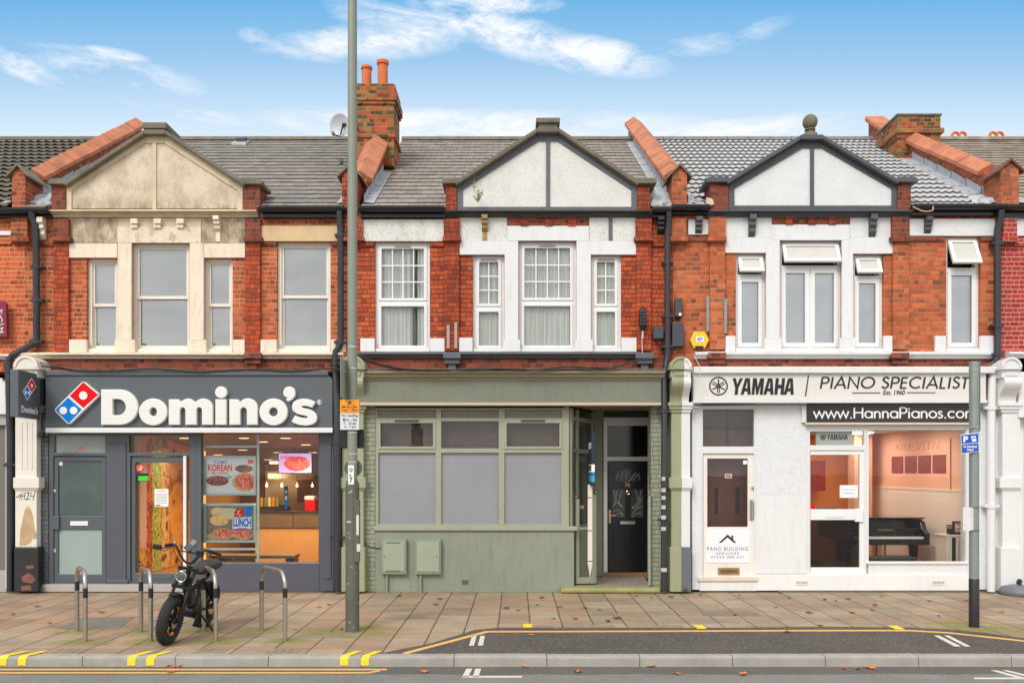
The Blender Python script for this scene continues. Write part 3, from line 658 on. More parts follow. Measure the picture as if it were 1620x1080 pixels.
def roof(parent, x0, x1, mat, n=20, wave=None, lift=0.022, name='roof', gap=None):
    mb = MB(); X0, X1 = x0, x1; dy = (RIDGE_Y - EAVE_Y) / n; dz = (RIDGE_Z - EAVE_Z) / n
    nrm = Vector((0, -dz, dy)).normalized()
    for i in range(n):
        ya, za = EAVE_Y + dy * i, EAVE_Z + dz * i
        yb, zb = ya + dy * 1.05, za + dz * 1.05
        for (x0, x1) in ([(X0, gap[0]), (gap[1], X1)] if gap and ya < .36 else [(X0, X1)]):
            if wave:
                per, amp = wave; m = max(4, int((x1 - x0) / per * 8)); lo = []; hi = []; ed = []
                for k in range(m + 1):
                    x = x0 + (x1 - x0) * k / m; s = math.sin(2 * math.pi * x / per); s = amp * (s if s > 0 else s * .6)
                    lo.append((x, ya + nrm.y * (lift + s), za + nrm.z * (lift + s)))
                    ed.append((x, ya + nrm.y * (lift + s - .014), za + nrm.z * (lift + s - .014)))
                    hi.append((x, yb + nrm.y * s * .9, zb + nrm.z * s * .9))
                mb.add(lo + hi + ed, [(k, k + 1, m + 2 + k, m + 1 + k) for k in range(m)] + [(2 * m + 2 + k, 2 * m + 3 + k, k + 1, k) for k in range(m)])
            else:
                tw = .25; q0 = math.floor(x0 / tw) * tw + (tw / 2 if i % 2 else 0) - tw; q = q0
                while q < x1:
                    xa, xb = max(q, x0), min(q + tw - .004, x1); q += tw
                    if xb - xa < .01: continue
                    j = random.uniform(-.002, .003)
                    a = Vector((0, ya, za)) + nrm * (lift + j); a2 = a - nrm * .012; b = Vector((0, yb, zb)) + nrm * 0.003
                    mb.add([(xa, a.y, a.z), (xb, a.y, a.z), (xb, b.y, b.z), (xa, b.y, b.z), (xa, a2.y, a2.z), (xb, a2.y, a2.z)], [(0, 1, 2, 3), (4, 5, 1, 0)])
                mb.add([(x0, ya, za - .002), (x1, ya, za - .002), (x1, yb, zb - .002), (x0, yb, zb - .002)], [(0, 1, 2, 3)])
    # underside and back slope
    o = 0.05; x0, x1 = X0, X1
    mb.add([(x0, .4, EAVE_Z + .5 * (RIDGE_Z - EAVE_Z) / (RIDGE_Y - EAVE_Y) - o), (x1, .4, EAVE_Z + .5 * (RIDGE_Z - EAVE_Z) / (RIDGE_Y - EAVE_Y) - o), (x1, RIDGE_Y, RIDGE_Z - o), (x0, RIDGE_Y, RIDGE_Z - o)], [(0, 1, 2, 3)])
    mb.add([(x0, RIDGE_Y, RIDGE_Z), (x1, RIDGE_Y, RIDGE_Z), (x1, RIDGE_Y + 5, RIDGE_Z - 3), (x0, RIDGE_Y + 5, RIDGE_Z - 3)], [(0, 1, 2, 3)])
    return obj(name, mb, mat, parent)
def ridge(parent, x0, x1, mat, tile=0.0):
    mb = MB(); L = tile or (x1 - x0); n = max(1, round((x1 - x0) / L)); L = (x1 - x0) / n
    for i in range(n):
        a = x0 + L * i; e = 0.012 if tile else 0
        prof = [(RIDGE_Y + .12 * math.cos(R(t)), RIDGE_Z - .03 + .11 * math.sin(R(t))) for t in range(0, 181, 20)]
        mb.prism_x(prof, a + e, a + L)
    return obj('ridge_tiles', mb, mat, parent)

# bounds in world x
P1, P2, P3, P4 = -8.045, -2.62, 2.62, 7.95
roof(hL, -16, P1 - .1, tileOld, 17, (0.17, 0.018), 0.045); ridge(hL, -16, P1, tileOld)
roof(hA, P1 + .1, P2 - .1, slateA, 20, gap=(X(77), X(411))); ridge(hA, P1 + .1, P2 - .1, cementCap)
roof(hB, P2 + .1, P3 - .1, slateB, 20, gap=(X(703), X(1031))); ridge(hB, P2 + .1, P3 - .1, cementCap)
roof(hC, P3 + .1, P4 - .1, tilePan, 18, (0.125, 0.013), 0.036, gap=(X(1121), X(1443))); ridge(hC, P3 + .1, P4 - .1, ridgeGrey, 0.46)
roof(hR, P4 + .1, 16, tileD, 24); ridge(hR, P4 + .1, 16, tileD)

# party wall parapets: brick foot with a pitched cap, sloping brick wall, tile coping
def parapet(parent, xc, wdt, foot_px, y_top, foot_top_py, cop0, cop1, brick_m, seg=8, capmat=None, ztop2=None, side_m=None):
    fx0, fx1 = X(foot_px[0], -.05), X(foot_px[1], -.05); zt = Z(foot_top_py, -.05)
    zc = (fx0 + fx1) / 2; mb = MB()
    mb.box(fx0, fx1, -0.05, 0.45, Z(334, -.05), zt - 0.16)
    mb.prism([(fx0, zt - .16), (fx1, zt - .16), (fx1, zt - .13), (zc, zt - .02), (fx0, zt - .13)], -0.05, 0.45)
    obj('parapet_pier', mb, brick_m, parent)
    mb = MB()
    hw = (fx1 - fx0) / 2 + .07
    mb.prism([(zc - hw, zt - .20), (zc, zt - .01), (zc + hw, zt - .20), (zc + hw, zt - .165), (zc, zt + .03), (zc - hw, zt - .165)], -0.10, 0.47)
    obj('pier_cap', mb, capmat or cementCap, parent)
    (y0, z0), (y1, z1) = cop0, cop1
    x0, x1 = xc - wdt / 2, xc + wdt / 2
    mb = MB()
    mb.prism_x([(0.40, EAVE_Z - .3), (y1, EAVE_Z - .3), (y1, z1 - .1), (y0, z0 - .1), (0.40, z0 - .1 - (y0 - .40) * (z1 - z0) / (y1 - y0))], x0, x1)
    obj('parapet_wall', mb, side_m or brick_m, parent)
    mb = MB(); L = math.hypot(y1 - y0, z1 - z0); d = Vector((0, y1 - y0, z1 - z0)) / L; nn = Vector((0, -d.z, d.y))
    ov = .075
    for i in range(seg):
        a = i / seg * L; b = (i + 1) / seg * L - .008
        o = nn * (random.uniform(-.006, .006))
        pr = [(x0 - ov, -.13), (x0 - ov, -.07), (xc, .06), (x1 + ov, -.07), (x1 + ov, -.13)]
        vs = []
        for s_ in (a, b):
            for (xx, h) in pr:
                p = Vector((xx, y0, z0)) + d * s_ + nn * h + o; vs.append(tuple(p))
        mb.add(vs, [(0, 1, 2, 3, 4), (9, 8, 7, 6, 5)] + [(k, (k + 1) % 5, 5 + (k + 1) % 5, 5 + k) for k in range(5)])
    obj('coping', mb, terracotta, parent)
    # lead soakers where the wall meets the roof, stepped
    sl = (RIDGE_Z - EAVE_Z) / (RIDGE_Y - EAVE_Y)
    for sx in ((x0, -1), (x1, 1)):
        mb = MB()
        for i in range(9):
            ya = 0.05 + i * 0.5; yb = ya + 0.48
            if yb > y1: break
            za, zb = EAVE_Z + (ya - EAVE_Y) * sl, EAVE_Z + (yb - EAVE_Y) * sl
            xo = sx[0] + sx[1] * .012; xe = sx[0] + sx[1] * (.30 if parent is hR else .17)
            mb.add([(xo, ya, za + .03), (xo, yb, zb + .03), (xo, yb, zb + .19), (xo, ya, za + .16)], [(0, 1, 2, 3)])
            mb.add([(xo, ya, za + .05), (xo, yb, zb + .05), (xe, yb, zb + .035), (xe, ya, za + .035)], [(0, 1, 2, 3)])
        obj('lead_flashing', mb, leadGrey, parent)
def cz(py, y): return Z(py, y)
parapet(hA, P1 - .04, .22, (19, 40), 0, 262, (0.45, cz(272, .45)), (4.3, cz(191, 4.3)), brickA, 8)
parapet(hB, P2 + .0, .26, (541, 566), 0, 262, (0.42, cz(276, .42)), (2.15, cz(219, 2.15)), brickB, 6)
parapet(hC, P3 + .02, .24, (1063, 1087), 0, 262, (0.45, cz(271, .45)), (5.5, cz(189, 5.5)), brickC, 11, side_m=paint('ochre_rendered_parapet', c(176, 146, 84), 0.9, 0.2, 4, dirt=.4, dirtcol=c(110, 92, 60), bump=.5))
parapet(hR, P4 - .02, .24, (1583, 1612), 0, 254, (0.5, cz(264, .5)), (3.2, cz(215, 3.2)), brickC, 8, capmat=paint('brown_tile_cap', c(120, 74, 62), .8, .2, 5))
mbx = MB()
# upper length of the right parapet beyond the chimney
(y0, z0), (y1, z1) = (4.0, cz(209, 4.0)), (5.1, cz(187, 5.1))
mb = MB(); mb.prism_x([(4.0, 7.6), (5.1, 7.6), (5.1, z1 - .1), (4.0, z0 - .1)], P4 - .15, P4 + .13); obj('parapet_wall', mb, brickC, hR)
mb = MB(); mb.prism_x([(y0, z0 - .10), (y0, z0 + .02), (y1, z1 + .05), (y1, z1 - .08)], P4 - .24, P4 + .2); obj('coping', mb, terracotta, hR, bevel=.03)

def chimney(parent, x0, x1, y0, y1, z0, ztop, mat, style):
    mb = MB(); mb.box(x0, x1, y0, y1, z0, ztop - .3)
    ch = obj('chimney', mb, mat, parent)
    mb = MB()
    if style == 0:
        mb.box(x0 - .03, x1 + .03, y0 - .03, y1 + .03, Z(218, y0), Z(211, y0))
        mb.box(x0 - .03, x1 + .03, y0 - .03, y1 + .03, ztop - .37, ztop - .31); mb.box(x0 - .055, x1 + .055, y0 - .055, y1 + .055, ztop - .31, ztop - .16)
        mb.box(x0 - .02, x1 + .02, y0 - .02, y1 + .02, ztop - .16, ztop)
        objs('corbel_course', mb, brickStock, ch)
        mb = MB(); mb.box(x0 + .02, x1 - .02, y0 + .02, y1 - .02, ztop, ztop + .04); obj('mortar_flaunching', mb, paint('mossy_flaunching', c(140, 130, 90), .95, .3, 6, dirt=.5, dirtcol=c(90, 110, 40), streak=False), ch, bevel=.015)
    else:
        mb.box(x0 - .05, x1 + .05, y0 - .05, y1 + .05, Z(211, y0), Z(204, y0)); mb.box(x0 + .001, x1 - .001, y0 + .001, y1 - .001, ztop - .3, ztop - .02)
        objs('corbel_course', mb, brickStock, ch)
        mb = MB(); mb.box(x0 - .02, x1 + .02, y0 - .02, y1 + .02, ztop - .02, ztop + .01); obj('capping_slab', mb, cementCap, ch)
    return ch
yc = 2.15
ch = chimney(hB, X(561, yc), X(623, yc), yc, yc + .75, Z(262, yc), Z(134, yc), brickStock, 0)
def pot(px0, px1, pyt, pyb, Y, parent):
    r = (X(px1, Y) - X(px0, Y)) / 2; xc_ = (X(px1, Y) + X(px0, Y)) / 2; h = Z(pyt, Y) - Z(pyb, Y); mb = MB()
    mb.lathe([(r * .86, -.1), (r * .84, h * .72), (r * .78, h * .80), (r * .98, h * .84), (r * 1.02, h * .95), (r * .95, h), (r * .7, h), (r * .7, h * .4)], (xc_, Y, Z(pyb, Y)), 24)
    obj('chimney_pot', mb, potClay, parent, smooth=True)
pot(571, 589, 106, 132, yc + .50, ch); pot(596, 615, 97, 132, yc + .28, ch)
yc2 = 3.2
mb = MB(); sl_ = (RIDGE_Z - EAVE_Z) / (RIDGE_Y - EAVE_Y); y_ = 4.35; zz_ = EAVE_Z + (y_ - EAVE_Y) * sl_
mb.prism_x([(y_, zz_ + .02), (y_ + .3, zz_ + .3 * sl_ + .02), (y_ + .3, zz_ + .3 * sl_ + .05), (y_, zz_ + .07)], X(366, y_), X(389, y_)); obj('roof_vent', mb, leadGrey, hA)
mb = MB(); mb.prism_x([(y_ + .12, zz_ + .12 * sl_ + .04), (y_ + .2, zz_ + .2 * sl_ + .04), (y_ + .2, zz_ + .2 * sl_ + .14), (y_ + .12, zz_ + .12 * sl_ + .14)], X(370, y_), X(386, y_)); obj('vent_hood', mb, blackGutter, hA)
ch2 = chimney(hR, X(1420, yc2), X(1488, yc2), yc2, yc2 + 1.0, Z(268, yc2), Z(181, yc2), brickStock, 1)
mb = MB()
for px in (1511.5, 1522.5, 1571, 1581.5):
    q = X(px, RIDGE_Y); zc_ = Z(215, RIDGE_Y)
    pts = [(q + .072 * math.cos(R(a)), RIDGE_Y, zc_ + .075 * math.sin(R(a))) for a in range(0, 360, 20)]
    mb.tube(pts, .03, 8, closed=True); mb.box(q - .09, q + .09, RIDGE_Y - .06, RIDGE_Y + .06, zc_ - .17, zc_ - .085)
objs('ridge_ornament', mb, potClay, hR, smooth=True)

# ---- upper storey openings and dressings
def hole(px0, px1, py0, py1): return (X(px0), X(px1), Z(py1), Z(py0))
def arch_win(parent, name, px, kind, seed=0):
    """window in an opening given in pixels on the wall plane: (x0,x1,y0,y1)"""
    x0, x1, z0, z1 = hole(*px); Yf = 0.065
    if kind == 'sash':
        f = 0.055; mb = MB(); mb.wall(x0, x1, z0, z1, Yf, Yf + .10, [(x0 + f, x1 - f, z0 + f * 1.2, z1 - f)])
        wn = obj('window', mb, sashWhite, parent)
        zm = z0 + (z1 - z0) * 0.505
        a, b = x0 + f, x1 - f
        mb = MB(); mb.wall(a, b, zm - .02, z1 - f, Yf + .03, Yf + .065, [(a + .035, b - .035, zm + .03, z1 - f - .035)]); obj('upper_sash', mb, sashWhite, wn)
        mb = MB(); mb.wall(a, b, z0 + f * 1.2, zm + .015, Yf + .068, Yf + .10, [(a + .035, b - .035, z0 + f * 1.2 + .05, zm - .022)]); obj('lower_sash', mb, sashWhite, wn)
        mb = MB(); mb.box(a, b, Yf + .045, Yf + .05, zm, z1 - f); mb.box(a, b, Yf + .083, Yf + .088, z0 + f, zm); objs('pane', mb, GLs, wn)
        mb = MB(); mb.box(a - .03, b + .03, Yf + .105, Yf + .12, z0, z1); obj('pane_backing', mb, backGrey, wn)
    if kind == 'upvc_grid':
        f = 0.06; zm = z0 + (z1 - z0) * (0.455 if (x1 - x0) > .6 else 0.46)
        mb = MB(); mb.wall(x0, x1, z0, z1, Yf, Yf + .08, [(x0 + f, x1 - f, z0 + f * 1.1, zm - f / 2), (x0 + f, x1 - f, zm + f / 2, z1 - f)])
        wn = obj('window', mb, upvc, parent)
        a, b = x0 + f - .008, x1 - f + .008
        mb = MB(); mb.wall(a, b, zm + f / 2 - .008, z1 - f + .008, Yf - .018, Yf + .05, [(a + .05, b - .05, zm + f / 2 + .035, z1 - f - .045)]); obj('top_light', mb, upvc, wn, bevel=.006)
        mb = MB(); mb.wall(a, b, z0 + f, zm - f / 2 + .008, Yf - .018, Yf + .05, [(a + .045, b - .045, z0 + f + .045, zm - f / 2 - .04)]); obj('bottom_light', mb, upvc, wn, bevel=.006)
        mb = MB(); mb.box(a, b, Yf + .02, Yf + .025, zm, z1 - f); mb.box(a, b, Yf + .02, Yf + .025, z0 + f, zm); objs('pane', mb, GL, wn)
        nx = 4 if (x1 - x0) > .6 else 2; mb = MB(); a, b = a + .05, b - .05; za, zb = zm + f / 2 + .035, z1 - f - .045
        for i in range(1, nx): q = a + (b - a) * i / nx; mb.box(q - .010, q + .010, Yf + .012, Yf + .018, za, zb)
        for i in range(1, 3): q = za + (zb - za) * i / 3; mb.box(a, b, Yf + .010, Yf + .0155, q - .010, q + .010)
        obj('glazing_grid', mb, upvc, wn)
        mb = MB(); q = (x0 + x1) / 2; mb.box(q - .13, q + .13, Yf - .034, Yf - .016, z1 - f - .022, z1 - f + .002); obj('trickle_vent', mb, flat('grey_vent_' + str(seed), c(150, 142, 132), .5), wn)
        mb = MB(); N = 70; pts = []
        gap = (.66, .80) if seed == 1 else None
        for i in range(N + 1):
            s = i / N; x = x0 + .03 + (x1 - x0 - .06) * s
            pts.append((x, Yf + .085 + .018 * math.sin(s * 75 * (x1 - x0) + 2 * math.sin(s * 9 + seed)) + .006 * math.sin(s * 190)))
        vs = [(p[0], p[1], z0 + .02) for p in pts] + [(p[0], p[1], z1) for p in pts]
        if gap:
            fs = [(i, i + 1, N + 2 + i, N + 1 + i) for i in range(N) if not gap[0] < i / N < gap[1] - .03]
            for k in range(N + 1):   # the curtain is pulled aside, a dark slit shows
                pass
        else: fs = [(i, i + 1, N + 2 + i, N + 1 + i) for i in range(N)]
        mb.add(vs, fs); obj('net_curtain', mb, netCurtain, wn, smooth=True)
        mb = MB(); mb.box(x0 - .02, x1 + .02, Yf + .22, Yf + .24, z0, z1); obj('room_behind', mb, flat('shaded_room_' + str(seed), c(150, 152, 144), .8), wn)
    if kind in ('hop', 'hop2'):
        f = 0.05; zt = z1 - (.42 if kind == 'hop2' else (.36 if (x1 - x0) < .52 and py_small(px) else .52))
        two = kind == 'hop2'
        lights = [(x0 + f, x1 - f)] if not two else [(x0 + f, (x0 + x1) / 2 - .02), ((x0 + x1) / 2 + .02, x1 - f)]
        mb = MB(); mb.wall(x0, x1, z0, z1, Yf, Yf + .08, [(a, b, z0 + .085, zt - .03) for a, b in lights] + [(x0 + f, x1 - f, zt + .03, z1 - .045)])
        wn = obj('window', mb, upvc, parent)
        for a, b in lights:
            mb = MB(); mb.wall(a - .004, b + .004, z0 + .08, zt - .025, Yf - .02, Yf + .04, [(a + .06, b - .06, z0 + .15, zt - .10)]); obj('casement', mb, upvc, wn, bevel=.006)
        mb = MB()
        for a, b in lights: mb.box(a + .05, b - .05, Yf + .015, Yf + .02, z0 + .14, zt - .09)
        objs('pane', mb, GLs, wn)
        mb = MB(); mb.box(x0 + f, x1 - f, Yf + .085, Yf + .10, z0 + .05, zt - .03); obj('pane_backing', mb, skyReflBlue, wn)  # sheet behind the panes carries the painted sky reflection
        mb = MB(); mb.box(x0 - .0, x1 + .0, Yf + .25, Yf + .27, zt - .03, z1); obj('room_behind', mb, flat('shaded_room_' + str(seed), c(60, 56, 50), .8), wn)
        # top-hung light pushed open at the bottom
        a, b = x0 + f - .006, x1 - f + .006; H = z1 - .04 - (zt + .02); ang = R(25)
        def tilt(mbb):
            piv = Vector((0, Yf - .01, z1 - .045)); out = []
            for p in mbb.v:
                d = Vector(p) - piv; y, z = d.y, d.z
                out.append((p[0], piv.y + y * math.cos(ang) + z * math.sin(ang), piv.z - y * math.sin(ang) + z * math.cos(ang)))
            mbb.v = out; return mbb
        m2 = MB(); zt2 = z1 - .045
        m2.wall(a, b, zt2 - H, zt2, Yf - .03, Yf + .02, [(a + .06, b - .06, zt2 - H + .06, zt2 - .055)])
        hp = obj('open_top_light', tilt(m2), upvc, wn, bevel=.006)
        m2 = MB(); m2.box(a + .05, b - .05, Yf - .004, Yf + .001, zt2 - H + .05, zt2 - .05); obj('hopper_pane', tilt(m2), hopGrey, wn)
        m2 = MB(); q = b - .06; m2.tube([(q, Yf + .02, zt + .04), (q - .02, Yf - .12, zt + .07)], .008, 6); obj('window_stay', m2, chrome, wn)
    # sill
    mb = MB(); mb.box(x0 + .002, x1 - .002, Yf - .07, Yf + .01, z0 - .02, z0 + .045)
    obj('window_sill', mb, sashWhite if kind == 'sash' else upvc, wn, bevel=.008)
    return wn
def py_small(px): return px[2] > 390

TOPZ, BOTZ = Z(330), Z(588)
# --- house A
winA = [(137, 186, 408, 556), (208, 300, 384, 556), (322, 368, 408, 556), (438, 523, 382, 556)]
mb = MB(); mb.wall(P1 + .1, P2 - .08, BOTZ, TOPZ, 0, .30, [hole(*h) for h in winA]); obj('upper_wall', mb, brickA, hA)
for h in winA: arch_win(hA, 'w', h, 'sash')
# --- house B
winB = [(593, 680, 382, 556), (748, 798, 403, 556), (820, 912, 381, 556), (935, 983, 403, 556)]
mb = MB(); mb.wall(P2 - .08, P3 - .10, BOTZ, TOPZ, 0, .30, [hole(*h) for h in winB]); obj('upper_wall', mb, brickB, hB)
for i, h in enumerate(winB): arch_win(hB, 'w', h, 'upvc_grid', i + 1)
# --- house C
winC = [(1164, 1212, 400, 556), (1234, 1332, 380, 556), (1350, 1398, 402, 556), (1497, 1551, 374, 556)]
mb = MB(); mb.wall(P3 - .10, P4 - .20, BOTZ, TOPZ, 0, .30, [hole(*h) for h in winC]); obj('upper_wall', mb, brickC, hC)
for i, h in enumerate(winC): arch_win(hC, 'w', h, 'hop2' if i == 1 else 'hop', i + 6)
# --- neighbours
mb = MB(); mb.wall(-16, P1 + .1, BOTZ, TOPZ, 0, .30, []); obj('upper_wall', mb, brickOrangeLight, hL)
mb = MB(); mb.wall(P4 - .20, 16, BOTZ, TOPZ, 0, .30, []); obj('upper_wall', mb, brickRedPaint, hR)

def piers(parent, spans, mat, y=-.06):
    for (a, b, t, bt) in spans:
        mb = MB(); mb.pb(a, b, t, bt, y, -y - .001)
        obj('brick_pier', mb, mat, parent)
piers(hA, [(85, 108, 384, 556), (388, 411, 384, 556)], brickPier)
piers(hB, [(703, 726, 382, 554), (1007, 1030, 382, 554)], brickPier)
piers(hC, [(1123, 1147, 380, 552), (1413, 1438, 380, 552)], brickC)
def corbelhead(parent, a, b, t, mat, y=-.06, base=384, y2=None):
    mb = MB(); mb.pb(a - 1, b + 1, t, base, y - .03, .09 - .001 - y - .06)
    mb.pb(a - 3, b + 3, base - 10, base - 3, y - .07, .13 - y - .062)
    obj('corbelled_pier_head', mb, mat, parent)
for p, a, b, t, m_ in ((hA, 85, 107, 346, brickDark), (hA, 388, 411, 346, brickDark), (hB, 703, 726, 345, brickPier), (hB, 1007, 1030, 345, brickPier), (hC, 1123, 1147, 343, brickC), (hC, 1413, 1438, 343, brickDark),
                       (hA, 18, 42, 345, brickA), (hB, 546, 572, 345, brickB), (hC, 1061, 1085, 345, brickC), (hR, 1588, 1608, 345, brickRedPaint)):
    corbelhead(p, a, b, t, m_)
# string course of rubbed brick at window-head level across the plain brick
def course(parent, spans, mat, y=-.032, pys=(382.5, 389)):
    mb = MB()
    for a, b in spans: mb.pb(a, b, pys[0], pys[1], y, -y - .0015)
    objs('brick_string_course', mb, mat, parent)
course(hA, [(64, 84), (412, 436), (525, 545)], brickDark); course(hB, [(569, 591), (681, 702), (1032, 1050)], brickPier)
course(hC, [(1086, 1121), (1439, 1495), (1552, 1572)], brickDark, pys=(374, 381)); course(hR, [(1590, 1700)], brickRedPaint); course(hL, [(-200, 17), (43, 62)], brickOrangeLight, pys=(380, 386))

def gable(parent, fl, fr, apex_px, apex_w, py_ap, py_ft, wallm, border, capm, corn, inner=None, stripx=None, cap=None, bandpy=(328, 335), pierpx=None, corn_px=None, capsp=None, wmid=6, brickm=None):
    """fl, fr inner pixel edges of the gable field at its foot"""
    ax = apex_px
    # field
    mb = MB(); mb.pp([(fl, 334), (fr, 334), (fr, py_ft), (ax + apex_w, py_ap + 6), (ax - apex_w, py_ap + 6), (fl, py_ft)], 0.0, .30)
    obj('gable_wall', mb, wallm, parent)
    # frame bands, 25 mm proud
    mb = MB(); Yb = -.025; bw = 9
    mb.pp([(fl, 334), (fl, py_ft), (fl + bw, py_ft + 2), (fl + bw, 334)], Yb, .024)
    mb.pp([(fr - bw, 334), (fr - bw, py_ft + 2), (fr, py_ft), (fr, 334)], Yb, .024)
    mb.pp([(fl + bw, 334), (fl + bw, bandpy[0]), (fr - bw, bandpy[0]), (fr - bw, 334)], Yb, .024)
    k = 11
    mb.pp([(fl + bw, py_ft + 2), (fl, py_ft), (ax - apex_w, py_ap + 6), (ax - apex_w + 2, py_ap + 6 + k + 3), (fl + bw, py_ft + k - 1)], Yb, .024)
    mb.pp([(fr - bw, py_ft + 2), (fr - bw, py_ft + k - 1), (ax + apex_w - 2, py_ap + 6 + k + 3), (ax + apex_w, py_ap + 6), (fr, py_ft)], Yb, .024)
    mb.pp([(ax - apex_w, py_ap + 6), (ax + apex_w, py_ap + 6), (ax + apex_w - 2, py_ap + 6 + k + 3), (ax - apex_w + 2, py_ap + 6 + k + 3)], Yb, .024)
    mb.pp([(ax - wmid / 2, py_ap + 6 + k + 3), (ax + wmid / 2, py_ap + 6 + k + 3), (ax + wmid / 2, bandpy[0]), (ax - wmid / 2, bandpy[0])], Yb, .024)
    obj('gable_frame', mb, border, parent, bevel=.004)
    # coping, projecting
    mb = MB(); Yc_ = -.13; th = 7
    mb.pp([(fl - 2, py_ft + 3), (fl - 2, py_ft - 5), (ax - apex_w, py_ap - 1), (ax - apex_w, py_ap + 6)], Yc_, .50)
    mb.pp([(fr + 2, py_ft + 3), (ax + apex_w, py_ap + 6), (ax + apex_w, py_ap - 1), (fr + 2, py_ft - 5)], Yc_, .50)
    mb.pp([(ax - apex_w + .05, py_ap + 6), (ax - apex_w + .05, py_ap - 1.5), (ax + apex_w - .05, py_ap - 1.5), (ax + apex_w - .05, py_ap + 6)], Yc_, .50)
    obj('gable_coping', mb, capm, parent, bevel=.01)
    # side piers and their cap stones
    for (a, b) in pierpx:
        mb = MB(); mb.pb(a, b, py_ft, 333, -.05, .40); obj('gable_pier', mb, brickm, parent)
    for (a, b) in capsp:
        mb = MB(); mb.prism([(X(a, -.12), Z(py_ft, -.12)), (X(b, -.12), Z(py_ft, -.12)), (X(b, -.12), Z(py_ft - 6, -.12)), (X(b, -.12) - .05, Z(py_ft - 9, -.12)), (X(a, -.12) + .05, Z(py_ft - 9, -.12)), (X(a, -.12), Z(py_ft - 6, -.12))], -.12, .42)
        obj('pier_cap_stone', mb, capm, parent, bevel=.01)
    # cornice moulding
    a, b = corn_px; y0 = -.17
    za = Z(332, y0); zb = Z(345, -.0)
    mb = MB(); mb.prism_x([(0.02, zb), (-.05, zb), (-.06, zb + .035), (-.10, zb + .045), (-.11, zb + .075), (-.15, zb + .085), (-.17, za - .02), (-.17, za), (0.02, za + .015)], X(a, -.1), X(b, -.1))
    obj('cornice', mb, corn, parent)
    # little roof running back behind the gable
    sl = (RIDGE_Z - EAVE_Z) / (RIDGE_Y - EAVE_Y)
    za = Z(py_ap + 8); yb = EAVE_Y + (za - EAVE_Z) / sl
    xl, xr, xm = X(fl), X(fr), X(ax); mb = MB()
    mb.add([(xl, .3, Z(py_ft + 4)), (xm, .3, za), (xr, .3, Z(py_ft + 4)), (xm, yb, za), (xl, .3 + (Z(py_ft + 4) - EAVE_Z) / sl, Z(py_ft + 4)), (xr, .3 + (Z(py_ft + 4) - EAVE_Z) / sl, Z(py_ft + 4))], [(0, 1, 3, 4), (1, 2, 5, 3)])
    obj('gable_roof', mb, slateA, parent)

gable(hA, 104, 384, 244, 17, 206, 291, pebA, creamOld, cementCap, creamOld, bandpy=(331, 335), pierpx=[(81, 103.5), (384.5, 411)], corn_px=(78, 407), capsp=[(75, 108), (381, 414)], brickm=brickDark)
gable(hB, 723, 1008, 867, 17, 203, 290, pebB, greyTrim, cementCap, greyWeather, bandpy=(327, 335), pierpx=[(705, 722.5), (1008.5, 1028)], corn_px=(703, 1030), capsp=[(699, 726), (1005, 1039)], brickm=brickPier)
gable(hC, 1153, 1420, 1285, 17, 214, 288, pebC, greyTrimC, greyTrimC, greyTrimC, bandpy=(325, 335), pierpx=[(1123, 1152.5), (1420.5, 1441)], corn_px=(1120, 1443), capsp=[(1117, 1157), (1417, 1453)], brickm=brickDark)
# apex blocks and ball finial
mb = MB(); mb.pb(225, 263, 193, 203, -.15, .6); obj('apex_stone', mb, cementCap, hA, bevel=.015)
mb = MB(); mb.pb(852, 882, 193, 204, -.10, .5); mb.pb(848, 886, 186, 194, -.14, .58); obj('apex_stone', mb, cementCap, hB, bevel=.012)
Yb = .05; xq = X(1281.5, Yb); zq = Z(212, Yb); prof = [(.12, -.06), (.11, 0), (.075, .015), (.06, .03), (.06, .045), (.085, .055), (.085, .07), (.055, .08)]
r_ = .118; zc_ = .08 + .11
prof += [(r_ * math.sin(R(a)), zc_ - r_ * 1.05 * math.cos(R(a))) for a in range(28, 180, 12)] + [(.003, zc_ + r_ * 1.05)]
mb = MB(); mb.lathe(prof, (xq, Yb, zq), 24); obj('ball_finial', mb, paint('lichened_stone_ball', c(124, 116, 96), .9, .25, 8, dirt=.4, dirtcol=c(70, 70, 50), streak=False), hC, smooth=True)

# rendered panels between gable and windows, stone surrounds
def stones(parent, mat, items, name, y=-.03, bevel=.004):
    for k, it in enumerate(items):
        a, b, t, bt = it[:4]; yy = (it[4] if len(it) > 4 else y) - .0007 * k
        mb = MB(); mb.pb(a, b, t, bt, yy, -yy - .001); obj(name, mb, mat, parent, bevel=bevel)
stones(hA, pebA, [(108, 185, 345, 384.5), (318, 387.5, 345, 384.5)], 'pebbledash_panel', -.02, 0)
stones(hA, creamPeel, [(185.3, 317.7, 358, 384)], 'peeling_lintel', -.035, 0)
stones(hA, creamOld, [(185.3, 317.7, 345, 357.8, -.025)], 'frieze_course', -.02)
stones(hA, creamStone, [(108, 185, 385, 407.5), (322.4, 387.5, 385, 407.5)], 'side_lintel', -.04)
stones(hA, creamStone, [(186, 207.8, 384.4, 537), (300.2, 322, 384.4, 537)], 'stone_mullion', -.05)
stones(hA, creamStone, [(181, 213, 537.3, 557), (297, 326, 537.3, 557)], 'mullion_base', -.075)
stones(hA, creamStone, [(109, 136.8, 537, 557), (368.3, 387, 537, 557), (412, 437.5, 537, 557), (523.5, 546, 537, 557)], 'sill_block', -.06)
stones(hA, paint('ochre_lintel_paint', c(214, 184, 138), .6, .1, 3, dirt=.3, dirtcol=c(150, 110, 60)), [(412, 536, 357, 381.5)], 'window_lintel', -.045)
mb = MB()
for a, b in ((206, 217), (243, 254), (279, 290)): mb.pb(a, b, 345.5, 353, -.10, .075); mb.pb(a + .4, b - .4, 353, 360, -.07, .045)
objs('dentil_block', mb, creamStone, hA)
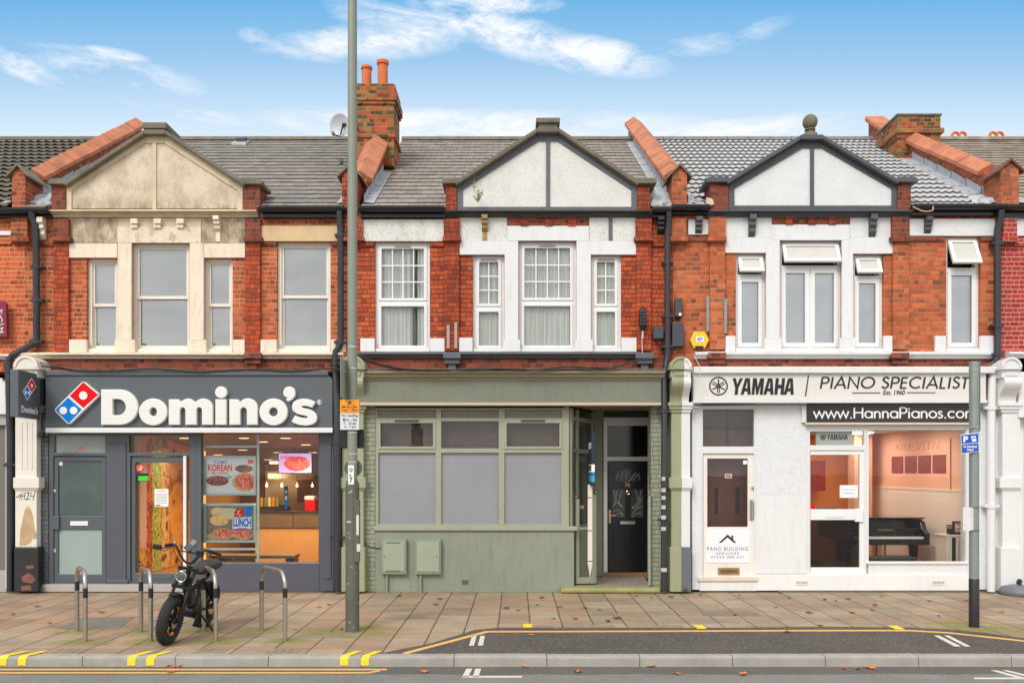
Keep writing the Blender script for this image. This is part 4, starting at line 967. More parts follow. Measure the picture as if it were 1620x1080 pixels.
def bracket(parent, px, t, bt, wd, mat, name='eaves_bracket', tail=None):
    x0, x1 = X(px - wd / 2), X(px + wd / 2); z1, z0 = Z(t), Z(bt); H = z1 - z0
    pr = [(-.018, z1), (-.14, z1), (-.15, z1 - .25 * H), (-.11, z1 - .33 * H), (-.12, z1 - .5 * H), (-.08, z1 - .62 * H), (-.085, z1 - .78 * H), (-.04, z0 + .05 * H), (-.018, z0)]
    mb = MB(); mb.prism_x(pr, x0, x1)
    if tail: mb.box(x0 + .01, x1 - .01, -.035, -.018, Z(tail), z0)
    obj(name, mb, mat, parent)
bracket(hA, 346, 345, 368, 9, creamStone, tail=383); bracket(hA, 70, 347, 380, 9, creamStone)
bracket(hB, 767, 343, 368, 9, paint('ochre_stained_bracket', c(170, 140, 90), .8, .3, 6, dirt=.5), tail=380)
mb = MB(); mb.pb(963, 969, 345, 380, -.035, .015); obj('timber_strip', mb, greyTrim, hB)
for px in (1188, 1378): bracket(hC, px, 342, 376, 10, greyTrimC)
for px in (1104, 1465): bracket(hC, px, 346, 371, 10, greyTrimC)
bracket(hB, 1044, 345, 370, 10, blackGutter)
stones(hB, pebB, [(726.4, 802, 344, 381), (932.4, 1006.6, 344, 381)], 'pebbledash_panel', -.02, 0)
stones(hB, brickDark, [(802.3, 932, 344, 357)], 'brick_frieze', -.03, 0)
mb = MB()
for a in (824, 862, 899): mb.pb(a, a + 12, 344.5, 357.5, -.055, .024)
objs('brick_dentil', mb, brickPier, hB)
stones(hB, whiteSmooth, [(802.3, 932, 357.3, 380.6), (727, 801.8, 381.2, 402.7), (932.4, 1006.4, 381.2, 402.7)], 'lintel', -.04)
stones(hB, whiteSmooth, [(798.3, 819.8, 381, 537), (912.2, 934.7, 381, 537)], 'stone_mullion', -.05)
stones(hB, whiteSmooth, [(797, 823, 537.2, 556), (910, 938, 537.2, 556)], 'mullion_base', -.07)
stones(hB, whiteSmooth, [(570, 592.5, 535, 556), (680.3, 703.5, 535, 556), (726.5, 747.6, 534, 556), (983.3, 1007, 534, 556)], 'sill_block', -.055)
stones(hB, render_wall('patchy_white_render', c(236, 236, 230), c(150, 140, 120), .6, stain=(c(170, 156, 130), .5)), [(569, 702.5, 347, 381.5)], 'window_lintel', -.035)
stones(hC, pebC, [(1147.4, 1221, 342, 375), (1345, 1412.6, 342, 375), ], 'roughcast_panel', -.02, 0)
stones(hC, brickDark, [(1221.3, 1344.7, 342, 355)], 'brick_frieze', -.03, 0)
mb = MB()
for a in (1243, 1279, 1311): mb.pb(a, a + 12, 342.5, 355.5, -.055, .024)
objs('brick_dentil', mb, brickPier, hC)
stones(hC, whiteSmooth, [(1221.3, 1344.7, 355.3, 379.8), (1147.4, 1221, 375.3, 399.8), (1345, 1412.6, 375.3, 401)], 'lintel', -.04)
stones(hC, whiteSmooth, [(1212.2, 1233.7, 380, 534), (1332.2, 1349.8, 380, 534)], 'stone_mullion', -.05)
stones(hC, whiteSmooth, [(1210, 1237, 534.2, 556), (1329, 1353, 534.2, 556)], 'mullion_base', -.07)
stones(hC, whiteSmooth, [(1148, 1163.7, 531, 556), (1398.3, 1412, 531, 556), (1480, 1496.6, 531, 556), (1551.3, 1572, 531, 556)], 'sill_block', -.055)
stones(hC, pebC, [(1089, 1122, 347, 371), (1439, 1574, 346, 373)], 'window_lintel', -.03)
stones(hR, whiteSmooth, [(1606, 1800, 345, 373)], 'window_lintel', -.03)
stones(hL, whiteSmooth, [(-200, 17, 365, 372)], 'window_lintel', -.03)

# sill string courses
def moulding(parent, a, b, t, bt, mat, proj=.13, name='sill_string_course'):
    z1, z0 = Z(t, -proj), Z(bt, -.05); H = z1 - z0
    mb = MB(); mb.prism_x([(-.001, z0), (-.05, z0), (-.06, z0 + .3 * H), (-proj + .03, z0 + .4 * H), (-proj, z0 + .6 * H), (-proj, z1 - .01), (-.001, z1 + .02)], X(a), X(b))
    obj(name, mb, mat, parent)
moulding(hA, 30, 545, 557, 567, creamStone); moulding(hB, 568, 1012, 556, 566, greyTrim); moulding(hC, 1098, 1577, 556, 567, whiteSmooth)
moulding(hL, -300, 26, 560, 568, whiteSmooth); moulding(hR, 1590, 1900, 556, 566, whiteSmooth)
for p, xs2, m_ in ((hB, (715, 1020), greyTrim), (hA, (399.5,), brickDark), (hC, (1135, 1425), brickDark)):
    for q in xs2:
        mb = MB(); mb.pb(q - 14, q + 14, 557.5, 566.5, -.16, .155); mb.pb(q - 12, q + 12, 566.7, 575, -.11, .105); mb.pb(q - 6, q + 6, 575.2, 584, -.07, .065)
        obj('corbel_block', mb, m_, p, bevel=.006)
# darker brick between string course and fascia
for p, a, b in ((hA, 60, 540), (hB, 570, 1055), (hC, 1098, 1576)):
    mb = MB(); mb.pb(a, b, 567.5, 588, -.012, .0115); obj('brick_band', mb, brickDark, p)

# gutters with fascia boards
def gutter(parent, a, b, t=328, bt=346):
    x0, x1 = X(a, -.15), X(b, -.15); zt = Z(t, -.15); g = .065
    pr = [(-.17 + g * math.cos(R(q)), zt - .005 + g * math.sin(R(q)) * 1.1) for q in range(180, 361, 20)]
    mb = MB(); mb.prism_x(pr + [(-.17 + g - .008, zt + .004), (-.17 - g + .0, zt + .004)], x0, x1)
    gt = obj('gutter', mb, blackGutter, parent)
    mb = MB(); mb.box(x0, x1, -.095, -.06, Z(bt - 1), zt - .01); mb.box(x0, x1, -.095, -.002, Z(bt - 1) - .012, Z(bt - 1)); obj('fascia_board', mb, blackGutter, parent)
gutter(hA, 412, 545); gutter(hB, 568, 703); gutter(hB, 1032, 1062, 330, 346); gutter(hC, 1062, 1122, 326, 341); gutter(hC, 1443, 1590, 325, 343); gutter(hR, 1590, 1900, 326, 346); gutter(hL, -300, 78, 331, 346)

def pipe(parent, pts, r, mat, brk=(), name='drainpipe', n=12):
    mb = MB(); mb.tube(pts, r, n)
    for (x, y, z) in brk: mb.box(x - r * 1.9, x + r * 1.9, y - r * .5, y + r + .03, z - .018, z + .018); mb.tube([(x, y, z - .035), (x, y, z + .035)], r * 1.22, n)
    return obj(name, mb, mat, parent, smooth=True)
yp = -.11
def pp_(px, py, Y=yp): return (X(px, Y), Y, Z(py, Y))
pipe(hL, [pp_(50, 332, -.17), pp_(51, 345, -.15), pp_(57, 358), pp_(58, 535), pp_(55, 543), pp_(20, 562), pp_(12, 572), pp_(11, 585)], .052, pipeBlack, [pp_(58, 422), pp_(58, 475), pp_(57, 540)])
pipe(hL, [pp_(13, 570), pp_(16, 690), pp_(16, 935)], .052, pipeBlack, [pp_(16, 735), pp_(15, 600)])
pipe(hA, [pp_(537, 334, -.17), pp_(537, 345, -.16), pp_(539, 372), pp_(539, 540), pp_(537, 548), pp_(531, 556), pp_(530, 566), pp_(530, 590)], .05, pipeBlack, [pp_(539, 372), pp_(538, 541), pp_(530, 575)])
pipe(hA, [pp_(530, 588, -.13), pp_(533, 640, -.2), pp_(533, 935, -.2)], .06, pipeBlack, [pp_(533, 700, -.2), pp_(533, 850, -.2)])
pipe(hB, [pp_(1058, 334, -.17), pp_(1058, 350, -.13), pp_(1056, 372), pp_(1056, 560), pp_(1054, 572), pp_(1051, 600, -.2), pp_(1050, 935, -.2)], .048, pipeBlack, [pp_(1056, 415), pp_(1056, 500), pp_(1055, 548), pp_(1050, 650, -.2), pp_(1050, 822, -.2)])
pipe(hC, [pp_(1584, 332, -.17), pp_(1583, 345, -.15), pp_(1578, 362), pp_(1578, 560), pp_(1574, 575)], .052, pipeBlack, [pp_(1578, 385), pp_(1578, 515), pp_(1577, 560)])
pipe(hC, [pp_(1576, 575, -.1), pp_(1570, 600, -.12), pp_(1568, 650, -.12), pp_(1568, 935, -.12)], .062, whiteGloss, [pp_(1568, 645, -.12), pp_(1568, 800, -.12)])
# stickers on the black pipe by the green shop
mb = MB()
for z_, w_ in ((757, 7), (775, 8), (787, 8), (802, 8), (818, 9), (836, 9)):
    mb.pb(1050 - w_ / 2 + .5, 1050 + w_ / 2 - 1, z_ - 3, z_ + 3, -.262, .003)
mb.pb(1046, 1055, 898, 904, -.262, .003)
objs('pipe_sticker', mb, flat('paper_sticker', c(186, 186, 192), .6), hB)
# grey cable trunking strips
for p, px, t, bt, m_ in ((hB, 709, 514, 551, leadGrey), (hB, 721, 510, 551, leadGrey), (hC, 1120, 468, 524, leadGrey), (hC, 1148, 473, 527, leadGrey)):
    mb = MB(); mb.pb(px - 2.3, px + 2.3, t, bt, -.085, .02); obj('cable_trunking', mb, galv if p is hC else flat('rust_stained_strip_%d' % px, c(176, 156, 146), .7), p)
def crumple(parent, px0, px1, py0, py1, Y, mat, seed):
    rnd = random.Random(seed); mb = MB(); n = 6; P = []
    for i in range(n):
        for j in range(n):
            P.append((X(px0 + (px1 - px0) * i / (n - 1), Y) + rnd.uniform(-.015, .015), Y + .30 * j / (n - 1) + rnd.uniform(-.03, .03), Z(py1 + (py0 - py1) * j / (n - 1), Y) + rnd.uniform(-.02, .03)))
    mb.add(P, [(i * n + j, i * n + j + 1, (i + 1) * n + j + 1, (i + 1) * n + j) for i in range(n - 1) for j in range(n - 1)])
    obj('crumpled_lead', mb, mat, parent)
crumple(hA, 404, 424, 317, 327, -.12, leadGrey, 1); crumple(hB, 692, 704, 314, 327, -.12, leadGrey, 2); crumple(hB, 1030, 1062, 296, 326, -.02, leadGrey, 3); crumple(hC, 1088, 1116, 306, 325, -.02, paint('pale_mortar_fillet', c(196, 192, 184), .9, .15, 6, bump=.6), 4)
crumple(hA, 42, 78, 298, 330, -.02, leadGrey, 5); crumple(hC, 1545, 1584, 302, 326, -.02, paint('pale_lead_sheet', c(190, 192, 194), .6, .2, 6, bump=.6), 6)
mb = MB(); mb.pp([(1118, 312), (1127, 314), (1131, 323), (1122, 326), (1117, 320)], -.09, .05); obj('broken_tile_bit', mb, creamOld, hC, bevel=.01)
# side walls of the terrace ends and the rear wall (party walls between rooms)
for p, xx in ((hL, -16), (hA, P1), (hB, P2), (hC, P3), (hR, P4)):
    mb = MB(); mb.prism_x([(.3, -.05), (9.5, -.05), (9.5, EAVE_Z - .2), (RIDGE_Y, RIDGE_Z - .12), (.3, EAVE_Z - .02)], xx - .09, xx + .09); obj('party_wall', mb, brickStock, p)
for p, a, b in ((hL, -16, P1), (hA, P1, P2), (hB, P2, P3), (hC, P3, P4), (hR, P4, 16)):
    mb = MB(); mb.box(a + .09, b - .09, 9.2, 9.5, -.05, EAVE_Z - .1); obj('rear_wall', mb, brickStock, p)
    mb = MB(); mb.box(a + .09, b - .09, .3, 9.2, Z(590) + .0, Z(590) + .15); obj('first_floor', mb, flat('dusty_floorboards', c(110, 90, 70), .8) if 'dusty_floorboards' not in MATS else MATS['dusty_floorboards'], p)

# ---------------------------------------------------------------- shopfront pilasters

def pilaster(parent, px0, px1, mats, ya=-.14, base_py=865, collar=(755, 772), name='shop_pilaster', flutes=0, slope=False, clipx=None):
    """mats: shaft/top material, base material. clipx = (xa, xb) world range to keep"""
    def bx(mb, e, t, bt, y): 
        x0, x1 = X(px0 - e, y), X(px1 + e, y)
        if clipx: x0, x1 = max(x0, clipx[0]), min(x1, clipx[1])
        mb.box(x0, x1, y, .12, Z(bt, y), Z(t, y))
    mb = MB()
    bx(mb, 0, 652, base_py, ya)
    sh = obj(name, mb, mats[0], parent, bevel=.006)
    mb = MB(); bx(mb, 3.5, collar[0], collar[1], ya - .04); bx(mb, 1.5, collar[1], collar[1] + 3, ya - .02); obj('collar', mb, mats[0], sh, bevel=.008)
    mb = MB()
    for e, t, bt, yy in ((5, 636, 642, -.07), (3.5, 642.2, 647, -.05), (1.5, 647.2, 652, -.025)): bx(mb, e, t, bt, ya + yy)
    obj('capital', mb, mats[0], sh, bevel=.006)
    # scroll bracket
    x0, x1 = X(px0, ya - .15), X(px1, ya - .15)
    if clipx: x0, x1 = max(x0, clipx[0]), min(x1, clipx[1])
    zt, zb = Z(597, ya - .2), Z(636, ya - .05); H = zt - zb
    pr = [(.12, zb), (ya - .03, zb), (ya - .04, zb + .15 * H), (ya - .07, zb + .32 * H), (ya - .15, zb + .5 * H), (ya - .21, zb + .68 * H), (ya - .225, zb + .85 * H), (ya - .20, zt), (.12, zt)]
    mb = MB(); mb.prism_x(pr, x0, x1); obj('scroll_bracket', mb, mats[0], sh, smooth=True)
    mb = MB(); bx(mb, 1, 584, 597, ya - .2); bx(mb, 3, 581, 584, ya - .25)
    obj('console_block', mb, mats[0], sh, bevel=.006)
    mb = MB(); x0, x1 = X(px0 + 5, ya - .2), X(px1 - 5, ya - .2)
    if clipx: x0, x1 = max(x0, clipx[0]), min(x1, clipx[1])
    if x1 > x0 + .02: mb.box(x0, x1, ya - .213, ya - .2, Z(594, ya - .2), Z(587, ya - .2)); obj('console_panel', mb, mats[0], sh, bevel=.004)
    # domed top
    yt = ya - .24; cx = (X(px0 - 2, yt) + X(px1 + 2, yt)) / 2; rr = (X(px1 + 2, yt) - X(px0 - 2, yt)) / 2; zb = Z(581, yt)
    hh = rr * .98
    P = [(cx + rr * math.cos(R(a)), zb + hh * math.sin(R(a))) for a in range(0, 181, 12)]
    if clipx: P = [(min(max(x, clipx[0]), clipx[1]), z) for x, z in P]
    if clipx:   # close the cut at its true height
        xc_ = clipx[0] if clipx[0] > cx - rr else clipx[1]
        if cx - rr < xc_ < cx + rr:
            zc_ = zb + hh * math.sqrt(max(0, 1 - ((xc_ - cx) / rr) ** 2))
            P = [p for p in [(cx + rr * math.cos(R(a)), zb + hh * math.sin(R(a))) for a in range(0, 181, 12)] if clipx[0] <= p[0] <= clipx[1]]
            P = ([(xc_, zb), (xc_, zc_)] + P) if xc_ == clipx[1] else (P + [(xc_, zc_), (xc_, zb)])
    mb = MB(); mb.prism(P, yt, .05)
    ring = [(cx + rr * q * math.cos(R(a)), zb + hh * q * math.sin(R(a))) for q in (1.04, .86) for a in (range(0, 181, 12) if q > 1 else range(180, -1, -12))]
    dm = obj('domed_top', mb, mats[0], sh, smooth=False, bevel=.006)
    if not clipx or True:
        A = [a for a in range(0, 181, 12) if (not clipx) or clipx[0] <= cx + rr * math.cos(R(a)) <= clipx[1]]
        rg = [(cx + rr * 1.03 * math.cos(R(a)), zb + hh * 1.03 * math.sin(R(a))) for a in A] + [(cx + rr * .80 * math.cos(R(a)), zb + hh * .80 * math.sin(R(a))) for a in A[::-1]]
        mb = MB(); mb.prism(rg, yt - .02, yt - .001); obj('dome_rim', mb, mats[0], sh, bevel=.004)
    mb = MB(); bx(mb, 2, base_py + .3, 936, ya - .05)
    x0, x1 = X(px0 - 2, ya - .05), X(px1 + 2, ya - .05)
    if clipx: x0, x1 = max(x0, clipx[0]), min(x1, clipx[1])
    obj('pilaster_base', mb, mats[1], sh, bevel=.012)
    if flutes:
        mb = MB()
        for k in range(flutes):
            q0 = px0 + 8 + k * 8; mb.pb(q0, q0 + 3, 668, 742, ya - .008, .012)
        obj('fluting', mb, mats[0], sh, bevel=.003)
    return sh
whiteOldPaint = paint('chipped_white_pilaster_paint', c(226, 220, 208), .6, .06, 3, dirt=.12, dirtcol=c(140, 120, 90), chips=(c(176, 146, 110), 1.9, .655), bump=.25)
blackOld = paint('cracked_black_paint', c(44, 44, 46), .35, .2, 5, chips=(c(128, 92, 78), 3.2, .64), bump=.6, bscale=14)
pilaster(hL, 24, 58, (whiteOldPaint, blackOld), flutes=3)
xs = X(1079, -.2)
sageP = paint('sage_pilaster_paint', c(158, 160, 128), .5, .06, 2, dirt=.25, dirtcol=c(96, 92, 60))
pilaster(hB, 1062, 1092, (sageP, sageP), clipx=(-99, xs - .0005))
pilaster(hC, 1062, 1092, (whiteGloss, paint('slate_base_paint', c(104, 106, 114), .5, .06, 3, dirt=.2)), clipx=(xs + .0005, 99))
pilaster(hB, 541, 575, (sageP, sageP))
pilaster(hR, 1586, 1614, (whiteGloss, whiteGloss))
mb = MB(); mb.pp([(31, 862), (32, 838), (36, 820), (39, 806), (44, 800), (47, 803), (49, 806), (52, 815), (54, 830), (55, 838), (57.5, 842), (57.5, 850), (54, 853), (52, 850), (48, 858), (40, 862)], -.1425, .003); obj('bare_render_patch', mb, paint('bare_sandy_render', c(196, 168, 132), .9, .2, 8, dirt=.4, dirtcol=c(150, 116, 84), bump=.8, bscale=30, streak=False), hL)
mb = MB()
for q in ([(34, 912), (44, 906), (52, 910), (56, 918), (50, 922), (36, 920)], [(33, 927), (48, 925), (50, 933), (34, 934)], [(40, 895), (52, 893), (54, 898), (42, 900)]): mb.pp(q, -.194, .004)
objs('bare_brick_patch', mb, paint('exposed_brick', c(136, 90, 78), .9, .3, 12), hL)
# graffiti scrawl on the left pilaster
mb = MB(); Yg = -.14
sc = [[(25, 787), (33, 781), (31, 790), (36, 779), (34, 791)], [(28, 786), (40, 783)], [(40, 778), (38, 790)], [(42, 780), (46, 778), (44, 786), (41, 790), (48, 789)], [(50, 778), (48, 785), (55, 784)], [(56, 776), (52, 791)]]
for k, s_ in enumerate(sc): ribbon_faces(mb, [(a, -b) for a, b in s_], .9, lambda p: (X(p[0], Yg), Z(-p[1], Yg)), Yg - .0008, .0012, k % 4)
obj('graffiti_scrawl', mb, letterBlack, hL)

def frame(parent, name, x0, x1, z0, z1, holes, yf, dep, mat, bevel=.004): 
    mb = MB(); mb.wall(x0, x1, z0, z1, yf, yf + dep, holes); return obj(name, mb, mat, parent, bevel=bevel)
def H(a, b, t, bt, Y): return (X(a, Y), X(b, Y), Z(bt, Y), Z(t, Y))
def PF(parent, name, rect, holes, Y, dep, mat, bevel=.004):
    x0, x1, z0, z1 = H(*rect, Y); return frame(parent, name, x0, x1, z0, z1, [H(*h, Y) for h in holes], Y, dep, mat, bevel)
def PB(parent, name, a, b, t, bt, Y, dep, mat, bevel=0.0):
    mb = MB(); mb.pb(a, b, t, bt, Y, dep); return obj(name, mb, mat, parent, bevel=bevel)

# ================================================================ A: pizza shop
PB(hA, 'wall_return', 60, 76, 655, 925, -.02, .2, brickGrey)
fs = root('fascia_sign', (X(298), -.2, 3.2), 'slate grey fascia board with big white raised lettering and domino logo over the pizza shop', 'shop sign')
YF = -.22
mb = MB(); mb.pp([(72, 676), (526, 676), (526, 602), (524, 597), (519, 594), (72, 594)], YF, .20); obj('sign_panel', mb, fasciaGrey, fs, bevel=.006)
PB(fs, 'top_ledge', 72, 519, 586, 593.6, YF - .03, .22, fasciaGrey, .008)
PB(fs, 'silver_trim', 72, 526, 676.3, 684, YF - .05, .24, silver, .006)
# raised lettering

def dletter(splines, name='raised_letter', mat=None, ext=.028, Yc=YF - .04, bev=.0):
    """splines in photo pixels"""
    sp = [[(X(a, Yc), Z(b, Yc)) for a, b in s_] for s_ in splines]
    vs, f_ = curve_mesh(sp, ext, .012)
    mb = MB(); mb.add([(x, y + Yc + .005, z) for x, y, z in vs], f_); return mb
def ell(cx, cy, rx, ry, n=40): return [(cx + rx * math.cos(2 * math.pi * i / n), cy + ry * math.sin(2 * math.pi * i / n)) for i in range(n)]
letters = []
letters.append([[(161.2, 672), (161.2, 616), (190, 616)] + arc(190.5, 644, 29, 28, -85, 85, 22) + [(190, 672)], [(179.5, 631.5), (179.5, 656.5), (187.5, 656.5)] + arc(187.8, 644, 12.4, 12.5, 85, -85, 16) + [(187.5, 631.5)]])
letters.append([ell(243.3, 651.6, 22.4, 21.4), ell(243.6, 651.4, 5.8, 6.9, 24)])
letters.append([[(268, 672), (268, 631.5), (284, 631.5), (285.6, 634.8)] + arc(298.5, 643, 13, 12.6, 228, 312, 10) + [(309, 635.5)] + arc(322.5, 644.5, 15.2, 14.2, 222, 360, 16) + [(337.7, 672), (320.5, 672), (320.5, 650)] + arc(316.2, 649.5, 4.2, 5, 0, -180, 10) + [(312, 650), (312, 672), (294.3, 672), (294.3, 650)] + arc(290, 649.5, 4.2, 5, 0, -180, 10) + [(285.6, 650), (285.6, 672)]])
letters.append([[(341.6, 672), (341.6, 631.5), (359.2, 631.5), (359.2, 672)]]); letters.append([ell(350.6, 620.6, 9.6, 9.4, 30)])
letters.append([[(363.6, 672), (363.6, 631.5), (378, 631.5), (379.8, 635.6)] + arc(393, 645, 15.4, 15, 222, 360, 18) + [(408.4, 672), (391.3, 672), (391.3, 651)] + arc(386.2, 650.5, 5.1, 6, 0, -180, 12) + [(381, 651), (381, 672)]])
letters.append([ell(433.4, 651.6, 22.4, 21.4), ell(433.3, 651.6, 6.8, 7.0, 24)])
letters.append([arc(458.3, 620.8, 9.6, 9.2, 60, -130 - 0, 2)[:0] + catmull([(467.9, 621), (466.8, 627), (462.5, 632), (456.8, 635.2), (453.2, 631.4), (456.6, 629.2), (455, 629.4), (450.4, 626.4), (448.7, 621), (450.8, 615), (456, 611.6), (462, 612.2), (466.4, 615.6)], 4, closed=True)])
zs_ = [(1478, 325), (1459, 357), (1440, 388), (1400, 374), (1360, 366), (1332, 369), (1322, 379), (1336, 388), (1400, 400), (1450, 420), (1485, 455), (1497, 500), (1485, 545), (1440, 575), (1370, 588), (1290, 578), (1240, 560), (1210, 540), (1230, 506), (1250, 472), (1290, 488), (1340, 500), (1378, 500), (1393, 491), (1380, 481), (1340, 472), (1270, 455), (1225, 420), (1214, 375), (1228, 325), (1270, 298), (1330, 286), (1400, 290), (1450, 308)]
letters.append([[(a / 7.043 + 290, b / 7.043 + 590) for a, b in zs_]])
for sp_ in letters: obj('raised_letter', dletter(sp_), letterCream, fs)
mb = MB(); q = YF; ring = [(X(505.2, q) + .035 * math.cos(R(a)), q - .004, Z(636, q) + .035 * math.sin(R(a))) for a in range(0, 360, 20)]; mb.tube(ring, .005, 6, closed=True); text_px(mb, 'R', 503.2, 507.4, 633, 639, q, .006, bold=.02); obj('registered_mark', mb, letterCream, fs)
def logo(parent, place, Y0, k=1.0, th=.05):
    """domino tile: place maps photo-pixel style coordinates"""
    cor = [(132.3, 602), (158.5, 624), (109.1, 672), (85.7, 648.2)]
    C0 = Vector((sum(p[0] for p in cor) / 4, sum(p[1] for p in cor) / 4))
    def rounded(pts, r):
        out = []
        for i, p in enumerate(pts):
            p = Vector(p); a = Vector(pts[i - 1]); b = Vector(pts[(i + 1) % len(pts)]); u = (a - p).normalized(); v = (b - p).normalized()
            for t in (0, .25, .5, .75, 1): q0 = p + u * r * (1 - t) ** 2 + v * r * t ** 2; out.append(tuple(q0))
        return out
    def shr(pts, e):
        n = len(pts); cc = Vector((sum(p[0] for p in pts) / n, sum(p[1] for p in pts) / n)); return [tuple(Vector(p) + (cc - Vector(p)).normalized() * e) for p in pts]
    lay = lambda pts, y0, y1, mat, nm: (lambda mb: (mb.prism([place(p) for p in pts], y0, y1), obj(nm, mb, mat, parent)))(MB())
    lay(rounded(cor, 5), Y0 - th, Y0, letterCream, 'logo_backing')
    m1, m2 = (108.4, 626.2), (132.5, 647.5)
    lay(shr([m1, cor[0], cor[1], m2], 2.6), Y0 - th - .004 * k, Y0 - th + .0, logoRed, 'logo_red_square')
    lay(shr([m1, m2, cor[2], cor[3]], 2.6), Y0 - th - .004 * k, Y0 - th + .0, logoBlue, 'logo_blue_square')
    mb = MB()
    for (a, b, r) in ((132.5, 625.5, 6.5), (100.9, 649.2, 6), (117.2, 649.2, 6)): mb.prism([place(p) for p in ell(a, b, r, r, 24)], Y0 - th - .007 * k, Y0 - th - .003 * k)
    objs('logo_dot', mb, letterWhite, parent)
logo(fs, lambda p: (X(p[0], YF - .06), Z(p[1], YF - .06)), YF - .0, th=.07)

# shopfront frame (one aluminium screen with openings)
Y = 0.0
PF(hA, 'shopfront_frame', (76, 309.9, 684, 924), [(86, 166, 688, 716), (84, 168, 721, 921), (204, 298, 688, 716), (206, 300, 721, 921)], 0.0, .10, frameGrey)
PF(hA, 'shopfront_frame', (310, 508, 684, 890), [(318, 504, 684.5, 889.5)], 0.0, .10, frameGrey)
PB(hA, 'panel_column', 171, 199, 700, 922, -.02, .018, panelGrey, .01)
PB(hA, 'base_block', 168, 202, 917, 925, -.03, .06, panelGrey, .006)
PB(hA, 'stallriser', 310, 506, 890, 935, -.01, .16, panelGrey, .005)
PB(hA, 'threshold', 62, 310, 924, 936, -.07, .2, plinthGrey, .01)
sp_ = PB(hA, 'shopfront_pillar', 506, 528, 684, 935, -.06, .2, panelGrey, .008)
mb = MB(); mb.pb(511, 524, 700, 915, -.075, .014); obj('pillar_panel', mb, panelGrey, sp_, bevel=.006)
PB(hA, 'drain_recess', 527, 541, 588, 936, -.01, .1, flat('near_black_recess', c(34, 34, 36), .6))  # flat slab coloured near black beside the drainpipe
# transoms
PB(hA, 'transom_glass', 85.5, 166.5, 687, 716.5, .04, .006, frostGreen)
PB(hA, 'number_plate', 119, 137, 705, 712, .035, .004, flat('faded_pink_plate', c(196, 170, 164), .5))
mb = MB(); text_px(mb, '703', 121, 135, 706, 711.5, .035, .002, bold=.02); obj('plate_digits', mb, flat('faded_red', c(170, 110, 104), .6), hA)
PB(hA, 'transom_glass', 203.5, 298.5, 687.5, 716.5, .04, .006, GLshop)
# left flat door
dr = PF(hA, 'flat_door', (84.5, 167.5, 722, 920.5), [(92, 161, 729, 816), (92, 161, 837, 908)], .025, .05, frameGrey)
PB(dr, 'pane', 91, 162, 728, 817, .05, .006, frostDark); PB(dr, 'pane', 91, 162, 836, 909, .05, .006, frostGreen)
PB(dr, 'letter_plate', 111, 139, 824, 831, .012, .012, silver, .003); PB(dr, 'lock_cover', 83.5, 93, 816, 837, -.01, .034, frameGrey, .005)
mb = MB()
for q in (774, 776, 868, 871): mb.pb(84.8, 88.2, q, q + 1.6, .018, .006)
mb.pb(91.5, 99, 730, 736, .045, .003); obj('lock_plates', mb, silver, dr)
# shop door: ajar leaf, white edge strip and pull bar
dr = PF(hA, 'shop_door', (208, 296, 722, 920.5), [(214, 289, 731, 906)], .03, .05, frameGrey)
PB(dr, 'pane', 213, 290, 730, 907, .052, .006, GLshop)
mb = MB(); mb.pb(289.5, 294.5, 721, 908, -.02, .03); obj('pull_bar', mb, letterCream, dr, bevel=.006)
mb = MB(); mb.pb(241, 271, 910, 915, .022, .006); obj('letter_plate', mb, frameGrey, dr, bevel=.002)
nt = root('door_notice', (X(255), .04, Z(787)), 'white printed opening notice stuck inside the pizza shop door', 'notice')
PB(nt, 'paper', 244.5, 266.5, 773, 801, .044, .002, letterWhite)
mb = MB(); text_px(mb, 'Opening Times', 249, 262, 775, 778, .0438, .001, bold=.01)
for k in range(7): mb.pb(247, 264, 781 + k * 2.3, 781.7 + k * 2.3, .0432, .001)
obj('print', mb, flat('grey_print', c(150, 150, 150), .6), nt)
mb = MB(); mb.pb(246.5, 254, 798, 800, .0432, .001); obj('red_footer', mb, logoRed, nt)
st = root('hygiene_sticker', (X(227), .04, Z(755)), 'bright green food rating sticker on the pizza shop door glass', 'sticker')
PB(st, 'backing', 217.5, 235.5, 748.5, 761, .045, .002, letterBlack); PB(st, 'green_panel', 218.8, 234.4, 752.5, 760, .0435, .001, flat('bright_green_print', c(70, 210, 40), .5))
st = root('delivery_sticker', (X(221), .04, Z(740)), 'orange sticker with a white ring high on the pizza shop door glass', 'sticker')
PB(st, 'backing', 216, 227, 735, 744.5, .045, .002, flat('orange_sticker', c(236, 90, 40), .5))
mb = MB(); mb.tube([(X(221.5) + .018 * math.cos(R(a)), .043, Z(738.8) + .018 * math.sin(R(a))) for a in range(0, 360, 24)], .005, 6, closed=True); mb.pb(219, 224, 741.5, 742.6, .0435, .001); obj('ring_mark', mb, letterWhite, st)
# display glass
PB(hA, 'display_glass', 317, 505, 684.5, 890, .05, .006, GLshop)
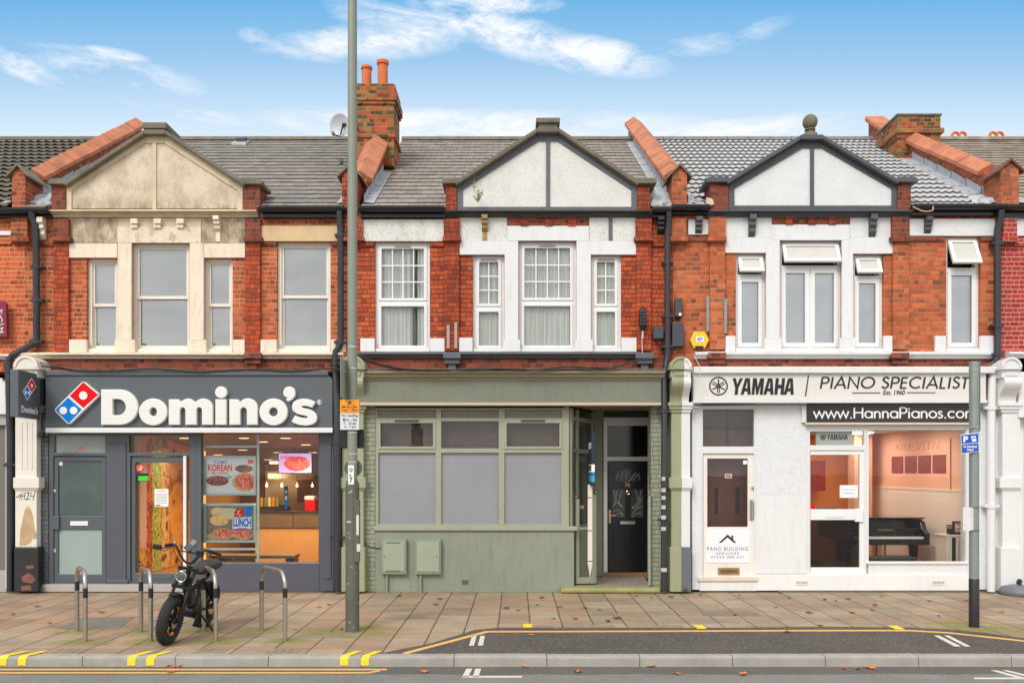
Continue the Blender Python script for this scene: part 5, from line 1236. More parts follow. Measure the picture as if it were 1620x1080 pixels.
# --- interior
xl, xr, yb_ = X(212), X(508), 5.2
wallWarm = paint('warm_orange_wall', c(214, 150, 74), .7, .12, 1.2); ceilBrown = None
def slat_mat(name, a, b, sc, axis=0, rough=.6):
    m, t = newmat(name); co = t.n('ShaderNodeTexCoord').outputs['Object']; sp = t.n('ShaderNodeSeparateXYZ', Vector=co)
    u = t.m('FRACT', t.m('MULTIPLY', t.m('ADD', sp.outputs[axis], 30.0), sc)); k = t.ramp(u, [(0.0, 0.0), (0.12, 1.0), (0.88, 1.0), (1.0, 0.0)])
    finish(t, t.mix(k, a, b), rough, 0, k, .4, .01); return m
ceilBrown = slat_mat('brown_slatted_ceiling', c(70, 44, 30), c(132, 88, 58), 9.0)
woodMat = paint('honey_plywood', c(214, 158, 92), .45, .1, 1.4, bump=.05)
def mural():
    m, t = newmat('food_photo_mural'); co = t.n('ShaderNodeTexCoord').outputs['Object']; sp = t.n('ShaderNodeSeparateXYZ', Vector=co)
    v = sp.outputs[1]
    n1 = t.noise(co, 6, 6, .6, 1.5); n2 = t.noise(co, 3.2, 5, .6, 1.2)
    vor = t.n('ShaderNodeTexVoronoi', Vector=t.scale(co, 1, .8, 1), Scale=3.4).outputs[0]
    z = t.m('ADD', sp.outputs[2], t.m('MULTIPLY', n2, .5))
    pink = t.mix(t.ramp(z, [(.92, 0.0), (.98, 1.0)]), t.mix(t.ramp(n1, [(.44, 0.0), (.50, 1.0)]), c(60, 34, 22), c(224, 160, 60)), c(214, 170, 150))
    pink = t.mix(t.ramp(z, [(.42, 1.0), (.55, 0.0)]), pink, c(196, 178, 40))
    red = t.ramp(n1, [(.3, c(70, 22, 14)), (.48, c(170, 64, 26)), (.62, c(226, 130, 60))])
    grn = t.ramp(n1, [(.3, c(60, 70, 18)), (.46, c(140, 150, 44)), (.58, c(206, 196, 96)), (.66, c(60, 46, 22))])
    mus = t.ramp(n2, [(.36, c(84, 46, 20)), (.44, c(206, 146, 76)), (.58, c(236, 186, 116)), (.66, c(110, 62, 28))])
    olv = t.ramp(vor, [(.16, c(70, 36, 10)), (.24, c(206, 132, 36)), (.6, c(230, 160, 60)), (.8, c(170, 96, 26))])
    def sel(a, b, th): return t.mix(t.m('GREATER_THAN', v, th), a, b)
    cc = sel(sel(sel(sel(pink, red, .25), grn, .47), mus, .83), olv, 1.17)
    finish(t, cc, .5); return m
def shop_room(parent, x0, x1, y0, y1, zc, wall_m, floor_m, ceil_m, back_m=None, left_m=None):
    mb = MB(); mb.box(x0 - .08, x0, y0, y1, 0.02, zc); obj('room_left_wall', mb, left_m or wall_m, parent)
    mb = MB(); mb.box(x1, x1 + .08, y0, y1, 0.02, zc); obj('room_right_wall', mb, wall_m, parent)
    mb = MB(); mb.box(x0 - .08, x1 + .08, y1, y1 + .08, 0.02, zc); obj('room_back_wall', mb, back_m or wall_m, parent)
    mb = MB(); mb.box(x0 - .08, x1 + .08, y0 - .2, y1 + .08, -.02, 0.02); obj('room_floor', mb, floor_m, parent)
    mb = MB(); mb.box(x0 - .08, x1 + .08, y0 - .14, y1 + .08, zc, zc + .08); obj('room_ceiling', mb, ceil_m, parent)
zc = 2.68
def ceil_z(y): return 2.60 - (y - .16) * .095
shop_room(hA, -6.18, -3.15, .16, yb_, zc, wallWarm, paint('brown_shop_floor', c(110, 78, 58), .4, .1, 2), ceilBrown, paint('brown_back_wall', c(120, 78, 52), .6, .15, 1.5), wallWarm)
mb = MB(); mb.prism_x([(.04, ceil_z(.04)), (5.2, ceil_z(5.2)), (5.2, ceil_z(5.2) + .05), (.04, ceil_z(.04) + .05)], -6.17, -3.16); obj('slatted_ceiling', mb, ceilBrown, hA)
mb = MB(); mb.box(-6.18, -6.165, .17, 2.75, .25, 2.5)
mo = obj('photo_mural', mb, mural(), None, at=(-6.18, .17, 0)); tag(mo, 'colourful food photo mural of striped panels on the wall inside the pizza shop door', 'mural')
mb = MB(); mb.box(-6.16, -6.10, 2.78, 2.92, .02, zc); obj('lit_wall_column', mb, emit('warm_light_panel', c(255, 190, 90), .9), hA)
# counter
ct = root('shop_counter', (-4.0, 2.6, .02), 'plywood counter with brushed steel front panels behind the pizza shop window', 'counter')
Yc = 2.5
cx0, cx1 = X(404, Yc), -3.17
mb = MB(); mb.box(cx0, cx1, Yc, Yc + .6, .02, Z(835, Yc)); obj('wood_front', mb, woodMat, ct)
mb = MB(); mb.box(cx0 - .02, X(464, Yc), Yc - .03, Yc + .6, Z(834, Yc), Z(811, Yc)); mb.box(X(464, Yc) + .012, cx1, Yc - .03, Yc + .6, Z(834, Yc), Z(811, Yc))
obj('steel_panel', mb, paint('warm_brushed_steel', c(150, 122, 88), .3, .25, 3, metal=.6), ct)
mb = MB(); mb.box(cx0 - .05, cx1, Yc - .06, Yc + .62, Z(810.5, Yc), Z(808, Yc)); obj('counter_top', mb, flat('dark_counter_edge', c(60, 44, 34), .4), ct)
bx_ = root('delivery_box', (X(490, 2.7), 2.9, 1.2), 'red insulated food box with white lid on the pizza counter', 'box')
Yq = 2.75; mb = MB(); mb.pb(482, 498, 791, 807.5, Yq, .3); obj('red_body', mb, logoRed, bx_, bevel=.01)
mb = MB(); mb.pb(481, 497, 784, 790.7, Yq, .3); obj('white_lid', mb, letterWhite, bx_, bevel=.02)
cr = root('condiment_rack', (X(425, 2.7), 2.75, 1.2), 'rack of small yellow and green sauce pots at the left end of the pizza counter', 'rack')
mb = MB(); mb.pb(410, 442, 800, 807.8, 2.75, .22); obj('rack_tray', mb, flat('dark_tray', c(80, 60, 44), .5), cr)
for i, q in enumerate((412, 418, 424, 430, 436)):
    mb = MB(); mb.lathe([(.03, 0), (.035, .02), (.035, .14 + .03 * (i % 2)), (.02, .18)], (X(q + 2, 2.72), 2.72, Z(801, 2.72)), 12); obj('sauce_pot', mb, (orangeP, flat('green_pot', c(120, 150, 60), .4), flat('cream_pot', c(230, 210, 160), .4))[i % 3] if i else orangeP, cr, smooth=True)
tl = root('card_terminal', (X(430, 2.7), 2.8, 1.2), 'low black till display on the counter left of the red box', 'till')
mb = MB(); mb.pb(434, 455, 804, 807.8, 2.7, .25); mb.pb(440, 449, 798, 804, 2.8, .05); obj('till_body', mb, letterBlack, tl, bevel=.01)
# back wall fittings: hatch into the kitchen, oven hood, lamps
Yk = 4.6
mb = MB(); mb.wall(-4.9, -3.15, .02, zc, Yk, Yk + .1, [(X(432, Yk), X(492, Yk), Z(795, Yk), Z(751, Yk))]); obj('kitchen_partition', mb, paint('kitchen_wall', c(150, 104, 62), .6, .1, 2), hA)
PB(hA, 'kitchen_backdrop', 420, 500, 745, 800, Yk + .5, .02, paint('kitchen_steel_wall', c(206, 178, 130), .4, .25, 2.2))
PB(hA, 'hatch_hood', 424, 496, 749, 757, Yk - .12, .12, paint('cream_hood', c(222, 190, 140), .4, .1, 2))
PB(hA, 'kitchen_worktop', 470, 492, 758, 797, Yk + .3, .1, paint('tan_kitchen_door', c(150, 100, 60), .5, .1, 2))
for q in (422, 446, 470, 494):
    xq = X(q, Yk - .2); zq = Z(768, Yk - .2)
    lp = root('pendant_bulb', (xq, Yk - .2, zq), 'small round white bulb, %s of the row over the pizza counter' % {422: 'leftmost', 446: 'second from the left', 470: 'third from the left', 494: 'rightmost'}[q], 'light', 'round bulbs over the counter')
    mb = MB(); mb.lathe([(.002, -.035), (.02, -.028), (.03, -.008), (.03, .01), (.02, .03), (.010, .04), (.005, .08)], (0, 0, 0), 12); obj('bulb', mb, emit('bulb_glow_%d' % q, c(255, 236, 200), 1.6), lp, smooth=True, local=True)
    mb = MB(); mb.tube([(0, 0, .08), (0, 0, ceil_z(Yk - .2) - zq)], .004, 6); obj('flex', mb, letterBlack, lp, local=True)
ks = root('kitchen_fill_lamp', (X(460, 4.9), 4.9, 2.12), 'hidden fill lamp added to brighten the kitchen behind the pizza shop hatch', 'light')  # out-of-sight lamp added to brighten the kitchen
mb = MB(); mb.box(-.45, .45, -.03, .03, 0, .04); obj('fill_bar', mb, emit('fill_glow', c(255, 226, 170), 14), ks, local=True)
# hanging sign strip in blue
bs = root('blue_counter_flag', (X(452, 3), 3.0, 1.7), 'narrow blue upright flag standing on the counter under the screen', 'flag')
mb = MB(); mb.pp([(449, 770), (455, 768), (456, 790), (454, 806), (450, 806), (450, 790)], 3.0, .02); obj('flag_board', mb, logoBlue, bs); mb = MB(); mb.pb(451, 454, 775, 780, 2.996, .004); mb.pb(451, 454, 784, 790, 2.996, .004); obj('flag_marks', mb, letterWhite, bs)
# screen
Ys = 2.4
tv = root('menu_screen', (X(466, Ys), Ys, Z(732, Ys)), 'lit purple menu screen hanging in the pizza shop window', 'screen')
PB(tv, 'casing', 439.5, 494, 715.5, 749, Ys, .06, letterBlack, .004)
def food(name, base, k=None, st=0.0):
    m, t = newmat(name); co = t.n('ShaderNodeTexCoord').outputs['Object']
    n = t.noise(co, 15, 6, .75, 1.6); col = t.ramp(n, base)
    finish(t, col, .45, emis=col, estr=st) if st else finish(t, col, .45)
    return m
scr = emit('purple_screen', c(206, 176, 236), .8)
PB(tv, 'display', 441, 492.5, 717, 747.5, Ys - .003, .003, scr)
mb = MB(); mb.prism([(X(a, Ys), Z(b, Ys)) for a, b in ell(470, 733, 21, 12, 26)], Ys - .006, Ys - .003); obj('food_picture', mb, food('glowing_food', [(.3, c(110, 30, 40)), (.45, c(200, 50, 60)), (.6, c(236, 130, 100)), (.7, c(250, 220, 190))], st=.8), tv)
mb = MB(); text_px(mb, 'KOREAN', 444, 462, 720, 726, Ys - .006, .002, bold=.03); obj('screen_words', mb, emit('screen_red', c(200, 30, 60), .8), tv)
mb = MB(); mb.box(X(466, Ys) - .01, X(466, Ys) + .01, Ys + .01, Ys + .03, Z(715, Ys), ceil_z(Ys)); obj('drop_rod', mb, letterBlack, tv)
# window bench
bn = root('window_bench', (X(370, .7), .7, .3), 'low pale wooden bench along the inside of the pizza shop window', 'bench')
Yq = .5; mb = MB(); mb.pb(330, 466, 878, 883, Yq, .35); obj('bench_seat', mb, paint('pale_bench_wood', c(120, 98, 70), .5, .1, 2), bn, bevel=.005)
for q in (345, 452): mb = MB(); mb.pb(q, q + 14, 883.2, 908, Yq + .05, .25); mb.v = [(x, y, max(z, .02)) for x, y, z in mb.v]; obj('bench_leg', mb, flat('dark_bench_leg_%d' % q, c(70, 74, 80), .5), bn)
# ceiling downlights (lit) with their lamps
k = 0; ORD = ['first', 'second', 'third', 'fourth', 'fifth', 'sixth', 'seventh', 'eighth', 'ninth', 'tenth', 'eleventh', 'twelfth', 'thirteenth', 'fourteenth']
for (q, Yq) in sorted(((232, 1.2), (262, 2.6), (292, .9), (320, 2.0), (345, 3.4), (386, .9), (384, 2.6), (416, 1.4), (440, 3.0), (452, .9), (470, 4.1), (484, 1.8), (495, 3.0), (425, 4.3))):
    xq = X(q, Yq)
    if not -6.05 < xq < -3.25: continue
    k += 1
    lp = root('downlight', (xq, Yq, ceil_z(Yq)), 'round warm downlight in the pizza shop ceiling, %s from the left' % ORD[k - 1], 'light', 'downlights in the pizza shop ceiling')
    mb = MB(); mb.lathe([(.10, -.012), (.10, 0)], (0, 0, 0), 18); obj('trim_ring', mb, silver, lp, local=True)
    mb = MB(); mb.lathe([(.085, -.016), (.085, -.010)], (0, 0, 0), 18); obj('lit_disc', mb, MATS.get('warm_disc') or emit('warm_disc', c(255, 206, 130), 2.6), lp, local=True)
    if k % 2:
        ld = bpy.data.lights.new('lamp', 'SPOT'); lo = bpy.data.objects.new('lamp', ld); COL.objects.link(lo); lo.parent = lp; lo.location = (0, 0, -.05)
        ld.energy = 130 if xq > -5.2 else 40; ld.color = (1, .78, .50) if xq > -5.2 else (1, .92, .8); ld.shadow_soft_size = .08; ld.spot_size = R(150); ld.spot_blend = .8

# hanging poster frames in the window
def poster(label, t, bt, art):
    Yp = .12
    r = root('window_poster', (X(363, Yp), Yp, Z((t + bt) / 2, Yp)), label, 'poster')
    PF(r, 'poster_frame', (321.5, 405, t, bt), [(326, 401, t + 4, bt - 4)], Yp, .02, flat('pale_green_plastic_edge', c(176, 196, 184), .3) if 'pale_green_plastic_edge' not in MATS else MATS['pale_green_plastic_edge'], .003)
    PB(r, 'poster_sheet', 325, 402, t + 3, bt - 3, Yp + .01, .004, art)
    return r, Yp + .0095
def disc(parent, cx, cy, rx, ry, Y, mat, nm, th=.0015, cut=None):
    P = [(X(min(a, cut or 9e9), Y), Z(b, Y)) for a, b in ell(cx, cy, rx, ry, 30)]; mb = MB(); mb.prism(P, Y - th, Y); obj(nm, mb, mat, parent)
crust = food('pizza_crust', [(.3, c(176, 110, 60)), (.6, c(226, 176, 120))]); topping = food('pizza_topping', [(.32, c(130, 40, 34)), (.46, c(204, 74, 62)), (.58, c(236, 160, 120)), (.68, c(246, 214, 176))])
wings = food('glazed_wings', [(.35, c(50, 22, 18)), (.5, c(130, 60, 46)), (.65, c(190, 120, 100))]); wrap = food('wrap_filling', [(.34, c(150, 60, 40)), (.45, c(220, 170, 90)), (.55, c(240, 216, 150)), (.64, c(120, 130, 50)), (.7, c(190, 60, 50))])
r, Yp = poster('upper window poster advertising korean chicken with red words and pizza', 721, 783, food('pale_poster', [(.3, c(196, 206, 204)), (.7, c(222, 226, 222))]))
for i, (s_, a, b, t, bt, m_) in enumerate((('THE ULTIMATE', 337, 359, 728, 733, logoBlue), ('KOREAN', 329, 367, 734, 745, logoRed), ('BBQ CHICKEN', 335, 361, 746, 750.5, logoRed))):
    mb = MB(); text_px(mb, s_, a, b, t, bt, Yp, .0015, bold=.03 if i == 1 else .01); obj('poster_words', mb, m_, r)
disc(r, 344, 760, 18, 8, Yp, wings, 'food_print'); disc(r, 386, 741, 14, 6, Yp, wings, 'food_print'); disc(r, 387, 762, 19.5, 15, Yp, crust, 'pizza_print', cut=401); disc(r, 389, 761, 17, 12, Yp - .0016, topping, 'pizza_print', cut=401)
mb = MB(); mb.pb(392, 400.5, 727, 733, Yp - .001, .001); obj('new_flash', mb, flat('pink_flash', c(224, 70, 100), .5), r)
disc(r, 362, 754, 5, 2.6, Yp - .001, flat('teal_dip', c(120, 196, 180), .5), 'dip_print')
r, Yp = poster('lower window poster with a lunch offer priced at four pounds', 796, 858, food('dark_poster', [(.3, c(84, 84, 76)), (.6, c(130, 126, 112))]))
disc(r, 345, 809, 12, 7, Yp, wrap, 'food_print'); disc(r, 347, 822, 15, 9, Yp - .0008, wrap, 'food_print'); disc(r, 362, 812, 20, 9, Yp - .0004, flat('paper_wrap', c(206, 196, 160), .6), 'wrapper_print'); disc(r, 338, 848, 12, 5, Yp, flat('board_print', c(190, 160, 110), .6), 'board_print')
disc(r, 353, 844, 17, 9, Yp - .001, crust, 'pizza_print'); disc(r, 353, 843.5, 14.5, 7, Yp - .0026, topping, 'pizza_print'); disc(r, 383, 843, 18, 10, Yp - .0012, crust, 'pizza_print'); disc(r, 383, 842, 15.5, 8, Yp - .0028, topping, 'pizza_print')
mb = MB(); mb.prism([(X(a, Yp), Z(b, Yp)) for a, b in ((368, 820), (398, 816), (398, 836), (368, 838))], Yp - .004, Yp - .003); obj('white_flash', mb, letterWhite, r)
mb = MB(); text_px(mb, 'LUNCH', 369, 397, 819, 833, Yp - .004, .0015, bold=.05); mb.prism([(X(a, Yp), Z(b, Yp)) for a, b in ((388, 805), (399, 801), (397, 817), (390, 818))], Yp - .005, Yp - .0035)
for (a, b) in ((388.5, 800), (391.5, 798.5), (394.5, 798), (397.5, 799.5)): mb.prism([(X(x_, Yp), Z(z_, Yp)) for x_, z_ in ((a, b), (a + 2, b), (a + 2, b + 9), (a, b + 9))], Yp - .006, Yp - .0045)
mb.pb(368, 398, 836, 838, Yp - .005, .001)
obj('blue_words', mb, logoBlue, r)
mb = MB(); text_px(mb, '£4', 370, 386, 803, 817, Yp - .003, .0025, bold=.05); obj('price_words', mb, logoRed, r)
rk = root('poster_rack', (X(363, .16), .16, Z(780, .16)), 'pale green tubular display rack holding two posters in the pizza shop window', 'display rack')
mb = MB()
for q in (320, 408): mb.box(X(q - 1.6, .15), X(q + 1.9, .15), .145, .17, Z(889, .15), Z(686, .15))
for q in (706, 868): mb.box(X(321, .15), X(407, .15), .15, .165, Z(q + 1.8, .15), Z(q - 1.6, .15))
obj('rack_rails', mb, flat('pale_green_rail', c(196, 216, 204), .35), rk)

# projecting sign
ps = root('projecting_sign', (X(46, -.6), -.55, Z(622, -.6)), 'grey double sided box sign with domino logo jutting from the white pilaster', 'shop sign')
# box runs outwards from the wall: face turned towards the right
xa = X(62.5, -.30); 
Yn, Yw = -.92, -.22
xf = X(29, Yn); 
def ppos(u, v):   # u 0..1 from outer edge to wall, v 0..1 bottom to top, on the visible face
    return (xf + (X(64, Yw) - xf) * u, Yn + (Yw - Yn) * u, Z(659, Yn) + (Z(583, Yn) - Z(659, Yn)) * v)
n_ = Vector((Yw - Yn, -(X(64, Yw) - xf), 0)).normalized()
if n_.x < 0: n_ = -n_
zb0, zb1 = Z(659, Yn), Z(584, Yn)
A_, B_ = Vector(ppos(0, 0)), Vector(ppos(1, 0)); thk = Vector((-n_.x, -n_.y, 0)) * .12
mb = MB(); mb.prism_z([(A_.x, A_.y), (B_.x, B_.y), (B_.x + thk.x, B_.y + thk.y), (A_.x + thk.x, A_.y + thk.y)], zb0, zb1); obj('sign_box', mb, fasciaGrey, ps, bevel=.008)
def face_poly(mb, pts, off, th=.002):
    a = [Vector(ppos(*p)) + n_ * off for p in pts]; b = [q - n_ * th for q in a]; n = len(pts)
    mb.add([tuple(q) for q in a + b], [tuple(range(n)), tuple(range(2 * n - 1, n - 1, -1))] + [(i, (i + 1) % n, n + (i + 1) % n, n + i) for i in range(n)])
def mapL(p): return ((p[0] - 85.7) / 72.8 * .62 + .18, 1 - ((p[1] - 602) / 70 * .50 + .13))
mb = MB(); face_poly(mb, [mapL(p) for p in ((132.3, 602), (158.5, 624), (109.1, 672), (85.7, 648.2))], .003); obj('logo_backing', mb, letterCream, ps)
def shr2(pts, e): n = len(pts); cc = Vector((sum(p[0] for p in pts) / n, sum(p[1] for p in pts) / n)); return [tuple(Vector(p) + (cc - Vector(p)).normalized() * e) for p in pts]
mb = MB(); face_poly(mb, [mapL(p) for p in shr2([(108.4, 626.2), (132.3, 602), (158.5, 624), (132.5, 647.5)], 4)], .005); obj('logo_red_square', mb, logoRed, ps)
mb = MB(); face_poly(mb, [mapL(p) for p in shr2([(108.4, 626.2), (132.5, 647.5), (109.1, 672), (85.7, 648.2)], 4)], .005); obj('logo_blue_square', mb, logoBlue, ps)
mb = MB()
for (a, b, r) in ((132.5, 625.5, 6.5), (100.9, 649.2, 6), (117.2, 649.2, 6)): face_poly(mb, [mapL(p) for p in ell(a, b, r, r, 16)], .0075)
objs('logo_dot', mb, letterWhite, ps)
vs, f_ = text_mesh("Domino's", ext=.001, bold=.03); a0 = min(v[0] for v in vs); a1 = max(v[0] for v in vs); b0 = min(v[2] for v in vs); b1 = max(v[2] for v in vs)
mb = MB(); out = []
for v in vs: out.append(tuple(Vector(ppos(.12 + (v[0] - a0) / (a1 - a0) * .74, .10 + (v[2] - b0) / (b1 - b0) * .15)) + n_ * (.004 - v[1] * .5)))
mb.add(out, f_); obj('sign_words', mb, letterWhite, ps)
mb = MB(); mb.box(X(62, -.22), X(68, -.22), -.24, -.02, Z(640, -.2), Z(600, -.2)); obj('wall_bracket', mb, flat('dark_bracket', c(40, 40, 42), .5), ps)
# small dome camera below it
dc = root('security_camera', (X(67, -.12), -.12, Z(686, -.12)), 'small dark dome camera on the grey brick beside the left pilaster', 'camera')
mb = MB(); mb.lathe([(.02, -.06), (.045, -.045), (.055, -.01), (.055, .02), (.02, .03)], (X(65, -.12), -.12, Z(686, -.12)), 16); obj('camera_dome', mb, pipeBlack, dc, smooth=True)
# maroon sign at the left edge
sg = root('edge_sign', (X(0, -.3), -.3, Z(504, -.3)), 'maroon sign with white script on the orange brick at the left edge', 'sign')
mb = MB(); mb.pp([(-60, 476), (6, 476), (9.5, 480), (11, 533), (-60, 533)], -.15, .06); obj('sign_board', mb, flat('maroon_board', c(128, 22, 52), .4), sg, bevel=.006)
mb = MB()
for k, s_ in enumerate(([(-2, 493), (3, 490), (2, 497)], [(-3, 505), (1, 500), (4, 506), (2, 510)], [(-4, 516), (6, 512)], [(0, 520), (5, 518), (1, 526), (7, 525)])): ribbon_faces(mb, [(a, -b) for a, b in s_], 1.1, lambda p: (X(p[0], -.15), Z(-p[1], -.15)), -.15, .004, k)
obj('sign_script', mb, letterWhite, sg)

# ================================================================ B: sage shop
Y = 0.0
PB(hB, 'side_brick', 574, 593, 640, 935, -.02, .25, brickSage); PB(hB, 'side_brick', 1030, 1048, 640, 935, -.02, .25, brickSage)
YB = -.20
PB(hB, 'fascia_panel', 568, 1046, 602, 636, YB, .18, sageDull, .004)
mb = MB(); z0, z1 = Z(602, YB), Z(588, YB)
mb.prism_x([(-.02, z0), (YB - .01, z0), (YB - .03, z0 + .04), (YB - .07, z0 + .05), (YB - .08, z0 + .09), (YB - .13, z1 - .03), (YB - .13, z1), (-.02, z1 + .01)], X(566, YB), X(1050, YB)); obj('fascia_cornice', mb, paint('tan_sage_cornice', c(150, 142, 116), .5, .08, 2, dirt=.2), hB)
mb = MB(); mb.box(X(566, YB), X(1050, YB), YB - .13, -.01, z1 + .012, z1 + .03); obj('lead_top', mb, paint('dull_lead_capping', c(120, 114, 106), .7, .2, 4, dirt=.4), hB)
PB(hB, 'fascia_bottom_bead', 568, 1046, 636.2, 641, YB - .03, .21, paint('cream_bead', c(196, 182, 158), .5, .05, 3), .006)
# soffit over entrance and window
mb = MB(); mb.box(X(576), X(1046), -.18, 1.75, Z(641), Z(641) + .05); obj('soffit', mb, taupe, hB)
# window screen
bays = ((598, 689), (697, 789), (798, 889)); z0w = 832
PF(hB, 'shopfront_frame', (593, 894, 645, 832), [(597, 690, 648, 661), (698, 789, 648, 661), (798.5, 889, 648, 661), (599, 688, 666, 709), (698, 789, 666, 709), (798.5, 888, 666, 709), (598.5, 689, 716, 829), (698, 789, 716, 829), (798, 888, 716, 829)], .0, .09, sageLight)
mb = MB()
for a, b in ((596, 691), (697, 790), (797, 890)): mb.pb(a, b, 647, 662, .03, .01)
objs('head_panel', mb, sageDull, hB)
for a, b in ((599, 688), (798.5, 888)):
    fr_ = PF(hB, 'hopper_light', (a - 1, b + 1, 665, 710), [(a + 3, b - 3, 669, 706)], -.015, .05, sageLight)
    PB(fr_, 'vent_slot', (a + b) / 2 - 19, (a + b) / 2 + 19, 664, 667, -.028, .012, flat('dark_vent_%d' % int(a), c(70, 68, 58), .5), .002)
for a, b in ((599, 688), (698, 789), (798.5, 888)): PB(hB, 'transom_glass', a, b, 666, 709, .04, .005, GL)
for a, b in ((598, 690), (697, 790), (797, 889)): PB(hB, 'frosted_pane', a, b, 715.5, 829.5, .045, .006, vinylGrey)
PB(hB, 'transom_backing', 597, 890, 662, 711, .25, .02, brownRefl)
mb = MB(); x0, x1 = X(592), X(913, -.0); mb.box(x0, x1, -.05, .08, Z(839, -.05), Z(832.3, -.05)); obj('window_ledge', mb, sageLight, hB, bevel=.008)
PB(hB, 'stallriser', 593, 908, 839.2, 936, -.01, .14, sageWall)
PB(hB, 'window_corner_post', 893, 900, 643, 832, -.005, .1, sageLight)
PB(hB, 'air_brick', 731, 741, 917, 924, -.014, .006, flat('dark_air_brick', c(90, 92, 76), .8))
# return screen running back to the inner flat door, in the lobby
YD = 1.25   # front door plane
xr0, xr1 = X(904, .0), X(940, YD - .1)
def ret(u): return (xr0 + (xr1 - xr0) * u, .05 + (YD - .1) * u)
def ret_box(mb, u0, u1, z0_, z1_, e=0.0, d=.06):
    a, b = ret(u0), ret(u1); t = Vector((b[0] - a[0], b[1] - a[1])).normalized(); nn = Vector((t.y, -t.x))
    pa = [(a[0] + nn.x * e, a[1] + nn.y * e), (b[0] + nn.x * e, b[1] + nn.y * e), (b[0] + nn.x * (e - d), b[1] + nn.y * (e - d)), (a[0] + nn.x * (e - d), a[1] + nn.y * (e - d))]
    mb.prism_z(pa, z0_, z1_)
mb = MB()
zt, zs, zk = Z(645), Z(712), Z(836)
for u in (0.0, .235, .93): ret_box(mb, u, u + .07, .1, zt, .01, .08)
for zz in (zs, zk, zt - .16, .14): ret_box(mb, 0.07, .93, zz - .035, zz + .035, .008, .076)
obj('lobby_screen', mb, sageLight, hB)
mb = MB(); ret_box(mb, .07, .93, zk, zt, -.02, .01); obj('lobby_glass', mb, paint('dusky_green_glass', c(72, 82, 76), .15, .2, 2), hB)
mb = MB(); ret_box(mb, .07, .93, .1, zk, -.02, .02); obj('lobby_panel', mb, sageWall, hB)
# front door and frame
xd0, xd1 = X(954, YD), X(1034, YD)
PF(hB, 'door_frame', (953, 1034, 660, 905), [(961, 1025, 673, 722), (961, 1025, 729, 906)], YD, .10, paint('off_white_door_frame', c(222, 216, 212), .35, .03, 2))
PB(hB, 'fanlight', 960, 1026, 672, 723, YD + .04, .01, paint('black_fanlight_glass', c(26, 28, 26), .06, .1, 2))
dr = PF(hB, 'front_door', (962, 1024, 730, 904), [(968, 989.5, 772, 818), (997, 1017.5, 772, 818)], YD + .03, .05, blackDoor)
# arched light
yq = YD + .03
mb = MB(); mb.prism([(X(993 + 21 * math.cos(R(a)), yq), Z(760 - 18 * math.sin(R(a)), yq)) for a in range(0, 181, 12)], yq - .006, yq); obj('arched_light', mb, paint('bevelled_glass', c(62, 66, 62), .12, .3, 6), dr)
PB(dr, 'glazed_panel', 968, 1018, 771, 819, yq + .03, .01, paint('patterned_door_glass', c(70, 74, 70), .12, .3, 6))
mb = MB()
L_ = [[(975, 757), (978, 745)], [(983, 744), (985, 751), (983, 757)], [(989, 742), (991, 750), (990, 757)], [(995, 742), (996, 752)], [(985, 759), (993, 762), (1004, 748)], [(997, 760), (1007, 747)], [(1001, 760), (1010, 749)], [(1011, 748), (1011, 758)],
      [(971, 775), (974, 790), (970, 803)], [(977, 775), (975, 788), (983, 802)], [(984, 775), (979, 795)], [(970, 800), (978, 794), (986, 803)], [(970, 809), (978, 806), (987, 815)], [(972, 815), (981, 811), (985, 817)],
      [(1014, 775), (1011, 792), (1000, 803)], [(1006, 775), (1009, 790)], [(1016, 788), (1009, 800), (1000, 804)], [(1016, 800), (1006, 806), (999, 815)], [(1015, 811), (1006, 813), (1001, 818)]]
for k, s_ in enumerate(L_): ribbon_faces(mb, [(a, -b) for a, b in catmull(s_, 3)], .6, lambda p: (X(p[0], yq), Z(-p[1], yq)), yq - (.0065 if s_[0][1] < 765 else -.029), .003, k % 4)
obj('leaded_pattern', mb, flat('white_leading', c(176, 178, 176), .4), dr)
mb = MB()
for a, b in ((969, 989), (997, 1018)):
    x0, x1, z0, z1 = X(a, yq), X(b, yq), Z(879, yq), Z(834, yq); mb.wall(x0, x1, z0, z1, yq - .008, yq - .0005, [(x0 + .02, x1 - .02, z0 + .02, z1 - .02)])
mb.v = mb.v; obj('raised_moulding', mb, blackDoor, dr, bevel=.004)
mb = MB(); text_px(mb, '70', 988.5, 997, 764, 770, yq, .006, bold=.02); obj('door_number', mb, brass, dr)
mb = MB(); xq_, zq_ = X(993, yq), Z(779, yq); mb.tube([(xq_ + .028 * math.cos(R(a)), yq - .02, zq_ + .03 * math.sin(R(a))) for a in range(100, 441, 20)], .009, 8); mb.tube([(xq_, yq, zq_ + .07), (xq_, yq - .02, zq_ + .03)], .009, 8); obj('knocker', mb, chrome, dr, smooth=True)
mb = MB(); mb.pb(981, 1005, 824, 829, yq - .018, .018); obj('letter_plate', mb, flat('steel_plate', c(200, 190, 180), .25, metal=.8), dr, bevel=.004)
mb = MB(); mb.pb(963, 966.5, 806, 827, yq - .015, .014); mb.tube([(X(965, yq), yq - .04, Z(815, yq)), (X(973, yq), yq - .045, Z(815, yq))], .010, 8); obj('door_handle', mb, flat('copper_brown_handle', c(190, 150, 120), .3, metal=.7), dr)
mb = MB(); mb.box(xd0, xd1, YD - .02, YD + .12, .06, Z(905, YD)); obj('door_threshold', mb, paint('worn_timber_threshold', c(140, 106, 76), .7, .2, 5), hB)
mb = MB(); mb.box(X(1036, 1.25), X(1036, 1.25) + .1, .15, 1.25, 0, Z(641)); mb.box(X(1031), X(1036, 1.25) + .1, .12, .22, 0, Z(641)); obj('lobby_right_wall', mb, sageDull, hB)
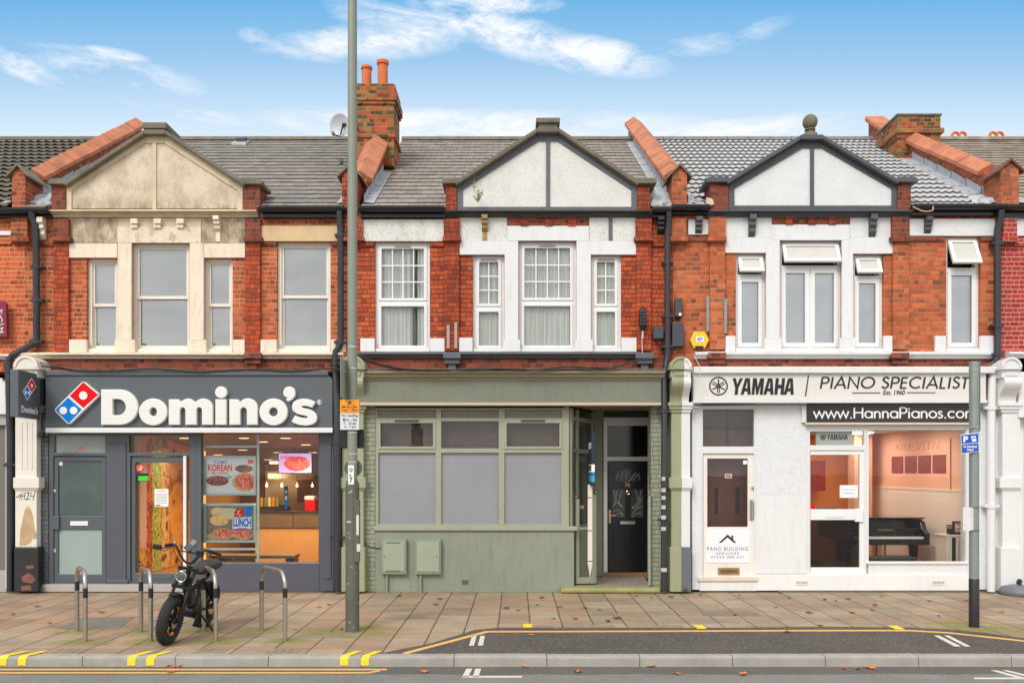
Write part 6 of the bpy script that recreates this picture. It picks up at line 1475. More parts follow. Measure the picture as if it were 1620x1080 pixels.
mb = MB(); mb.box(X(940, YD) - .05, xd0 + .01, YD - .0, YD + .12, .1, Z(641)); obj('lobby_side_post', mb, sageDull, hB); mb = MB(); mb.box(xd0 - .3, xd1 + .2, YD + .005, YD + .08, Z(660, YD) - .005, Z(641)); obj('lobby_head_panel', mb, flat('shaded_head_panel', c(60, 62, 52), .7), hB)
def tilemat():
    m, t = newmat('diagonal_striped_floor'); co = t.n('ShaderNodeTexCoord').outputs['Object']; sp = t.n('ShaderNodeSeparateXYZ', Vector=co)
    u = t.m('FRACT', t.m('MULTIPLY', t.m('ADD', t.m('ADD', sp.outputs[0], t.m('MULTIPLY', sp.outputs[1], -.8)), 20.0), 9.0))
    finish(t, t.mix(t.m('GREATER_THAN', u, .5), c(206, 194, 184), c(92, 70, 60)), .6); return m
mb = MB(); mb.box(X(908), X(1036), .1, YD, .03, .085); obj('lobby_floor', mb, tilemat(), hB)
mb = MB(); pts = [(.12, .0), (-.16, .0), (-.19, .03), (-.185, .07), (-.15, .095), (.12, .1)]; mb.prism_x(pts, X(887, -.1), X(1044, -.1)); obj('entrance_step', mb, paint('mossy_stone_step', c(158, 152, 104), .9, .2, 4, dirt=.6, dirtcol=c(110, 116, 50), bump=.6, streak=False), hB, bevel=.02)
# gate leaves
def gate(px0, px1, Y0, t, bt, ang_to, slatn):
    g = root('entrance_gate', (X(px0, Y0), Y0, .1), ang_to[0], 'gate')
    a = Vector((X(px0, Y0), Y0)); b = a + Vector(ang_to[1]) ; z0, z1 = .12, Z(t, Y0)
    def bar(mb, u0, u1, za, zb, th=.035):
        p, q = a.lerp(b, u0), a.lerp(b, u1); tt = (b - a).normalized(); nn = Vector((tt.y, -tt.x)) * th / 2
        mb.prism_z([(p.x + nn.x, p.y + nn.y), (q.x + nn.x, q.y + nn.y), (q.x - nn.x, q.y - nn.y), (p.x - nn.x, p.y - nn.y)], za, zb)
    W = (b - a).length; e = .055 / W
    mb = MB(); bar(mb, 0, e, z0, z1 - .03); bar(mb, 1 - e * 1.6, 1, z0, z1 + .04); bar(mb, 0 + e, 1 - e * 1.6, z0, z0 + .10); bar(mb, e, 1 - e * 1.6, z0 + .88, z0 + .92, .02)
    obj('gate_frame', mb, sage, g)
    mb = MB()
    for i in range(1, slatn): u = e + (1 - 2.6 * e) * i / slatn; bar(mb, u - .006, u + .006, z0 + .10, z0 + .88, .012)
    obj('gate_bars', mb, sageLight, g)
    mb = MB()
    for u, zz in ((.02, z1), (.98, z1 + .07)): p = a.lerp(b, u); mb.lathe([(.004, -.03), (.02, -.02), (.026, 0), (.02, .02), (.004, .028)], (p.x, p.y, zz), 12)
    obj('ball_top', mb, brass, g, smooth=True)
    mb = MB(); bar(mb, e * 1.2, e * 2.4, z0 + 1.22, z0 + 1.27, .06); obj('gate_lock', mb, brass, g)
    return g
gate(911, 948, .12, 786, 924, ('sage metal gate leaf standing open beside the shop window corner', (.34, .12)), 6)
gate(1027, 1020, .25, 786, 924, ('sage metal gate leaf folded back beside the right brick pier', (-.05, -.36)), 3)

# ================================================================ C: piano shop
PB(hC, 'side_brick', 1095, 1109, 638, 932, -.015, .2, brickWhite); PB(hC, 'white_brick_pier', 1196, 1277, 638, 782, -.015, .2, brickWhite); PB(hC, 'white_rendered_pier', 1196, 1277, 782.2, 907, -.017, .2, whiteSmooth, .004)
PB(hC, 'side_brick', 1530, 1562, 634, 932, -.015, .2, brickWhite)
PB(hC, 'side_brick', 1562, 1590, 580, 936, .0, .2, brickWhite)
PB(hC, 'plinth', 1197, 1533, 908, 934, -.04, .2, paint('white_plinth_render', c(232, 232, 230), .6, .04, 3, dirt=.15, dirtcol=c(150, 140, 120)), .01)
YC = -.16
PB(hC, 'cornice_ledge', 1098, 1578, 579.5, 590, YC - .06, .22, whiteGloss, .012)
fc = root('fascia_sign', (X(1330), -.2, 3.4), 'pale grey fascia board with black piano brand lettering over the white shop', 'shop sign')
PB(fc, 'sign_board', 1097, 1560, 590.3, 632, YC, .15, signOff, .005); PB(fc, 'lower_bead', 1097, 1562, 632.2, 637, YC - .03, .18, whiteGloss, .006)
ZY = YC - .0005
def brandword(parent, px0, px1, pt, pb_, Yw_, shear, th=.006, mat=None):
    mb = MB(); n = 6; adv = (px1 - px0) / (6 - .12); lw = adv * .97
    s_ = .30
    def place(k, p): x_ = px0 + k * adv * .985 + p[0] * lw; y_ = pb_ - p[1] * (pb_ - pt); return (X(x_ + shear * p[1], Yw_), Z(y_, Yw_))
    Apoly = [[(0, 0), (.30, 1), (.74, 1), (.98, 0), (.68, 0), (.645, .2), (.345, .2), (.29, 0)], [(.40, .38), (.60, .38), (.53, .82), (.50, .82)]]
    Ypoly = [[(.0, 1), (.32, 1), (.50, .62), (.70, 1), (1.0, 1), (.64, .42), (.64, 0), (.34, 0), (.34, .42)]]
    Mpoly = [[(0, 0), (0, 1), (.36, 1), (.53, .45), (.70, 1), (1.08, 1), (1.08, 0), (.80, 0), (.80, .62), (.62, 0), (.44, 0), (.27, .62), (.27, 0)]]
    Hpoly = [[(.02, 0), (.02, 1), (.32, 1), (.32, .6), (.62, .6), (.62, 1), (.92, 1), (.92, 0), (.62, 0), (.62, .38), (.32, .38), (.32, 0)]]
    offs = {0: 0, 1: .92, 2: 1.98, 3: 3.12, 4: 4.16, 5: 5.08}
    for k, g in enumerate((Ypoly, Apoly, Mpoly, Apoly, Hpoly, Apoly)):
        sp_ = [[(lambda x_, y_: (X(x_, Yw_), Z(y_, Yw_)))(px0 + (offs[k] + p[0]) / 6.06 * (px1 - px0 - shear) + shear * p[1], pb_ - p[1] * (pb_ - pt)) for p in poly] for poly in g]
        vs, f_ = curve_mesh(sp_, th / 2); mb.add([(x, y + Yw_ - th / 2, z) for x, y, z in vs], f_)
    obj('brand_lettering', mb, mat or letterBlack, parent)
brandword(fc, 1156.5, 1258, 598, 624, ZY, 2.5)
def forks(parent, cx, cy, r, Yw_, w_, mat=None, nm='tuning_fork_emblem'):
    mb = MB(); pl = lambda p: (X(p[0], Yw_), Z(-p[1], Yw_))
    ribbon_faces(mb, [(cx + r * math.cos(R(a)), -cy + r * math.sin(R(a))) for a in range(0, 361, 12)], w_ * 1.15, pl, Yw_, .006)
    for k, a in enumerate((90, 210, 330)):
        d = Vector((math.cos(R(a)), math.sin(R(a)))); nn = Vector((-d.y, d.x)); o = Vector((cx, -cy))
        ribbon_faces(mb, [tuple(o + d * r * .18), tuple(o + d * r * .80)], w_, pl, Yw_, .006, k + 1)
        for s_ in (-1, 1): ribbon_faces(mb, [tuple(o + d * r * .30), tuple(o + nn * s_ * r * .11 + d * r * .12), tuple(o + nn * s_ * r * .11 - d * r * .78)], w_ * .75, pl, Yw_, .006, (k + 2 + (s_ > 0)) % 4)
    obj(nm, mb, mat or letterBlack, parent)
forks(fc, 1136.6, 610.5, 13.8, ZY, 1.7)
mb = MB(); ribbon_faces(mb, [(1274.2, -626.6), (1279, -593.5)], 1.7, lambda p: (X(p[0], ZY), Z(-p[1], ZY)), ZY, .006); obj('slash_bar', mb, letterBlack, fc)
mb = MB(); stroke_text(mb, 'PIANO SPECIALISTS', 1296, 1544.5, 595.6, 614.4, ZY, .125, shear=.17, track=.06); obj('slanted_lettering', mb, letterBlack, fc)
mb = MB(); text_px(mb, 'Est. 1960', 1397, 1431.5, 617, 624.3, ZY, .005, shear=.18, bold=.012)
mb.pb(1348.5, 1392.5, 620.6, 621.9, ZY - .005, .005); mb.pb(1435, 1480, 620.2, 621.5, ZY - .005, .005); obj('established_line', mb, letterBlack, fc)
bn_ = root('banner_sign', (X(1410), -.1, Z(652)), 'black banner with the white web address under the piano shop fascia', 'shop sign')
YW = -.09
PB(bn_, 'banner_board', 1276.5, 1549, 637.5, 667.5, YW, .08, darkVinyl, .003); mb = MB(); stroke_text(mb, 'www.HannaPianos.com', 1286.5, 1546, 643.6, 661.4, YW - .0005, .115, track=.012); obj('web_address', mb, letterWhite, bn_)
PB(hC, 'sign_batten', 1275, 1549, 668, 671.5, -.10, .1, paint('tan_batten', c(214, 196, 178), .5, .05, 3), .004)
PB(hC, 'banner_post', 1269, 1276, 638, 668, -.07, .08, whiteGloss, .004)
# left flat door
PF(hC, 'door_frame', (1107, 1198, 640, 916), [(1112, 1193, 647, 706), (1112, 1193, 717, 915)], .0, .1, whiteGloss)
PB(hC, 'transom_glass', 1111, 1194, 646, 707, .045, .006, GL); PB(hC, 'transom_backing', 1109, 1196, 640, 712, .30, .02, brownRefl)
mb = MB(); mb.pb(1150, 1152.5, 647, 707, .28, .02); mb.pb(1111, 1194, 675, 678, .28, .02); obj('inner_glazing_bar', mb, flat('dark_bar', c(60, 50, 46), .6), hC)
dr = PF(hC, 'flat_door', (1112.5, 1192.5, 717.5, 912), [(1119, 1183, 725, 833)], .03, .05, paint('aged_white_door', c(234, 226, 218), .4, .04, 2, dirt=.15, dirtcol=c(170, 130, 90)))
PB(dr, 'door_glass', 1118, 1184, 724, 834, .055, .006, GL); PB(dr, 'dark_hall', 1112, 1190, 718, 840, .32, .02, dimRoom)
mb = MB()
for q, e in ((1131, 5), (1164, 6)): mb.pb(q, q + e, 770, 812, .30, .015)
objs('dark_slot', mb, flat('dark_slot', c(52, 40, 36), .6), dr)
PB(dr, 'flat_number', 1146.5, 1158, 749, 756, .045, .004, flat('pale_plate', c(206, 176, 160), .5)); mb = MB(); text_px(mb, '92A', 1148, 1156.5, 750.5, 754.6, .0448, .001, bold=.02); obj('number_digits', mb, letterBlack, dr)
PB(dr, 'paper_sticker', 1175.5, 1182, 728, 734, .047, .003, letterWhite)
PB(dr, 'sign_sheet', 1117, 1186, 837, 889.5, .022, .006, paint('white_vinyl_sheet', c(238, 238, 240), .35, .02, 4))
mb = MB(); yq = .0215
mb.prism([(X(a, yq), Z(b, yq)) for a, b in ((1137, 858), (1151, 845), (1157, 850), (1157, 846.5), (1160, 846.5), (1160, 853), (1165, 858), (1161, 858), (1151, 849.5), (1141, 858))], yq - .002, yq)
obj('roof_logo', mb, flat('dark_roof_mark', c(50, 48, 50), .5), dr); mb = MB()
for s_, a, b, t, bt in (('PANO BUILDING', 1119, 1183.5, 864.5, 870.5), ('SERVICES', 1133, 1169, 873, 877), ('07564 480 631', 1125, 1176.5, 879, 882.4)): text_px(mb, s_, a, b, t, bt, yq, .002, spacing=1.25)
obj('printed_words', mb, flat('grey_lettering', c(110, 108, 112), .5), dr)
PB(dr, 'letter_plate', 1136, 1170, 897.5, 908.5, .012, .02, paint('tarnished_letter_plate', c(176, 152, 110), .35, .2, 8, metal=.6), .004); PB(dr, 'letter_flap', 1140, 1166.5, 900.5, 905.8, .006, .007, paint('dark_brass_flap', c(140, 112, 66), .3, .2, 8, metal=.6), .002)
mb = MB(); mb.pb(1187, 1190, 790, 822, .0, .02); mb.tube([(X(1191), .0, Z(792)), (X(1191), -.035, Z(795)), (X(1191), -.035, Z(817)), (X(1191), .0, Z(820))], .009, 8); mb.lathe([(.018, -.03), (.018, 0)], (X(1191), .025, Z(771.5)), 12, axis='y'); obj('pull_handle', mb, flat('worn_steel', c(170, 160, 150), .35, metal=.7), dr)
PB(hC, 'door_sill', 1104, 1200, 912.5, 919, -.06, .12, paint('flaking_white_sill', c(226, 206, 188), .7, .1, 4, dirt=.4, dirtcol=c(130, 90, 60)), .006)
PB(hC, 'plinth', 1107, 1196.8, 919.2, 934, -.035, .16, whiteSmooth)
# shop door and window
PF(hC, 'shopfront_frame', (1276, 1370.9, 672, 908), [(1281.5, 1367.5, 682, 704), (1281.5, 1367.5, 712, 908.1)], .0, .1, whiteGloss); PF(hC, 'shopfront_frame', (1371, 1531, 672, 890), [(1374.5, 1528, 680, 888)], .0, .1, whiteGloss)
dr = PF(hC, 'shop_door', (1282, 1367, 712.5, 908), [(1281.8 + .5, 1360, 719, 805), (1282.3, 1360, 822, 897)], .02, .055, upvc)
PB(dr, 'door_glass', 1281.5, 1361, 718, 806, .05, .006, GLshop); PB(dr, 'door_glass', 1281.5, 1361, 821, 898, .05, .006, glass('dark_reflection_glass', tint=(.30, .28, .28, 1), boost=1.0))  # dark reflection in the lower pane put into the glass tint
PB(dr, 'letter_plate', 1306, 1336, 810, 818, .008, .012, upvc, .003); PB(dr, 'lock_case', 1353, 1366, 804, 825, -.015, .035, upvc, .006)
PB(hC, 'display_glass', 1373.5, 1529, 679, 889, .05, .006, GLshop); PB(hC, 'transom_glass', 1281, 1368, 681.5, 704.5, .05, .006, GLshop)
st = root('transom_sign', (X(1319), .06, Z(693)), 'pale sheet with a small black brand mark in the glass over the piano shop door', 'sign')
PB(st, 'sheet', 1290.5, 1348.5, 681.8, 704, .07, .003, flat('pale_green_sheet', c(206, 214, 204), .5)); brandword(st, 1308, 1341.5, 686.5, 695.5, .0695, .4, th=.002); forks(st, 1302, 691, 4.2, .0695, .8)
PB(hC, 'window_bottom_panel', 1374, 1531, 890.3, 908, -.01, .1, whiteGloss, .004); PB(hC, 'window_ledge', 1372, 1533, 888, 892, -.035, .06, whiteGloss, .006)
for a in (1258, 1475):
    mb = MB(); mb.pb(a, a + 20, 917, 925, -.048, .01); ab = obj('air_brick', mb, flat('white_air_brick_%d' % a, c(226, 224, 220), .7), hC)
    mb = MB()
    for k in range(7): mb.pb(a + 1.5 + k * 2.6, a + 2.9 + k * 2.6, 919, 923, -.0495, .003)
    obj('vent_slots', mb, flat('slot_brown_%d' % a, c(170, 156, 140), .8), ab)
nt = root('door_notice', (X(1343), .05, Z(777)), 'white paper notice taped inside the piano shop door', 'notice')
PB(nt, 'paper', 1328.5, 1357, 767, 787, .044, .003, letterWhite); mb = MB(); mb.pb(1334, 1351, 779, 780.3, .043, .001); mb.pb(1332, 1353, 774, 774.7, .043, .001); obj('print', mb, flat('pale_blue_print', c(150, 180, 210), .6), nt)
st = root('door_sticker', (X(1285), .05, Z(802)), 'small red sticker in the lower left corner of the piano shop door glass', 'sticker')
PB(st, 'red_square', 1282, 1289, 799, 805.5, .044, .003, logoRed)
st = root('hours_card', (X(1298), .05, Z(803)), 'dark strip card along the bottom of the piano shop door glass', 'card')
PB(st, 'card_strip', 1290, 1324, 802, 805.6, .044, .003, flat('grey_brown_card', c(100, 88, 80), .6))
# interior
peach = paint('peach_wall', c(226, 176, 148), .8, .05, 1.0); paleW = paint('cream_lower_wall', c(228, 214, 198), .7, .04, 1)
shop_room(hC, X(1240), 7.50, .16, 4.7, 2.72, peach, paint('grey_carpet', c(120, 104, 92), .9, .1, 3), paint('white_ceiling', c(232, 226, 214), .8, .03, 2), paint('orange_back_wall', c(232, 146, 78), .8, .06, 1))
mb = MB(); mb.box(7.47, 7.499, .2, 4.68, .02, 1.62); mb.box(7.46, 7.499, .2, 4.68, 1.6, 1.64); obj('dado_panel', mb, paleW, hC)
PB(hC, 'room_column', 1352, 1380, 672, 900, 3.6, .35, peach)
bd = root('picture_board', (7.46, 2.0, 2.1), 'large wall board with four dark red photographs on the peach wall', 'picture board')
def rw(px, py):   # point on the right wall plane
    d = 7.49 * FPX / (px - VX); return (d - CAM_D, CAM_H + (VY - py) * d / FPX)
def wallquad(mb, a, b, t0, bt0, off=.0, th=.01):
    ya, yb2 = rw(a, 700)[0], rw(b, 700)[0]; za1 = rw(a, t0)[1]; za0 = rw(a, bt0)[1]
    x = 7.49 - off; mb.box(x - th, x, yb2, ya, za0, za1)
mb = MB(); wallquad(mb, 1410, 1504, 700, 773, .0, .012); mb.v = mb.v; obj('board', mb, paint('pale_peach_board', c(228, 172, 142), .7, .03, 1), bd)
zt_, zb_ = rw(1412, 722)[1], rw(1412, 748)[1]
for a, b in ((1412, 1430), (1433, 1451.5), (1454, 1474), (1477, 1498)):
    ya, yb2 = rw(a, 700)[0], rw(b, 700)[0]; mb = MB(); mb.box(7.470, 7.477, yb2, ya, zb_, zt_)
    obj('photograph', mb, food('dark_red_photo_%d' % a, [(.3, c(84, 14, 12)), (.56, c(132, 30, 22)), (.68, c(200, 120, 96))]), bd)
vs, f_ = text_mesh('YAMAHA', ext=.001, bold=.03); ya, yb2 = rw(1484, 700)[0], rw(1498, 700)[0]; z0, z1 = zb_ - .42, zb_ - .34
a0 = min(v[0] for v in vs); a1 = max(v[0] for v in vs); b0 = min(v[2] for v in vs); b1 = max(v[2] for v in vs)
mb = MB(); mb.add([(7.474 + v[1], ya + (v[0] - a0) / (a1 - a0) * (yb2 - ya), z0 + (v[2] - b0) / (b1 - b0) * (z1 - z0)) for v in vs], f_); obj('board_words', mb, flat('brown_print', c(130, 70, 60), .6), bd)
mb = MB()
for k, s_ in enumerate(([(0, .1), (.25, .3)], [(.02, .3), (.2, .0)], [(.3, .05), (.34, .3), (.5, .25), (.4, .12), (.55, .0)], [(.62, .28), (.64, .02), (.85, .02)], [(.7, .15), (.86, .18)], [(.95, .28), (1.0, .0), (1.15, .28)], [(1.22, .3), (1.24, .0)], [(1.3, .28), (1.55, .3)], [(1.42, .3), (1.4, 0)], [(1.6, 0), (1.62, .3), (1.8, .0), (1.82, .3)])):
    pts = [(7.476, 3.05 - u_ * .95, zt_ + .1 + v_ * .5) for u_, v_ in s_]; mb.tube(pts, .004, 5)
obj('handwriting', mb, flat('brown_ink', c(150, 84, 66), .6), bd)
pst = root('poster_print', (6.2, 4.6, 1.8), 'dark red poster on the orange back wall seen through the piano shop door', 'poster')
PB(pst, 'poster_sheet', 1272, 1306, 728, 776, 4.3, .02, food('crimson_poster', [(.35, c(110, 14, 10)), (.6, c(146, 26, 16)), (.7, c(200, 110, 50))]))
# interior lamps: lit ceiling panels
for (xq, yq_) in ((5.4, 1.3), (6.7, 1.3), (5.4, 3.2), (6.7, 3.2)):
    lp = root('ceiling_panel_light', (xq, yq_, 2.715), 'square white lit panel at the %s of the piano shop ceiling' % (('front' if yq_ < 2 else 'back') + (' left' if xq < 6 else ' right')), 'light', 'lit ceiling panels in the piano shop')
    mb = MB(); mb.box(-.3, .3, -.3, .3, -.012, 0); obj('lit_panel', mb, MATS.get('panel_glow') or emit('panel_glow', c(255, 240, 222), 17), lp, local=True)
    mb = MB(); mb.wall(-.33, .33, -.33, .33, 0, .02, [(-.3, .3, -.3, .3)]); mb.v = [(x, z, -y) for x, y, z in mb.v]; obj('panel_trim', mb, upvc, lp, local=True)
# grand piano, keyboard facing the street
pn = root('grand_piano', (6.5, 1.6, .02), 'black grand piano with its keyboard facing the shop window', 'piano')
pb_ = paint('piano_lacquer', c(16, 16, 18), .08, .05, 2, coat=.5, bump=0)
px0_, px1_, yk, = 5.80, 7.22, 1.15
mb = MB(); body = [(px0_, yk + .25), (px1_, yk + .25), (px1_, yk + .9), (px1_ - .15, yk + 1.2), (px1_ - .55, yk + 1.45), (px0_ + .5, yk + 1.75), (px0_ + .1, yk + 1.7), (px0_, yk + 1.5)]
mb.prism_z(body, .70, 1.10); obj('case', mb, pb_, pn, bevel=.02)
mb = MB(); mb.prism_z([(a + (.02 if a < 6.4 else -.0) * 0, b) for a, b in [(px0_ - .02, yk + .2), (px1_ + .02, yk + .2), (px1_ + .02, yk + .92), (px1_ - .14, yk + 1.23), (px1_ - .55, yk + 1.48), (px0_ + .5, yk + 1.78), (px0_ + .1, yk + 1.73), (px0_ - .02, yk + 1.5)]], 1.105, 1.13); obj('lid', mb, pb_, pn, bevel=.006)
mb = MB(); mb.box(px0_, px1_, yk - .02, yk + .25, .66, .76); obj('key_bed', mb, pb_, pn, bevel=.01)
for a, b in ((px0_, px0_ + .09), (px1_ - .09, px1_)):
    mb = MB(); mb.prism_x([(yk - .02, .76), (yk + .26, .76), (yk + .26, 1.08), (yk + .16, 1.06), (yk + .10, .93), (yk + .02, .88), (yk - .02, .86)], a, b); obj('arm_cheek', mb, pb_, pn, bevel=.01)
mb = MB(); mb.box(px0_ + .1, px1_ - .1, yk + .0, yk + .17, .765, .80); obj('white_keys', mb, flat('ivory_keys', c(240, 236, 226), .3), pn)
mb = MB(); kx = px0_ + .1
for i in range(52):
    if i % 7 in (0, 1, 3, 4, 5): q = px0_ + .1 + (px1_ - px0_ - .2) * (i + 1) / 52; mb.box(q - .006, q + .006, yk + .07, yk + .17, .80, .812)
obj('black_keys', mb, letterBlack, pn)
mb = MB(); mb.box(px0_ + .09, px1_ - .09, yk + .18, yk + .21, .80, 1.05); obj('fallboard', mb, pb_, pn); mb = MB(); text_px(mb, 'YAMAHA', 0, 10, 0, 10, 0, .002); mb.v = fit(mb.v, 6.38, 6.66, .89, .93, yk + .179, .002); obj('fallboard_words', mb, brass, pn)
for q in ((px0_ + .12, yk + .35), (px1_ - .12, yk + .35), (6.2, yk + 1.45)):
    mb = MB(); mb.lathe([(.035, .02), (.045, .05), (.04, .12), (.055, .25), (.075, .55), (.09, .66)], (q[0], q[1], 0), 14); obj('leg', mb, pb_, pn, smooth=True)
mb = MB(); mb.box(6.45, 6.47, yk + .4, yk + .42, .12, .7); mb.box(6.61, 6.63, yk + .4, yk + .42, .12, .7); mb.box(6.42, 6.66, yk + .36, yk + .48, .08, .14); obj('pedal_lyre', mb, pb_, pn)
bs = root('piano_bench', (6.2, .75, .02), 'black padded piano bench in front of the keyboard', 'bench')
mb = MB(); mb.box(5.95, 6.75, .62, .94, .42, .50); obj('padded_seat', mb, seatBlack, bs, bevel=.02)
for a in (5.98, 6.68):
    for b in (.65, .88): mb = MB(); mb.box(a, a + .045, b, b + .045, .02, .42); obj('leg', mb, letterBlack, bs)
wb = root('leaning_board', (7.2, 1.6, 1.1), 'white pole leaning against the cream wall behind the piano', 'pole')
mb = MB(); Yq = 2.4; mb.tube([(X(1450, Yq), Yq, Z(822, Yq)), (X(1458, Yq), Yq, Z(779, Yq))], .03, 8); obj('white_pole', mb, letterWhite, wb)
rd = root('radiator', (7.42, 1.6, .3), 'cream ribbed radiator low on the right wall behind the piano', 'radiator')
mb = MB()
for i in range(26): ya = .95 + i * .055; mb.box(7.40, 7.44, ya, ya + .035, .15, .62)
mb.box(7.435, 7.462, .93, 2.4, .13, .64); obj('ribbed_panel', mb, paint('cream_radiator', c(222, 202, 180), .4, .03, 2), rd)
cb = root('louvre_cabinet', (7.25, .5, .02), 'white louvred cabinet in the right corner of the piano shop window', 'cabinet')
Yq = .42; x0, x1 = X(1497, Yq), 7.44; zt2 = Z(848, Yq)
mb = MB(); mb.box(x0, x1, Yq, Yq + .35, .02, zt2); obj('carcass', mb, paint('cream_cabinet', c(226, 216, 200), .4, .03, 2), cb)
mb = MB(); mb.box(x0 - .02, x1 + .02, Yq - .02, Yq + .37, zt2, zt2 + .025); obj('cabinet_top', mb, paint('cream_top', c(226, 216, 200), .4, .03, 2), cb)
xm = (x0 + x1) / 2 - .03
for a, b in ((x0 + .01, xm - .035), (xm + .035, x1 - .01)):
    mb = MB(); mb.wall(a, b, .05, zt2 - .02, Yq - .018, Yq - .001, [(a + .025, b - .025, .09, zt2 - .05)])
    z_ = .10
    while z_ < zt2 - .06: mb.box(a + .025, b - .025, Yq - .014, Yq - .004, z_, z_ + .018); z_ += .034
    d_ = obj('louvre_door', mb, MATS['cream_cabinet'], cb)
    mb = MB(); kx = b - .02 if a < xm - .05 else a + .02; mb.lathe([(.012, -.035), (.012, -.018)], (kx, Yq, .4), 10, axis='y'); obj('knob', mb, letterWhite, d_)
mb = MB(); mb.box(xm - .03, xm + .03, Yq - .012, Yq - .001, .05, zt2 - .02); obj('centre_gap', mb, letterBlack, cb)
pf = root('framed_photo', (7.2, .55, zt2 + .03), 'dark framed photograph with trinkets standing on the white cabinet', 'picture frame')
Yq = .5; mb = MB(); mb.pb(1508, 1524, 824, 846.5, Yq, .05); obj('frame', mb, flat('plum_frame', c(70, 26, 46), .4), pf, bevel=.01); PB(pf, 'picture', 1511, 1521, 827, 841, Yq - .003, .004, food('pale_picture', [(.4, c(120, 110, 110)), (.6, c(220, 214, 206))]))
mb = MB(); mb.pb(1502, 1508, 836, 846.5, Yq, .1); mb.pb(1500, 1507, 830, 832, Yq, .08); mb.pb(1500, 1508, 833.5, 835, Yq + .01, .08); obj('trinkets', mb, letterBlack, pf, bevel=.004)
# neighbours' ground floors
PB(hL, 'ground_wall', -260, 14, 672, 936, .02, .25, paint('brown_shutter', c(120, 112, 106), .5, .1, 2)); PB(hL, 'fascia_panel', -260, 12, 598, 655, -.12, .12, whiteGloss, .006); PB(hL, 'fascia_bottom_bead', -260, 12, 640, 672, -.06, .08, paint('grey_slat', c(170, 168, 166), .5, .05, 2)); PB(hL, 'door_jamb', 9, 13, 672, 930, -.03, .06, letterWhite)
PB(hL, 'stallriser', -260, 12, 902, 936, -.02, .1, plinthGrey, .006)
PB(hR, 'ground_wall', 1606, 1900, 566, 936, .0, .25, slat_mat('white_shutter_boards', c(200, 200, 200), c(234, 234, 234), 7.0)); PB(hR, 'fascia_panel', 1612, 1900, 590, 660, -.18, .18, whiteGloss, .006)
for p, a, b in ((hL, -16, P1 + .1), (hR, P4 - .1, 16)): pass
mb = MB(); mb.wall(-16, X(-258), 0, Z(588), .02, .3); obj('ground_wall', mb, brickOrangeLight, hL)
mb = MB(); mb.wall(X(1898), 16, 0, Z(588), .02, .3); obj('ground_wall', mb, brickRedPaint, hR)

# ---------------------------------------------------------------- things fixed to the fronts
def rootpx(name, px, py, Y, label, cat, group=None): return root(name, (X(px, Y), Y, Z(py, Y)), label, cat, group)
# satellite dish
Yd = 2.05
dh = rootpx('satellite_dish', 537, 198, Yd, 'pale grey satellite dish on a bracket at the left of the tall chimney', 'satellite dish')
cx_, cy_, cz_ = X(537, Yd), Yd, Z(198, Yd); rr = .205
rot = Matrix.Rotation(R(-18), 3, 'Z') @ Matrix.Rotation(R(8), 3, 'X')
def tr(p): v = rot @ Vector(p); return (cx_ + v.x, cy_ + v.y, cz_ + v.z)
mb = MB(); prof = [(rr * k / 8, .06 * (1 - (k / 8) ** 2)) for k in range(9)]
vs = [tr((r_ * math.cos(2 * math.pi * j / 28), h, r_ * 1.06 * math.sin(2 * math.pi * j / 28))) for r_, h in prof[1:] for j in range(28)]
mb.add(vs + [tr((0, .06, 0))], [(i * 28 + j, i * 28 + (j + 1) % 28, (i + 1) * 28 + (j + 1) % 28, (i + 1) * 28 + j) for i in range(7) for j in range(28)] + [(224, (j + 1) % 28, j) for j in range(28)])
o = obj('dish_reflector', mb, paint('dish_grey', c(198, 200, 206), .5, .06, 4), dh, smooth=True); sm_ = o.modifiers.new('thickness', 'SOLIDIFY'); sm_.thickness = .006
mb = MB(); mb.tube([tr((.0, .0, -.2)), tr((-.02, -.20, -.22))], .012, 8); mb.tube([tr((.03, -.04, -.19)), tr((.08, -.02, -.02)), tr((.10, .05, .0))], .014, 8); obj('feed_arm', mb, bikeBlack, dh)
mb = MB(); mb.lathe([(.022, -.05), (.03, -.04), (.03, .03), (.02, .04)], tr((-.02, -.22, -.2)), 12, axis='y'); obj('receiver_head', mb, flat('mid_grey_plastic', c(120, 120, 122), .5), dh)
mb = MB(); mb.tube([tr((.08, .08, -.02)), tr((.30, .16, -.05))], .018, 8); mb.box(cx_ + .05, cx_ + .13, cy_ - .02, cy_ + .04, cz_ - .02, cz_ + .03); obj('mount_bracket', mb, bikeBlack, dh)
